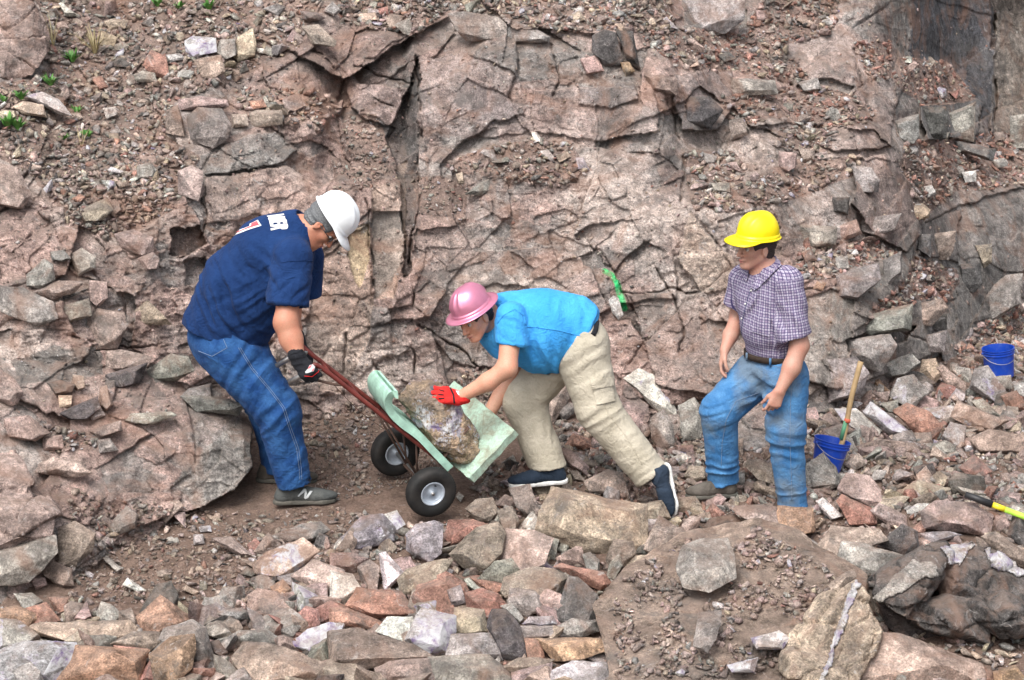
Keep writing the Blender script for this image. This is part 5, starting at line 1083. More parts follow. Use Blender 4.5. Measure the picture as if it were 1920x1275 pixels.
def face_bits(parent, L, R, s, brow, side=(1, -1), lip=M_LIP):
    for y in side:
        bm = bmesh.new(); bmesh.ops.create_uvsphere(bm, u_segments=16, v_segments=10, radius=.0125 * s, matrix=Matrix.Translation(Vector(L(.0765, .031 * y, .001)))); e = adopt(from_bm("eye", bm, M_EYE), parent)
        bm = bmesh.new(); bmesh.ops.create_uvsphere(bm, u_segments=12, v_segments=8, radius=.0068 * s, matrix=Matrix.Translation(Vector(L(.0838, .031 * y, .0005)))); adopt(from_bm("iris", bm, M_IRIS), parent)
        bm = bmesh.new(); tube_bm(bm, [L(.089, .014 * y, .020), L(.090, .030 * y, .027), L(.078, .048 * y, .022)], [.0022 * s, .003 * s, .0014 * s], 8); adopt(from_bm("eyebrow", bm, brow), parent)
        bm = bmesh.new(); tube_bm(bm, [L(.0885, .018 * y, .006), L(.0905, .031 * y, .0105), L(.083, .045 * y, .005)], [.0012 * s, .0018 * s, .0012 * s], 8); adopt(from_bm("eyelid", bm, brow), parent)
    bm = bmesh.new(); tube_bm(bm, [L(.088, -.022, -.071), L(.1005, -.008, -.0665), L(.101, 0, -.068), L(.1005, .008, -.0665), L(.088, .022, -.071)], [.001, .003 * s, .0028 * s, .003 * s, .001], 8)
    tube_bm(bm, [L(.087, -.018, -.075), L(.096, 0, -.0795), L(.087, .018, -.075)], [.001, .0042 * s, .001], 8); adopt(from_bm("lips", bm, lip), parent)
def hair_prims(L, R, s, low=-.055):
    S = lambda *r: np.array(r) * s
    return [ell(L(-.018, 0, .032), S(.106, .0865, .095), R, .01), ell(L(-.05, 0, -.025), S(.062, .070, .055), R, .02), cut(L(.055, 0, .02), R @ np.array((1, 0, -.35))), cut(L(-.05, 0, low), R @ np.array((.45, 0, -1.))),
            ell(L(.015, .085, -.03), S(.045, .05, .045), R, .005, '-'), ell(L(.015, -.085, -.03), S(.045, .05, .045), R, .005, '-')]
def helmet(parent, c, up, fwd, mat, style, s=1.0, name="hard_hat"):
    """shell lofted round the head: cap with a peak, or full brim"""
    R = frame(up, fwd); c = np.asarray(c, float); L = lambda x, y, z: Vector(c + R @ (np.array((x, y, z)) * s))
    nt_, np_ = 72, 26; bm = bmesh.new(); rows = []
    A, B, H = .128, .108, .125
    for j in range(np_ + 1):
        ph = j / np_ * math.pi / 2; row = []
        for i in range(nt_):
            th = 2 * math.pi * i / nt_; ct, st = math.cos(th), math.sin(th)
            rr = max(math.cos(ph), 0) ** .86; x, y, z = A * ct * rr, B * st * rr, H * math.sin(ph)
            lift = 0
            if style == 'cap': lift = .006 * (math.exp(-((y / .018) ** 2)) * smooth(0, .5, math.sin(ph))) + .004 * math.exp(-(((abs(y) - .052) / .010) ** 2)) * smooth(.2, .6, math.sin(ph)) * smooth(-.2, .3, ct * rr)
            else: lift = .0075 * (math.exp(-((y / .010) ** 2)) + math.exp(-(((abs(y) - .045 * rr) / .007) ** 2))) * smooth(.12, .4, math.sin(ph)) * smooth(1, .9, math.sin(ph))
            nx, ny, nz = nrm((x / A ** 2, y / B ** 2, z / H ** 2 + 1e-6)); row.append(bm.verts.new(L(x + nx * lift, y + ny * lift, z + nz * lift)))
        rows.append(row)
    base = rows[0]; low = []; ex = []
    for k, (out, dz) in enumerate(((.0035, -.001), (.0045, -.012), (.0045, -.016))):
        r_ = []
        for i in range(nt_):
            th = 2 * math.pi * i / nt_; r_.append(bm.verts.new(L((A + out) * math.cos(th), (B + out) * math.sin(th), dz)))
        low.append(r_)
    fl = []
    for t_ in (0.3, .65, 1.0, 1.04):
        r_ = []
        for i in range(nt_):
            th = 2 * math.pi * i / nt_; ct, st = math.cos(th), math.sin(th)
            if style == 'cap':
                f = smooth(.30, .92, ct); w = .008 + .058 * f; dz = -.017 - .018 * f * t_ ** 1.3 - .004 * t_
            else: w = .036 + .012 * abs(ct); dz = -.017 - .012 * t_ + .006 * t_ * t_
            if t_ > 1: dz -= .004; w *= .99 / 1.04
            r_.append(bm.verts.new(L((A + .0045 + w * t_ * (1.0)) * ct, (B + .0045 + w * t_ * .92) * st, dz)))
        fl.append(r_)
    allr = rows[::-1] + low + fl
    for a, b_ in zip(allr[:-1], allr[1:]):
        for i in range(nt_):
            try: bm.faces.new((a[i], b_[i], b_[(i + 1) % nt_], a[(i + 1) % nt_]))
            except ValueError: pass
    bmesh.ops.remove_doubles(bm, verts=bm.verts, dist=1e-5); bmesh.ops.recalc_face_normals(bm, faces=bm.faces)
    o = adopt(from_bm(name, bm, mat), parent); m_ = o.modifiers.new("shell", 'SOLIDIFY'); m_.thickness = .0025; m_.offset = -1
    bm = bmesh.new(); ring = [L((A - .012) * math.cos(q), (B - .010) * math.sin(q), -.022) for q in np.linspace(0, 2 * math.pi, 41)]; tube_bm(bm, ring, .006 * s, 6, False); adopt(from_bm("headband", bm, M_BLACKP), parent)
    return o, L
def hand_prims(w, tip_dir, palm_n, thumb_side, s=1.0, curl=(25, 35, 25), spread=6, thumb=(40, 20), thick=1.0):
    """w wrist; palm_n points out of the palm; thumb_side sideways; curl in degrees for the three joints, or one triple per finger"""
    w = np.asarray(w, float); f = nrm(tip_dir); sd_ = np.asarray(thumb_side, float); sd_ = nrm(sd_ - f * (sd_ @ f)); pn = np.cross(f, sd_); pn = pn * (1 if pn @ np.asarray(palm_n, float) > 0 else -1)
    p = []; s_ = s; kn = []
    for i, (y, l) in enumerate(((.030, .088), (.010, .092), (-.010, .088), (-.029, .080))):
        k = w + s_ * (sd_ * y + f * l); kn.append(k); p.append(cone(w + s_ * (sd_ * y * .62 + f * .012), k, .0165 * s_ * thick, .0125 * s_ * thick, .016))
    lens = ((.040, .025, .020), (.045, .029, .021), (.042, .027, .020), (.033, .020, .018)); fp = []
    for i, k in enumerate(kn):
        cu = curl[i] if hasattr(curl[0], '__len__') else curl; a = 0; pos = k; ang = math.radians(spread * (1.5 - i)); d0 = f * math.cos(ang) + sd_ * math.sin(ang); r = (.0098, .0090, .0082, .0072)
        for j, l in enumerate(lens[i]):
            a += math.radians(cu[j] * (1 + .08 * i)); d = d0 * math.cos(a) + pn * math.sin(a); q = pos + d * l * s_; c_ = cone(pos, q, r[j] * s_ * thick, r[j + 1] * s_ * thick, .004); p.append(c_); fp.append(c_); pos = q
    b_ = w + s_ * (sd_ * .022 + f * .022 + pn * .008); a1, a2 = math.radians(thumb[0]), math.radians(thumb[1])
    d1 = f * math.cos(a1) + sd_ * math.sin(a1) + pn * .25; d1 = nrm(d1); m1 = b_ + d1 * .042 * s_; d2 = nrm(f * math.cos(a2) + sd_ * math.sin(a2) * .7 + pn * .45); m2 = m1 + d2 * .033 * s_; m3 = m2 + nrm(d2 + pn * .3) * .026 * s_
    p += [cone(b_, m1, .016 * s_ * thick, .0125 * s_ * thick, .012), cone(m1, m2, .0115 * s_ * thick, .0102 * s_ * thick, .004), cone(m2, m3, .0102 * s_ * thick, .008 * s_ * thick, .004)]
    return p, kn
def shoe(parent, heel, toe, up, side, upper, sole, s=1.0, high=.0, name="shoe", st=.027):
    """heel, toe: ground points under the shoe; up: normal of the sole"""
    heel, toe = np.asarray(heel, float), np.asarray(toe, float); f = nrm(toe - heel); Lh = np.linalg.norm(toe - heel); R = frame(up, f); Q = lambda x, y, z: heel + R @ np.array((x * Lh, y, z)); r3 = lambda *a: np.array(a)
    up_ = [ell(Q(.80, 0, .042), r3(.24 * Lh, .048, .034), R, .03), ell(Q(.62, 0, .050), r3(.22 * Lh, .044, .040), R, .03), cone(Q(.22, 0, .050), Q(.55, 0, .062), .040, .036, .03), cone(Q(.15, 0, .045), Q(.20, 0, .085 + high), .037, .038, .03), cone(Q(.32, 0, .075), Q(.24, 0, .10 + high), .035, .040, .03), cut(Q(0, 0, st - .010), -R[:, 2]), cut(Q(.25, 0, .112 + high), R[:, 2])]
    o = build("shoe_upper", up_, upper, parent, .005, folds([(Q(.6, 0, .07), f, R[:, 1], 38, .002, .09)], .0012))
    so_ = [cone(Q(.14, 0, .014), Q(.45, 0, .012), .042, .036, .02, sq=R[:, 2], sqf=.9), cone(Q(.45, 0, .012), Q(.80, 0, .014), .038, .049, .02, sq=R[:, 2], sqf=.9), cone(Q(.80, 0, .014), Q(.93, 0, .018), .047, .034, .02), cut(Q(0, 0, .0), -R[:, 2]), cut(Q(0, 0, st), R[:, 2])]
    o2 = build("shoe_sole", so_, sole, parent, .005, None, 1)
    for k in range(4):
        x = .50 + .07 * k; bm = bmesh.new(); tube_bm(bm, [Q(x, -.026, .083 - .012 * k), Q(x + .02, 0, .094 - .014 * k), Q(x, .026, .083 - .012 * k)], .0028, 6); adopt(from_bm("lace", bm, M_BLACKG), parent)
    return o, o2
# ================================================================== man in navy at the handles
def D3(a, b_): return np.asarray(b_, float) - np.asarray(a, float)
m1 = empty("person", P(470, 940, .02), label="person in navy T-shirt and white hard hat leaning back on the hand truck handles", category="person")
spine1 = nrm(D3(P(430, 612, .05), P(548, 440, .05))); perp1 = nrm(np.cross(spine1, (0, 1, 0)))
HC1 = P(605, 421, -.02); up1 = nrm(D3(P(610, 424, -.02), P(664, 388, -.02))); fw1 = nrm(D3(P(590, 410, -.02), P(620, 452, -.05)))
hp, HL, HR = head_prims(HC1, up1, fw1, 1.06, 1.05)
SH1, EL1, WR1 = P(548, 488, -.17), P(536, 605, -.34), P(561, 676, -.44)
SF1, EF1, WF1 = P(572, 480, .24), P(545, 590, .22), P(560, 645, .02)
body = hp + [cone(HL(-.03, 0, -.06), P(560, 438, .0), .060, .068, .03), cone(P(560, 440, .02), P(470, 560, .03), .12, .15, .05), ell(P(425, 620, .05), (.15, .16, .14)),
    cone(SH1, EL1, .070, .066, .03), cone(EL1, P(546, 636, -.37), .070, .064, .03), cone(P(546, 636, -.37), WR1, .064, .038, .03), cone(SF1, EF1, .068, .056, .03), cone(EF1, WF1, .056, .036, .03)]
hn, kn1 = hand_prims(WR1, D3(WR1, P(592, 706, -.42)), (-.2, .5, -.6), (.75, -.1, .5), 1.05, (40, 75, 50), 1)
body += hn[:4]
build("body", body, M_SK1, m1, .006)
face_bits(m1, HL, HR, 1.06, M_HAIRG, (1, -1))
build("hair", hair_prims(HL, HR, 1.06, -.075), M_HAIRG, m1, .005, folds([(HL(-.06, 0, 0), HR[:, 2], HR[:, 1], 60, .004, .15)], .003))
ho, _ = helmet(m1, HL(-.004, 0, .084), up1, fw1, M_HATW, 'cap', 1.08)
bm = bmesh.new(); tube_bm(bm, [HL(.0, -.090, .004), HL(.06, -.084, .004), HL(.092, -.058, .002)], .003, 6); adopt(from_bm("glasses_arm", bm, M_BLACKP), m1)
bm = bmesh.new(); R4 = Matrix([[*HR[0], 0], [*HR[1], 0], [*HR[2], 0], [0, 0, 0, 1]])
for y in (-1, 1): bmesh.ops.create_uvsphere(bm, u_segments=14, v_segments=8, radius=1, matrix=Matrix.Translation(Vector(HL(.098, .033 * y, -.002))) @ R4 @ Matrix.Diagonal((.006, .026, .018, 1)))
adopt(from_bm("glasses_lens", bm, M_GLASS), m1)
# shirt
A1, B1, C1, N1 = P(424, 614, .05), P(460, 545, .05), P(513, 476, .05), P(552, 438, .03)
sl0, sl1 = P(550, 482, -.17), P(541, 572, -.27); sd1 = nrm(D3(sl0, sl1))
shirt = [cone(sl0, sl1 + sd1 * .05, .112, .122, .03), cone(SF1, P(566, 560, .26), .112, .118, .03), cut(sl1, nrm(D3(P(541, 500, -.2), P(541 - 9, 572, -.27))), .22), cut(P(556, 556, .25), (0, 0, -1), .16), cone(sl1 - sd1 * .035, sl1 + sd1 * .08, .082, .112, .012, '-'),
    cone(A1, B1, .258, .258, .06, sq=(0, 1, 0), sqf=.86), cone(B1, C1, .256, .225, .06, sq=(0, 1, 0), sqf=.9), cone(C1, N1, .222, .135, .07, sq=(0, 1, 0), sqf=1.05), cone(N1, P(590, 417, .0), .112, .084, .04), cut(P(437, 631, .05), D3(P(437, 600, .05), P(428, 631, .05))), cut(P(589, 411, .02), nrm(D3(P(552, 442, .02), P(592, 411, .02)) + .35 * perp1), .11)]
# arm hole under the sleeve stays open beside the body
fs1 = [(P(420, 560, -.2), nrm(spine1 - perp1 * .5), nrm(perp1 + .6 * spine1), 19, .017, .34), (P(545, 540, -.2), perp1, spine1, 22, .015, .16), (P(500, 600, -.2), perp1 * .9 + spine1 * .3, spine1 - .4 * perp1, 16, .018, .26), (P(480, 500, -.25), spine1, perp1, 15, .010, .20)]
s1 = build("t_shirt", shirt, M_NAVY, m1, .0075, folds(fs1, .004))
t1 = bvh(s1)
def Z4(ox, oy, s, L): return [Z(ox, oy, s, p) for p in L]
k9 = 9.445
decal("shirt_letter", s1, Z4(400, 385, k9, [[(950, 190), (1250, 150), (1258, 172), (1110, 205), (1268, 195), (1275, 222), (978, 232), (972, 212), (1120, 192), (955, 206)]]), M_WHITE_CLOTH, m1, t1)
decal("shirt_letter", s1, Z4(400, 385, k9, [[(968, 236), (1280, 232), (1290, 262), (985, 270)]]), M_WHITE_CLOTH, m1, t1)
decal("shirt_letter", s1, Z4(400, 385, k9, [[(990, 276), (1300, 256), (1310, 318), (1240, 324), (1232, 296), (1184, 300), (1188, 328), (1132, 332), (1128, 306), (1060, 310), (1066, 342), (1004, 346)]]), M_WHITE_CLOTH, m1, t1)
decal("shirt_letter", s1, Z4(400, 385, k9, [[(1008, 352), (1316, 328), (1325, 370), (1318, 408), (1290, 422), (1215, 428), (1190, 408), (1020, 450), (1014, 410), (1140, 388), (1010, 376)]]), M_WHITE_CLOTH, m1, t1)
decal("number_outline", s1, Z4(400, 385, k9, [[(790, 262), (855, 362), (640, 430), (430, 510), (250, 610), (150, 712), (108, 770), (94, 742), (150, 672), (260, 560), (440, 448), (640, 372), (648, 330)]]), M_WHITE_CLOTH, m1, t1)
decal("shirt_number", s1, Z4(400, 385, k9, [[(775, 285), (815, 352), (630, 405), (420, 490), (240, 592), (165, 668), (172, 650), (270, 562), (450, 462), (670, 372), (680, 325)]]), M_RED_PRINT, m1, t1, off=.004)
stitch("sleeve_seam", s1, [(530, 492), (548, 489), (575, 488), (594, 490)], M_NAVY, m1, .0025, tree=t1)
# jeans
KN, AN, KF, AF = P(520, 768, -.12), P(553, 905, -.12), P(508, 772, .26), P(522, 872, .26)
jeans = [ell(P(428, 630, .06), (.24, .20, .19)), cone(P(432, 652, -.02), KN, .185, .128, .06), cone(KN, P(553, 910, -.12), .126, .102, .04), cone(P(425, 650, .16), KF, .165, .115, .06), cone(KF, P(524, 884, .26), .112, .100, .04),
    cut(P(555, 908, -.12), D3(P(545, 860, -.12), P(556, 908, -.12)), .2), cut(P(524, 882, .26), (0, 0, -1), .18), cone(P(554, 900, -.12), P(558, 940, -.12), .088, .095, .01, '-'), cut(P(420, 595, .05), nrm(spine1))]
ld = nrm(D3(P(432, 652, 0), KN)); lp = nrm(np.cross(ld, (0, 1, 0)))
fj = [(P(470, 690, -.15), ld + .5 * lp, lp - .3 * ld, 15, .013, .22), (P(515, 770, -.2), ld, lp, 21, .013, .16), (P(550, 885, -.15), ld, lp, 32, .010, .13), (P(420, 680, 0), ld * .6 - lp, lp * .6 + ld, 16, .012, .2), (P(540, 830, -.15), ld + .4 * lp, lp, 16, .008, .16), (P(508, 790, .2), ld, lp, 22, .010, .2)]
j1 = build("jeans", jeans, M_JEAN1, m1, .0075, folds(fj, .003)); tj = bvh(j1)
for dx in (0, 4): stitch("side_seam", j1, [(447 + dx, 652), (470 + dx, 690), (505 + dx, 732), (530 + dx, 765), (541 + dx, 800), (556 + dx, 842), (561 + dx, 880), (562 + dx, 903)], M_STITCH, m1, .0014, tree=tj)
stitch("pocket_stitching", j1, [(350, 607), (372, 613), (382, 614)], M_STITCH, m1, .0015, tree=tj)
stitch("pocket_stitching", j1, [(372, 658), (398, 668), (426, 652), (418, 634)], M_STITCH, m1, .0015, tree=tj)
ov = lambda cx, cy, a, b_, th: [(cx + a * math.cos(q) * math.cos(th) - b_ * math.sin(q) * math.sin(th), cy + a * math.cos(q) * math.sin(th) + b_ * math.sin(q) * math.cos(th)) for q in np.linspace(0, 6.0, 14)]
decal("pocket_badge", j1, [ov(377.5, 625, 7, 4.6, .2)], M_BLACKG, m1, tj, .003, 1.2); decal("badge_center", j1, [ov(377.5, 625, 4, 2.4, .2)], M_RED_PRINT, m1, tj, .005, 1.0)
# gloves: near one closed round the grip
gl, _ = hand_prims(WR1, D3(WR1, P(583, 708, -.515)), (-.25, .85, -.35), (.8, .0, .5), 1.16, (50, 70, 50), 1, (15, 10), 1.25)
gl += [cone(P(556, 664, -.43), WR1, .050, .048, .012), cone(P(556, 655, -.42), P(561, 672, -.435), .040, .040, .004, '-')]
g1 = build("glove", gl, M_BLACKG, m1, .0045, folds([(WR1, (0, 0, 1), (1, 0, 0), 50, .003, .1)], .001)); tg = bvh(g1)
decal("glove_emblem", g1, Z4(500, 620, 9.1, [[(655, 705), (700, 655), (735, 590), (770, 585), (800, 552), (848, 560), (838, 605), (815, 640), (805, 690), (760, 705), (700, 725), (668, 728)]]), M_SILVER_PRINT, m1, tg, .0015, 1.0)
decal("emblem_bar", g1, Z4(500, 620, 9.1, [[(705, 650), (738, 598), (775, 596), (740, 640)], [(768, 692), (802, 640), (800, 682)]]), M_RED_PRINT, m1, tg, .003, .8)
stitch("glove_piping", g1, [(571, 705), (585, 706), (597, 697), (600, 685), (595, 676)], M_REDG, m1, .002, tree=tg)
gf, _ = hand_prims(WF1, D3(WF1, P(578, 660, .0)), (0, -.3, -1), (0, -1, .4), 1.1, (48, 80, 50), 1, (15, 10), 1.2)
build("glove", gf + [cone(EF1 + .75 * (WF1 - EF1), WF1, .048, .046, .01)], M_BLACKG, m1, .006)
# shoes
sN = surf(560, 946); shoe(m1, P(508, 945, -.14), P(629, 947, -.10), (0, 0, 1), None, M_SHOEG, M_SOLEG, .9)
u_, l_ = shoe(m1, P(476, 902, .24), P(592, 903, .20), (0, 0, 1), None, M_BOOT, M_SOLEG, .9)
up_o = [o for o in m1.children if o.name.startswith("shoe_upper")][0]; tu = bvh(up_o)
decal("shoe_letter", up_o, Z4(460, 850, 9.6, [[(940, 770), (1050, 640), (1095, 640), (1108, 730), (1090, 780), (1160, 680), (1210, 680), (1130, 800), (1080, 825), (1055, 800), (1072, 690), (960, 780)]]), M_SILVER_PRINT, m1, tu, .0015, .8)

# ================================================================== man in light blue pushing the stone
m2 = empty("person", P(1100, 930, .1), label="person in light blue T-shirt, khaki trousers and pink hard hat bending to push the stone", category="person")
HC2 = P(890, 595, -.03); up2 = nrm(D3(P(886, 588, 0), P(868, 548, -.0)) + np.array((0, -.02, 0))); fw2 = nrm(D3(P(905, 582, .0), P(868, 606, -.12)))
hp, HL2, HR2 = head_prims(HC2, up2, fw2, 1.04, .9)
SN2, EN2, WN2 = P(960, 602, -.10), P(951, 690, -.22), P(860, 746, -.20)
SF2, EF2, WF2 = P(940, 606, .34), P(965, 690, .26), P(921, 768, .16)
body = hp + [cone(HL2(-.03, 0, -.05), P(930, 598, .10), .058, .066, .03), cone(P(930, 600, .1), P(1040, 622, .12), .10, .15, .05), ell(P(1080, 630, .12), (.14, .16, .13)),
    cone(SN2, EN2, .064, .056, .03), cone(EN2, P(915, 716, -.22), .056, .050, .03), cone(P(915, 716, -.22), WN2, .050, .034, .03), cone(SF2, EF2, .060, .052, .03), cone(EF2, WF2, .054, .040, .03)]
h2, _ = hand_prims(WF2, D3(WF2, P(905, 785, .14)), (-.7, -.2, -.5), (0, .6, .3), 1.0, (10, 20, 10), 6)
body += h2
build("body", body, M_SK2, m2, .006)
face_bits(m2, HL2, HR2, 1.04, M_HAIRD)
build("hair", hair_prims(HL2, HR2, 1.04, -.05), M_HAIRD, m2, .005, folds([(HL2(-.06, 0, 0), HR2[:, 2], HR2[:, 1], 60, .004, .15)], .003))
helmet(m2, HL2(-.008, 0, .074), up2, nrm(fw2 + .12 * up2), M_HATP, 'brim', 1.0)
A2, B2, C2, N2 = P(1062, 622, .12), P(1012, 619, .11), P(958, 610, .11), P(926, 592, .08)
sa, sb = P(958, 596, -.08), P(961, 645, -.13); s2d = nrm(D3(sa, sb))
shirt = [cone(sa, sb + s2d * .05, .092, .104, .03), cone(SF2, P(952, 650, .32), .09, .10, .03), cut(sb, nrm(D3(P(962, 600, -.1), P(958, 645, -.13))), .19), cut(P(952, 640, .32), (0, 0, -1), .14), cone(sb - s2d * .03, sb + s2d * .08, .070, .095, .012, '-'),
    cone(A2, B2, .228, .235, .06, sq=(0, 1, 0), sqf=.92), cone(B2, C2, .232, .20, .06, sq=(0, 1, 0), sqf=.95), cone(C2, N2, .195, .10, .06, sq=(0, 1, 0), sqf=1.2), cone(P(925, 625, .14), P(940, 655, .16), .08, .05, .05), cut(P(1114, 622, .12), nrm(D3(P(1062, 622, .12), P(1114, 634, .12)))), cut(P(924, 590, .05), D3(P(945, 598, .08), P(922, 588, .03)), .14)]
fs2 = [(P(1060, 660, 0), (1, 0, .15), (0, 0, 1), 15, .017, .24), (P(1000, 650, -.1), (1, 0, .3), (.2, 0, 1), 15, .014, .2), (P(960, 610, -.15), (.3, 0, 1), (1, 0, -.2), 20, .010, .13), (P(1090, 590, 0), (1, 0, -.4), (.4, 0, 1), 14, .012, .18)]
s2 = build("t_shirt", shirt, M_SKYB, m2, .0075, folds(fs2, .003)); ts = bvh(s2)
stitch("shirt_seam", s2, [(988, 612), (1010, 614), (1050, 620), (1105, 634)], M_SKYB, m2, .0035, tree=ts); stitch("sleeve_seam", s2, [(933, 606), (945, 590), (965, 580), (982, 592), (986, 612)], M_SKYB, m2, .003, tree=ts)
K2, F2a = P(1122, 768, -.06), P(1222, 893, -.14); K2f, F2f = P(982, 752, .20), P(1028, 874, .10)
pants = [ell(P(1080, 640, .10), (.18, .19, .165)), cone(P(1088, 652, .04), K2, .165, .122, .06), cone(K2, F2a, .124, .106, .04), cone(P(1056, 655, .20), K2f, .150, .122, .06), cone(K2f, P(1030, 882, .09), .116, .112, .04),
    cut(F2a, D3(K2, F2a), .19), cut(P(1026, 872, .10), (.1, 0, -1), .17), cut(P(1075, 620, .12), nrm((-1, 0, .55)), .3), cone(P(1218, 888, -.14), P(1240, 915, -.14), .090, .1, .01, '-')]
lk = nrm(D3(P(1098, 648, 0), K2)); l2 = nrm(D3(K2, F2a)); pk = nrm(np.cross(lk, (0, 1, 0))); p2 = nrm(np.cross(l2, (0, 1, 0)))
fp2 = [(P(1110, 690, -.1), lk + .5 * pk, pk, 15, .010, .2), (P(1125, 775, -.15), nrm(lk + l2), p2, 22, .012, .15), (P(1175, 830, -.15), l2 - .4 * p2, p2, 20, .009, .17), (P(1215, 880, -.15), l2, p2, 30, .008, .12), (P(990, 730, .1), (.3, 0, 1), (1, 0, -.3), 18, .010, .18), (P(1010, 800, .15), (1, 0, .2), (-.2, 0, 1), 14, .010, .2), (P(1030, 870, .15), (0, 0, 1), (1, 0, 0), 30, .007, .12)]
fp2 = [(q[0], q[1], q[2], q[3], q[4] * .62, q[5]) for q in fp2]
pz = build("trousers", pants, M_KHAKI, m2, .0075, folds(fp2, .003)); tp = bvh(pz)
stitch("trouser_seam", pz, [(1112, 690), (1120, 730), (1140, 775), (1175, 820), (1208, 878)], M_KHAKI, m2, .002, tree=tp)
decal("cargo_pocket", pz, [[(1110, 716), (1146, 712), (1152, 752), (1118, 760)]], M_KHAKI, m2, tp, .008); decal("pocket_flap", pz, [[(1107, 712), (1148, 707), (1149, 724), (1110, 729)]], M_KHAKI, m2, tp, .014)
stitch("belt", pz, [(1112, 592), (1119, 604), (1117, 618), (1111, 630)], M_BLACKG, m2, .016, tree=tp)
g2, k2 = hand_prims(WN2, D3(WN2, P(822, 740, -.24)), (-.1, .75, -.65), (-.1, .6, .8), 1.18, ((18, 42, 34), (22, 44, 34), (28, 48, 36), (36, 50, 36)), 9, (34, 16), 1.22)
g2 += [cone(P(872, 744, -.2), P(858, 748, -.2), .042, .040, .012), cone(P(880, 740, -.2), P(868, 745, -.2), .036, .036, .004, '-')]
gg = build("glove", g2, M_REDG, m2, .0045); tg = bvh(gg)
tips = [q for q in g2 if q['t'] == 'c' and q['op'] == '+'][4:16]
build("fingertip_grip", [cone(q['a'] + (q['b'] - q['a']) * .15, q['b'], q['ra'] * 1.22, q['rb'] * 1.28, .004) for i, q in enumerate(tips) if i % 3 >= 1] + [cone(g2[-3]['a'] * .3 + g2[-3]['b'] * .7, g2[-3]['b'], .0135, .0125, .004)], M_GREYRUB, m2, .0045)
for ln in ([(824, 731), (834, 734)], [(822, 739), (833, 741)], [(823, 747), (834, 747)]): stitch("glove_gusset", gg, ln, M_BLACKG, m2, .0035, tree=tg)
stitch("glove_strap", gg, [(844, 728), (850, 740), (852, 758)], M_BLACKG, m2, .005, tree=tg); decal("glove_tag", gg, Z4(780, 700, 5.795, [[(430, 190), (470, 195), (490, 235), (460, 235)]]), M_WHITE_CLOTH, m2, tg, .002, .8)
shoe(m2, P(1068, 904, .06), P(958, 889, .02), (-.05, 0, 1), None, M_SHOEN, M_SOLEW)
nb = nrm(np.cross(D3(P(1252, 872, -.13), P(1258, 962, -.16)), (0, 1, 0))); shoe(m2, P(1250, 866, -.14), P(1264, 964, -.24), nrm(nb * (-1 if nb[0] > 0 else 1) + np.array((0, -.75, .15))), None, M_SHOEN, M_SOLEW, st=.018)

# ================================================================== man in plaid standing
m3 = empty("person", P(1430, 945, -.05), label="person in plaid short sleeved shirt, faded jeans and yellow hard hat stepping over rubble", category="person")
HC3 = P(1417, 464, -.02); up3 = nrm(D3(P(1412, 470, 0), P(1417, 420, -.0))); fw3 = nrm(np.array((-.86, -.50, -.20)))
hp, HL3, HR3 = head_prims(HC3, up3, fw3, 1.04, 1.0, .6)
L3 = nrm((.82, -.57, 0)); f3 = nrm((-.57, -.82, 0)); RB = frame((0, 0, 1), f3)
SN3, EN3, WN3 = P(1483, 530, -.15), P(1499, 648, -.20), P(1462, 733, -.30)
SF3, EF3, WF3 = P(1389, 528, .16), P(1384, 592, .20), P(1359, 656, .02)
body = hp + [cone(HL3(-.03, 0, -.05), P(1436, 512, .02), .060, .070, .03), cone(P(1438, 520, .02), P(1448, 640, 0), .12, .14, .05), ell(P(1452, 690, 0), (.10, .12, .10)), cone(SN3, EN3, .056, .052, .03), cone(EN3, P(1484, 690, -.25), .055, .050, .03), cone(P(1484, 690, -.25), WN3, .050, .032, .03),
    cone(SF3, EF3, .052, .046, .03), cone(EF3, P(1370, 628, .1), .048, .042, .03), cone(P(1370, 628, .1), WF3, .042, .030, .03)]
hA, _ = hand_prims(WN3, D3(WN3, P(1448, 768, -.32)), (.1, 1, -.1), (-1, -.2, .1), 1.0, ((20, 40, 30), (34, 55, 40), (40, 58, 40), (44, 58, 40)), 4, (38, 12)); hB, _ = hand_prims(WF3, D3(WF3, P(1351, 688, 0)), (1, .3, 0), (-.2, -1, 0), .98, (18, 28, 18), 4, (30, 12))
body += hA + hB
build("body", body, M_SK3, m3, .0055)
face_bits(m3, HL3, HR3, 1.04, M_HAIRD)
build("hair", hair_prims(HL3, HR3, 1.04, -.06), M_HAIRD, m3, .005, folds([(HL3(-.06, 0, 0), HR3[:, 2], HR3[:, 1], 60, .004, .15)], .003))
helmet(m3, HL3(-.006, 0, .082), nrm(up3 + .05 * fw3), fw3, M_HATY, 'cap', 1.02)
sa, sb = P(1480, 530, -.14), P(1491, 632, -.19); s3d = nrm(D3(sa, sb)); sc, sd3 = P(1391, 526, .15), P(1380, 572, .17)
shirt = [cone(sa, sb + s3d * .05, .076, .096, .03), cone(sc, sd3 + nrm(D3(sc, sd3)) * .05, .075, .080, .03), cut(sb, nrm(D3(sa, sb) + np.array((.06, 0, 0))), .17), cut(sd3, D3(sc, sd3), .11), cone(sb - s3d * .03, sb + s3d * .09, .070, .092, .01, '-'), cone(sd3, sd3 + nrm(D3(sc, sd3)) * .09, .058, .075, .01, '-'),
    cone(P(1398, 520, .12), P(1472, 524, -.12), .082, .082, .05), ell(P(1438, 560, .0), (.142, .188, .19), RB, .06), ell(P(1444, 612, -.0), (.168, .176, .17), RB, .06), ell(P(1450, 655, .0), (.135, .168, .08), RB, .04), cone(P(1438, 512, .02), P(1436, 494, .01), .088, .070, .05), cut(P(1450, 669, 0), (.0, -.05, -1)), cut(P(1435, 494, .0), nrm((-.30, -.25, 1)), .14), ell(P(1423, 520, -.12), (.035, .03, .05), RB, .02, '-')]
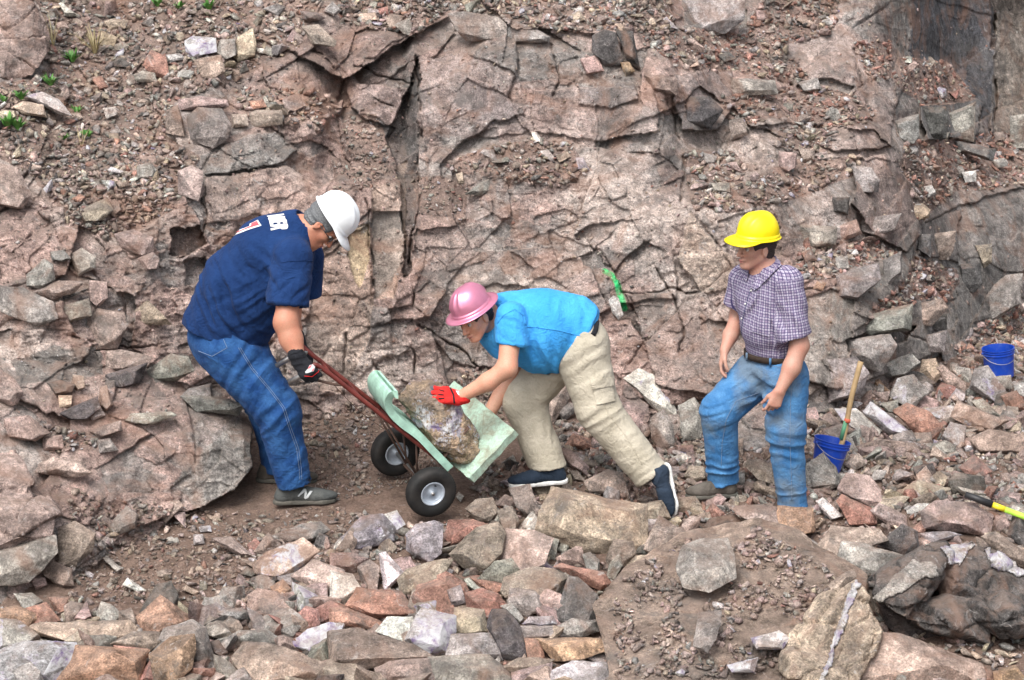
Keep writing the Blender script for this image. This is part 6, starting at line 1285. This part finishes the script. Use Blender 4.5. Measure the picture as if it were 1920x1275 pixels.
fs3 = [(P(1470, 600, -.2), (1, 0, .5), (-.5, 0, 1), 15, .013, .17), (P(1490, 570, -.2), (1, 0, .7), (-.7, 0, 1), 16, .010, .13), (P(1445, 645, -.2), (1, 0, .1), (0, 0, 1), 17, .013, .15), (P(1400, 560, -.1), (1, 0, -.5), (.5, 0, 1), 15, .009, .14)]
AX3 = nrm(D3(sb, sa))
def uv3(V):
    c = np.zeros((len(V), 3)); R_ = V - P(1440, 600, 0); u = np.arctan2(R_ @ L3, R_ @ f3) * .17; v = R_[:, 2] + .01 * np.sin(u * 9)
    dn = R_ - 0; q = V - sa; t_ = q @ (-AX3); r_ = q - np.outer(t_, -AX3); dist = np.linalg.norm(r_, axis=1); isS = (dist < .113) & (t_ > -.02) & ((V - P(1440, 600, 0)) @ L3 > .125)
    us = np.arctan2(r_ @ np.cross(AX3, f3), r_ @ f3) * .09; c[:, 0] = np.where(isS, us, u); c[:, 1] = np.where(isS, t_, v)
    return c + 2
s3 = build("plaid_shirt", shirt, M_PLAID, m3, .006, folds(fs3, .002), 2, uv3); t3 = bvh(s3)
for q in ((1424, 546), (1406, 570), (1391, 597), (1386, 625)): pass
M_BUT = plain("pearl_button", (.6, .6, .58), .3)
for q in ((1409, 545), (1398, 570), (1391, 597), (1387, 625)):
    d_ = drop(t3, *q, .002)
    if d_: bm = bmesh.new(); bmesh.ops.create_uvsphere(bm, u_segments=10, v_segments=6, radius=.0065, matrix=Matrix.Translation(d_)); adopt(from_bm("button", bm, M_BUT), m3)
stitch("placket", s3, [(1412, 528), (1404, 555), (1396, 585), (1390, 620), (1392, 650)], M_NAVY, m3, .0016, tree=t3)
decal("chest_pocket", s3, [[(1412, 590), (1448, 596), (1442, 632), (1410, 622)]], M_PLAID, m3, t3, .004, uvf=uv3)
for side, pts in ((0, [(1452, 480), (1466, 500), (1418, 545), (1408, 538)]), (1, [(1392, 500), (1408, 505), (1402, 528), (1390, 516)])):
    dcol = decal("collar", s3, [pts], M_PLAID, m3, t3, .012, 1.5, lambda V: uv3(V) * np.array((1, 1, 1)) + .007)
KN3, AN3, KF3, AF3 = P(1473, 805, -.17), P(1486, 942, -.17), P(1349, 772, -.10), P(1355, 895, -.04)
jeans = [ell(P(1452, 688, 0), (.145, .172, .13), RB), cone(P(1474, 708, -.08), KN3, .135, .108, .05), cone(KN3, P(1487, 955, -.17), .105, .084, .04), cone(P(1415, 702, .07), KF3, .132, .108, .05), cone(KF3, P(1356, 906, -.04), .104, .092, .04), cut(P(1487, 950, -.17), (0, 0, -1), .17), cut(P(1356, 903, -.04), nrm((.1, 0, -1)), .17), cut(P(1450, 658, 0), (0, 0, 1))]
fj3 = [(P(1450, 735, -.15), (.5, 0, 1), (1, 0, -.5), 17, .013, .2), (P(1475, 840, -.2), (.1, 0, 1), (1, 0, .3), 17, .012, .18), (P(1345, 780, -.15), (-.4, 0, 1), (1, 0, .5), 20, .013, .16), (P(1355, 890, -.1), (0, 0, 1), (1, 0, 0), 30, .012, .12), (P(1485, 940, -.2), (0, 0, 1), (1, 0, 0), 30, .010, .1), (P(1390, 720, -.1), (-.6, 0, 1), (1, 0, .6), 18, .010, .16)]
j3 = build("jeans", jeans, M_JEAN3, m3, .0075, folds(fj3, .003)); tj = bvh(j3)
stitch("side_seam", j3, [(1486, 700), (1482, 760), (1481, 830), (1484, 900), (1485, 945)], M_STITCH, m3, .0014, tree=tj); stitch("side_seam", j3, [(1425, 735), (1380, 752), (1362, 785), (1354, 830), (1352, 880)], M_STITCH, m3, .0014, tree=tj)
stitch("pocket_stitching", j3, [(1437, 672), (1445, 686), (1470, 690), (1480, 680)], M_STITCH, m3, .0014, tree=tj)
ring = []
for q in np.linspace(0, 2 * math.pi, 49): ring.append(P(1450, 664, 0) + RB @ np.array((.150 * math.cos(q), .176 * math.sin(q), .0)))
bm = bmesh.new(); box = []
for p_ in ring[:-1]:
    n_ = nrm((p_ - P(1450, 664, 0)) * (1, 1, 0)); box.append([bm.verts.new(Vector(p_ + n_ * a + np.array((0, 0, z)))) for a, z in ((.004, -.018), (.004, .018), (-.004, .018), (-.004, -.018))])
for i in range(len(box)):
    a, b_ = box[i], box[(i + 1) % len(box)]
    for k in range(4): bm.faces.new((a[k], a[(k + 1) % 4], b_[(k + 1) % 4], b_[k]))
bmesh.ops.recalc_face_normals(bm, faces=bm.faces); adopt(from_bm("belt", bm, M_BELT), m3)
for q in (-.6, .35, 1.2):
    c_ = P(1450, 664, 0) + RB @ np.array((.158 * math.cos(q), .184 * math.sin(q), -.002)); bm = bmesh.new(); tube_bm(bm, [c_ + (0, 0, -.024), c_ + (0, 0, .024)], .007, 8); adopt(from_bm("belt_loop", bm, M_JEAN3), m3)
shoe(m3, P(1384, 930, -.06), P(1289, 928, -.10), (0, 0, 1), None, M_BOOT, M_SOLEG, 1, .03)
shoe(m3, P(1490, 968, -.13), P(1450, 985, -.34), (0, 0, 1), None, M_BOOT, M_SOLEG, 1, .03)
# ================================================================== hand truck with its foam pads and the stone it carries
M_RAIL = plain("worn_red_paint", (.17, .035, .028), .5, .2, nz=.5); M_STEEL = plain("dull_steel", (.32, .31, .30), .42, .8, nz=.3); M_RUST = plain("rusty_steel", (.10, .06, .045), .7, .2, nz=.4); M_RIM = plain("pale_grey_rim", (.42, .47, .53), .4, .2, nz=.2)
def tyre_material():
    m, t, b = nodes("tyre_rubber"); tc = N(t, "ShaderNodeTexCoord"); n = noise(t, tc.outputs["Object"], 9, 5, .65)
    t.links.new(ramp(t, n.outputs["Fac"], [(.45, (.008, .008, .008)), (.85, (.04, .034, .03))]).outputs[0], b.inputs["Base Color"]); b.inputs["Roughness"].default_value = .75
    n2 = noise(t, tc.outputs["Object"], 120, 3); bump(t, b, n2.outputs["Fac"], .3, .003); return m
M_TYRE = tyre_material()
def foam_material():
    m, t, b = nodes("mint_foam"); tc = N(t, "ShaderNodeTexCoord"); n = noise(t, tc.outputs["Object"], 9, 9, .75, .8); n2 = noise(t, tc.outputs["Object"], 60, 5, .7)
    c = mix(t, (.42, .58, .47), (.27, .25, .18), ramp(t, n.outputs["Fac"], [(.44, G3(0)), (.62, G3(.8))]).outputs[0]); c = mix(t, c, ramp(t, n2.outputs["Fac"], [(.3, G3(.7)), (.65, G3(1.2))]).outputs[0], .7, 'MULTIPLY')
    t.links.new(c, b.inputs["Base Color"]); b.inputs["Roughness"].default_value = .9; b1 = bump(t, b, n2.outputs["Fac"], .6, .006); bump(t, b, n.outputs["Fac"], .5, .02, b1); return m
M_FOAM = foam_material(); M_FOAMC = plain("cut_foam_edge", (.36, .58, .47), .9, nz=.28)
NW, FW = P(808, 922, -.36), P(741, 847, .19); wv = nrm(FW - NW)
RT, RB_ = P(603, 690, -.46), P(822, 862, -.24); ru = nrm(RT - RB_); gap = .33; off = P(566, 645, 0)
ov_ = np.cross(ru, wv); ov_ = nrm(ov_ * (1 if ov_[2] > 0 else -1)); wv2 = nrm(wv - ru * (wv @ ru))
ht = empty("hand_truck", P(780, 940, -.1), label="worn red two wheeled hand truck tilted back under the foam and stone", category="hand truck")
def tube_part(name, pts, r, mat, seg=10, parent=ht):
    bm = bmesh.new(); tube_bm(bm, pts, r, seg); return adopt(from_bm(name, bm, mat), parent)
for k, g in enumerate((0, gap)):
    a, b_ = RB_ + wv2 * g, RT + wv2 * g
    e1, e2 = (P(585, 690, -.475), P(566, 704, -.465)) if k == 0 else (P(560, 640, -.14), P(548, 648, -.15))
    tube_part("rail", curve_pts([a, a + (b_ - a) * .5, b_, (e1 if k == 0 else b_ + (e1 - P(603, 690, -.46)) * .5)], 6), .0135, M_RAIL)
    g0 = e1 if k == 0 else b_ + ru * .03 - np.array((0, 0, .01)); g1_ = P(542, 718, -.45) if k == 0 else b_ + (P(542, 718, -.45) - P(603, 690, -.46))
    tube_part("handle_grip", [b_, (b_ * .4 + g1_ * .6) + np.array((0, 0, .012)), g1_], [.0135, .0155, .0155], M_STEEL)
    tube_part("handle_brace", curve_pts([b_ - ru * .17, b_ - ru * .09 + np.array((-.01, 0, -.04)), (b_ * .5 + g1_ * .5) + np.array((.01, 0, -.012))], 5), .008, M_RUST)
for f_ in (.10, .38, .66, .9): tube_part("cross_bar", [RB_ + (RT - RB_) * f_, RB_ + (RT - RB_) * f_ + wv2 * gap], .009, M_RAIL)
ax0, ax1 = NW + wv * .02, FW - wv * .02; tube_part("axle", [ax0, ax1], .011, M_STEEL)
for g in (.12, .30):
    c_ = NW + wv * (.10 + g); c1 = RB_ + wv2 * (g - .09 if g < .2 else gap)
    tube_part("strut", [c1 + ru * .42 - ov_ * .01, c_], .0065, M_RUST); tube_part("strut", [c1 + ru * .16 - ov_ * .01, c_], .0065, M_RUST)
bm = bmesh.new(); box_bm(bm, Matrix.Translation(Vector(NW + wv * .30)) @ Matrix([[*r_, 0] for r_ in np.stack([wv, np.cross((0, 0, 1), wv), (0, 0, 1)], 1)] + [[0, 0, 0, 1]]), .22, .045, .012, .003); adopt(from_bm("axle_plate", bm, M_RUST), ht)
tube_part("brake_cable", curve_pts([RT - ru * .1 - ov_ * .03, RT - ru * .35 - ov_ * .06, RT - ru * .6 - ov_ * .05], 6), .0022, M_RUST, 6)
RF = np.stack([wv2, ru, ov_], 1)
def rbox(name, o, sx, sy, sz, mat, bev=.004, parent=ht):      # o: corner; axes along track, rails, outward
    c = o + wv2 * sx / 2 + ru * sy / 2 + ov_ * sz / 2; bm = bmesh.new(); box_bm(bm, Matrix.Translation(Vector(c)) @ Matrix([[*RF[0], 0], [*RF[1], 0], [*RF[2], 0], [0, 0, 0, 1]]), sx, sy, sz, bev)
    return adopt(from_bm(name, bm, mat), parent)
rbox("toe_plate", RB_ - ru * .012 - wv2 * .03, gap + .06, .008, .26, M_RUST, .002)
# wheels
def wheel(c):
    M = Matrix.Translation(Vector(c)); R_ = frame(-wv, (0, 0, 1)); MR = M @ Matrix([[*R_[0], 0], [*R_[1], 0], [*R_[2], 0], [0, 0, 0, 1]])
    prof = [(.070, -.030), (.080, -.038), (.100, -.045), (.126, -.045), (.143, -.038), (.150, -.024), (.1515, 0), (.150, .024), (.143, .038), (.126, .045), (.100, .045), (.080, .038), (.070, .030)]
    seg = 120; bm = bmesh.new(); rings = []
    for i in range(seg):
        a = 2 * math.pi * i / seg; r_ = []
        for j, (rr, z) in enumerate(prof):
            tr = .0035 if (4 <= j <= 8 and (i + (j % 2)) % 2) else 0
            r_.append(bm.verts.new(MR @ Vector(((rr - tr) * math.cos(a), (rr - tr) * math.sin(a), z))))
        rings.append(r_)
    for i in range(seg):
        A, B = rings[i], rings[(i + 1) % seg]
        for j in range(len(prof) - 1): bm.faces.new((A[j], B[j], B[j + 1], A[j + 1]))
    bmesh.ops.recalc_face_normals(bm, faces=bm.faces); w = adopt(from_bm("wheel", bm, M_TYRE), ht)
    bm = bmesh.new(); rp = [(.0745, .034), (.070, .038), (.066, .036), (.060, .020), (.054, .010), (.030, .008), (.026, .016), (.014, .018), (.013, .03), (.001, .03)]
    rings = [[bm.verts.new(MR @ Vector((rr * math.cos(2 * math.pi * i / 48), rr * math.sin(2 * math.pi * i / 48), s_ * z))) for i in range(48)] for s_ in (1,) for rr, z in rp]
    for A, B in zip(rings[:-1], rings[1:]):
        for i in range(48): bm.faces.new((A[i], A[(i + 1) % 48], B[(i + 1) % 48], B[i]))
    back = [[bm.verts.new(MR @ Vector((rr * math.cos(2 * math.pi * i / 48), rr * math.sin(2 * math.pi * i / 48), -z))) for i in range(48)] for rr, z in rp]
    for A, B in zip(back[:-1], back[1:]):
        for i in range(48): bm.faces.new((A[i], B[i], B[(i + 1) % 48], A[(i + 1) % 48]))
    rim = from_bm("rim", bm, M_RIM); rim.parent = w; rim.matrix_parent_inverse = Matrix.Identity(4)
    bm = bmesh.new(); tube_bm(bm, [MR @ Vector((0, 0, .01)), MR @ Vector((0, 0, .040))], .0105, 10); n_ = from_bm("hub_nut", bm, M_STEEL); n_.parent = w
    bm = bmesh.new(); tube_bm(bm, [MR @ Vector((.038, -.02, .008)), MR @ Vector((.042, -.022, .022))], .004, 8); n_ = from_bm("valve", bm, M_BLACKP); n_.parent = w
wheel(NW); wheel(FW)
# foam under the stone: curved strip on the rails, thick board on the toe plate
cols = []; path = [(744, 738, .075), (733, 737, .06), (726, 750, .035), (731, 770, .018), (752, 792, .018), (783, 815, .018), (812, 845, .018), (842, 876, .018)]
path = curve_pts([P(x, y, -.42 + .19 * i / 7) for i, (x, y, z) in enumerate(path)], 4)
bm = bmesh.new(); prev = None; Wd = .40
for i, p_ in enumerate(path):
    t_ = nrm(path[min(i + 1, len(path) - 1)] - path[max(i - 1, 0)]); n_ = np.cross(t_, wv2); n_ = nrm(n_ * (1 if n_ @ ov_ > 0 or i > 6 else 1)); n_ = n_ * (1 if n_ @ (ov_ - ru * .5) > 0 else -1)
    row = [[bm.verts.new(Vector(p_ + wv2 * (g - .03) + n_ * h_)) for g in np.linspace(0, Wd, 5)] for h_ in (-.022, .022)]
    if prev:
        for s_ in (0, 1):
            for k in range(4): bm.faces.new((prev[s_][k], prev[s_][k + 1], row[s_][k + 1], row[s_][k]))
        for k in (0, 4): bm.faces.new((prev[0][k], prev[1][k], row[1][k], row[0][k]))
    if i in (0, len(path) - 1):
        for k in range(4): bm.faces.new((row[0][k], row[0][k + 1], row[1][k + 1], row[1][k]))
    prev = row
bmesh.ops.recalc_face_normals(bm, faces=bm.faces); o = from_bm("foam_strip", bm, M_FOAMC, sm=False, label="pale mint foam strip curling up between the truck rails and the stone", category="foam pad")
Nc = P(880, 898, -.30); Rc = P(964, 806, -.30 + .10); ob = nrm(Rc - Nc); bl = np.linalg.norm(Rc - Nc); Fc = P(852, 714, .42); aw = nrm(Fc - Rc); al = np.linalg.norm(Fc - Rc)
nb_ = nrm(np.cross(aw, ob)); nb_ = nb_ * (1 if nb_ @ ru > 0 else -1)
bm = bmesh.new(); gx_, gy_ = 22, 14; top, bot = [], []
for i in range(gx_ + 1):
    ra, rb2 = [], []
    for j in range(gy_ + 1):
        q = Nc + aw * al * i / gx_ + ob * bl * j / gy_; e_ = .006 * float(fbm(i * .5, j * .5, 0, 3, 5)); ed = .006 * float(vnoise(i * .9, j * .9, 0, 8)) if i in (0, gx_) or j in (0, gy_) else 0
        q = q + (ob if j in (0, gy_) else aw) * ed
        ra.append(bm.verts.new(Vector(q + nb_ * e_))); rb2.append(bm.verts.new(Vector(q - nb_ * .048)))
    top.append(ra); bot.append(rb2)
for i in range(gx_):
    for j in range(gy_): bm.faces.new((top[i][j], top[i + 1][j], top[i + 1][j + 1], top[i][j + 1])); bm.faces.new((bot[i][j], bot[i][j + 1], bot[i + 1][j + 1], bot[i + 1][j]))
for i in range(gx_):
    for j in (0, gy_): bm.faces.new((top[i][j], top[i + 1][j], bot[i + 1][j], bot[i][j]))
for j in range(gy_):
    for i in (0, gx_): bm.faces.new((top[i][j], top[i][j + 1], bot[i][j + 1], bot[i][j]))
bmesh.ops.recalc_face_normals(bm, faces=bm.faces); from_bm("foam_board", bm, M_FOAM, sm=False, label="thick mint green foam board on the toe plate behind the stone", category="foam pad")
# the stone being moved
st_ol = [(746, 745), (762, 724), (800, 711), (822, 716), (842, 748), (866, 780), (896, 812), (905, 842), (896, 868), (872, 880), (838, 868), (806, 842), (790, 800), (768, 775)]
pts = []
for x, y in st_ol:
    f_ = ((x - 746) + (y - 711)) / 320.; Y = -.20 + .12 * f_; pts.append(W(x, y, Y)); pts.append(W(828 + (x - 828) * .8, 800 + (y - 800) * .8, Y + .30))
for x, y, d in ((800, 750, .10), (780, 760, .07), (835, 780, .14), (860, 830, .13), (820, 825, .13), (870, 850, .10)): pts.append(W(x, y, -.17 - d))
pts = np.array(pts); c_ = pts.mean(0); bm = hull(pts - c_); rough_rock(bm, .46, .011, 777, .085)
def lump_material():
    m = M_ROCK.copy(); m.name = "amethyst_stone"; return m
ob_ = finish_rock("boulder", bm, lump_material(), c_, (.40, .30, .21), .62); ob_["label"] = "lumpy brown and violet stone strapped by hands on the foam of the hand truck"; ob_["label"] = "lumpy brown and violet stone under the red glove on the truck foam"; ob_["category"] = "rock"

# ================================================================== buckets and tools
def bucket_material():
    m, t, b = nodes("blue_plastic"); tc = N(t, "ShaderNodeTexCoord"); n = noise(t, tc.outputs["Object"], 14, 7, .7); c = mix(t, (.006, .052, .40), (.10, .16, .42), ramp(t, n.outputs["Fac"], [(.5, G3(0)), (.75, G3(.6))]).outputs[0])
    t.links.new(c, b.inputs["Base Color"]); b.inputs["Roughness"].default_value = .42; return m
M_BUCK = bucket_material()
def bucket(base, axis, r0, r1, h, label, ha=0.0):
    root = empty("bucket", base, label=label, category="bucket", group="blue plastic buckets among the rubble"); R_ = frame(axis, (1, 0, 0)); L = lambda x, y, z: Vector(base + R_ @ np.array((x, y, z)))
    prof = [(0.001, .0), (r0, 0), (r0, .004), (r0 + (r1 - r0) * .8, h * .80), (r1 * 1.03, h * .80), (r1 * 1.04, h * .83), (r1 * .99, h * .84), (r1 * .995, h * .90), (r1 * 1.035, h * .90), (r1 * 1.04, h * .925), (r1, h * .935), (r1 * 1.005, h * .985), (r1 * 1.05, h * .985), (r1 * 1.05, h), (r1 * .985, h), (r1 * .96, h * .9), (r0 * .96, .008), (.001, .008)]
    bm = bmesh.new(); rings = [[bm.verts.new(L(r * math.cos(2 * math.pi * i / 48), r * math.sin(2 * math.pi * i / 48), z)) for i in range(48)] for r, z in prof]
    for A, B in zip(rings[:-1], rings[1:]):
        for i in range(48): bm.faces.new((A[i], A[(i + 1) % 48], B[(i + 1) % 48], B[i]))
    bmesh.ops.remove_doubles(bm, verts=bm.verts, dist=1e-5); bmesh.ops.recalc_face_normals(bm, faces=bm.faces); o = adopt(from_bm("shell", bm, M_BUCK), root)
    try: o.data.set_sharp_from_angle(angle=math.radians(40))
    except Exception: pass
    for s_ in (1, -1):
        bm = bmesh.new(); tube_bm(bm, [L(s_ * r1 * 1.02 * math.cos(ha), s_ * r1 * 1.02 * math.sin(ha), h * .87), L(s_ * r1 * 1.12 * math.cos(ha), s_ * r1 * 1.12 * math.sin(ha), h * .87)], .009, 10); adopt(from_bm("handle_lug", bm, M_BUCK), root)
    bm = bmesh.new(); ca, sa_ = math.cos(ha), math.sin(ha); pts = []
    for q in np.linspace(0, math.pi, 25):
        u_, d_ = r1 * 1.10 * math.cos(q), r1 * 1.1 * math.sin(q); pts.append(L(u_ * ca + d_ * sa_, u_ * sa_ - d_ * ca, h * .87 - d_ * .55))
    tube_bm(bm, pts, .0022, 6); adopt(from_bm("bail_handle", bm, M_STEEL), root); return root
Yb = surf(1560, 880) - .06
bucket(P(1548, 884, Yb), nrm((.20, .10, .97)), .082, .108, .20, "tilted blue bucket with a wooden handle in it beside the plaid shirted man", .5)
Yb2 = surf(1876, 704)
s2b = (Yb2 + 15.1) / 15.1
bucket(P(1874, 704, Yb2 - .05), nrm((-.10, .02, 1)), .084 * s2b, .088 * s2b * 1.03, .168 * s2b, "blue bucket standing upright among rubble below the right hand wall", .2)
M_WOOD = plain("worn_ash_wood", (.42, .29, .15), .6, nz=.25); M_TAPEG = plain("green_tape", (.10, .30, .17), .6); M_TAPER = plain("orange_red_tape", (.62, .13, .07), .6)
tl = empty("tool_handle", P(1580, 850, Yb + .02), label="pale wooden tool handle standing in the tilted blue bucket", category="tool handle")
a, b_ = P(1568, 868, Yb + .02), P(1614, 678, Yb + .12)
bm = bmesh.new(); pts = curve_pts([a, a + (b_ - a) * .3 + np.array((.006, 0, 0)), a + (b_ - a) * .65 + np.array((-.004, 0, 0)), b_], 6); tube_bm(bm, pts, [.018 - .002 * math.sin(i / len(pts) * 3) for i in range(len(pts))], 12); adopt(from_bm("wooden_shaft", bm, M_WOOD), tl)
bm = bmesh.new(); tube_bm(bm, [a + (b_ - a) * .24 + np.array((-.008, -.012, 0)), a + (b_ - a) * .42 + np.array((-.006, -.014, 0))], .013, 10); adopt(from_bm("green_tape", bm, M_TAPEG), tl)
bm = bmesh.new(); tube_bm(bm, [a + (b_ - a) * .405 + np.array((.002, -.01, 0)), a + (b_ - a) * .44 + np.array((.003, -.01, 0))], .0195, 12); adopt(from_bm("red_tape", bm, M_TAPER), tl)
yt = empty("yellow_tool", P(1870, 950, -.5), label="yellow green tool handle with black grip reaching in from the right edge", category="tool handle")
M_YEL = plain("yellow_fibreglass", (.80, .66, .03), .35); M_YG = plain("yellow_green_paint", (.36, .62, .06), .4, nz=.3)
Yt = surf(1860, 985) - .10
g = [P(1810, 927, Yt), P(1860, 946, Yt - .03), P(1884, 955, Yt - .045), P(2080, 1030, Yt - .12)]
for nm, i, r_, mt in (("rubber_grip", 0, (.019, .0225), M_BLACKP), ("yellow_shaft", 1, (.0175, .0175), M_YEL), ("green_shaft", 2, (.0172, .0172), M_YG)):
    bm = bmesh.new(); tube_bm(bm, [g[i], g[i + 1]], list(r_), 14); adopt(from_bm(nm, bm, mt), yt)

# ================================================================== weeds on the talus
def leaf_material(name, c, c2):
    m, t, b = nodes(name); tc = N(t, "ShaderNodeTexCoord"); n = noise(t, tc.outputs["Object"], 30, 3); t.links.new(ramp(t, n.outputs["Fac"], [(.35, c), (.65, c2)]).outputs[0], b.inputs["Base Color"]); b.inputs["Roughness"].default_value = .6; return m
M_LEAF = leaf_material("green_leaf", (.05, .16, .03), (.13, .30, .06)); M_DRY = leaf_material("dry_grass", (.30, .24, .12), (.42, .36, .20))
def weed(px, py, n, hgt, wid, mat, label, cat, name, seed, group):
    r = random.Random(seed); c = P(px, py, surf(px, py) - .01); bm = bmesh.new()
    for i in range(n):
        a = r.uniform(0, 6.28); sp = r.uniform(.15, .95); h_ = hgt * r.uniform(.5, 1.1); w_ = wid * r.uniform(.6, 1.2); dx, dy = math.cos(a), math.sin(a); b0 = Vector((dx * .012, dy * .012, 0)); pr = None; side = Vector((-dy, dx, 0))
        for k in range(6):
            t_ = k / 5; p_ = b0 + Vector((dx, dy, 0)) * (h_ * sp * t_ ** 1.3) + Vector((0, 0, 1)) * (h_ * t_ * (1 - .45 * sp * t_)); ww = w_ * math.sin(math.pi * min(1, .12 + .88 * t_)) * .5 + .0004
            q = (bm.verts.new(p_ + side * ww), bm.verts.new(p_ - side * ww + Vector((0, 0, ww * .5))))
            if pr: bm.faces.new((pr[0], q[0], q[1], pr[1]))
            pr = q
    o = from_bm(name, bm, mat); o.location = c; o["label"] = label; o["category"] = cat; o["group"] = group
WL = [(136, 116, 34, .11, .016, "bushy green weed under the dry grass clump"), (95, 160, 26, .09, .018, "green weed just above the white streaked talus stone"), (40, 186, 26, .08, .018, "green weed left of the white streaked stone"), (14, 240, 22, .12, .03, "dark green weed at the left edge lower down"), (34, 244, 20, .13, .022, "pale green weed near the left edge"),
      (164, 258, 16, .07, .024, "lone green weed on the talus gravel"), (392, 18, 20, .10, .026, "green weed at the top edge right of the dark rock"), (296, 12, 16, .09, .024, "green weed at the top edge on the dark rock"), (336, 16, 16, .08, .02, "small green weed between the two top edge weeds"), (122, 262, 12, .05, .014, "tiny green weed left of the lone weed"), (145, 212, 14, .07, .012, "thin green weed right of the white streaked stone"), (8, 190, 12, .06, .02, "little green weed at the left edge higher up")]
for i, (x, y, n, h_, w_, lb) in enumerate(WL): weed(x, y, n, h_, w_, M_LEAF, lb, "plant", "weed", 50 + i, "green weeds on the talus")
for i, (x, y, n, h_, lb) in enumerate([(178, 100, 60, .22, "yellow dry grass clump on the upper left talus"), (100, 90, 16, .26, "thin dry grass stalks beside the top left boulder"), (152, 275, 6, .20, "few dry stems behind the lone green weed"), (60, 120, 18, .20, "dry brown twigs against the top left boulder")]):
    weed(x, y, n, h_, .004, M_DRY, lb, "dry grass", "dry_grass", 80 + i, "dry grass on the talus")
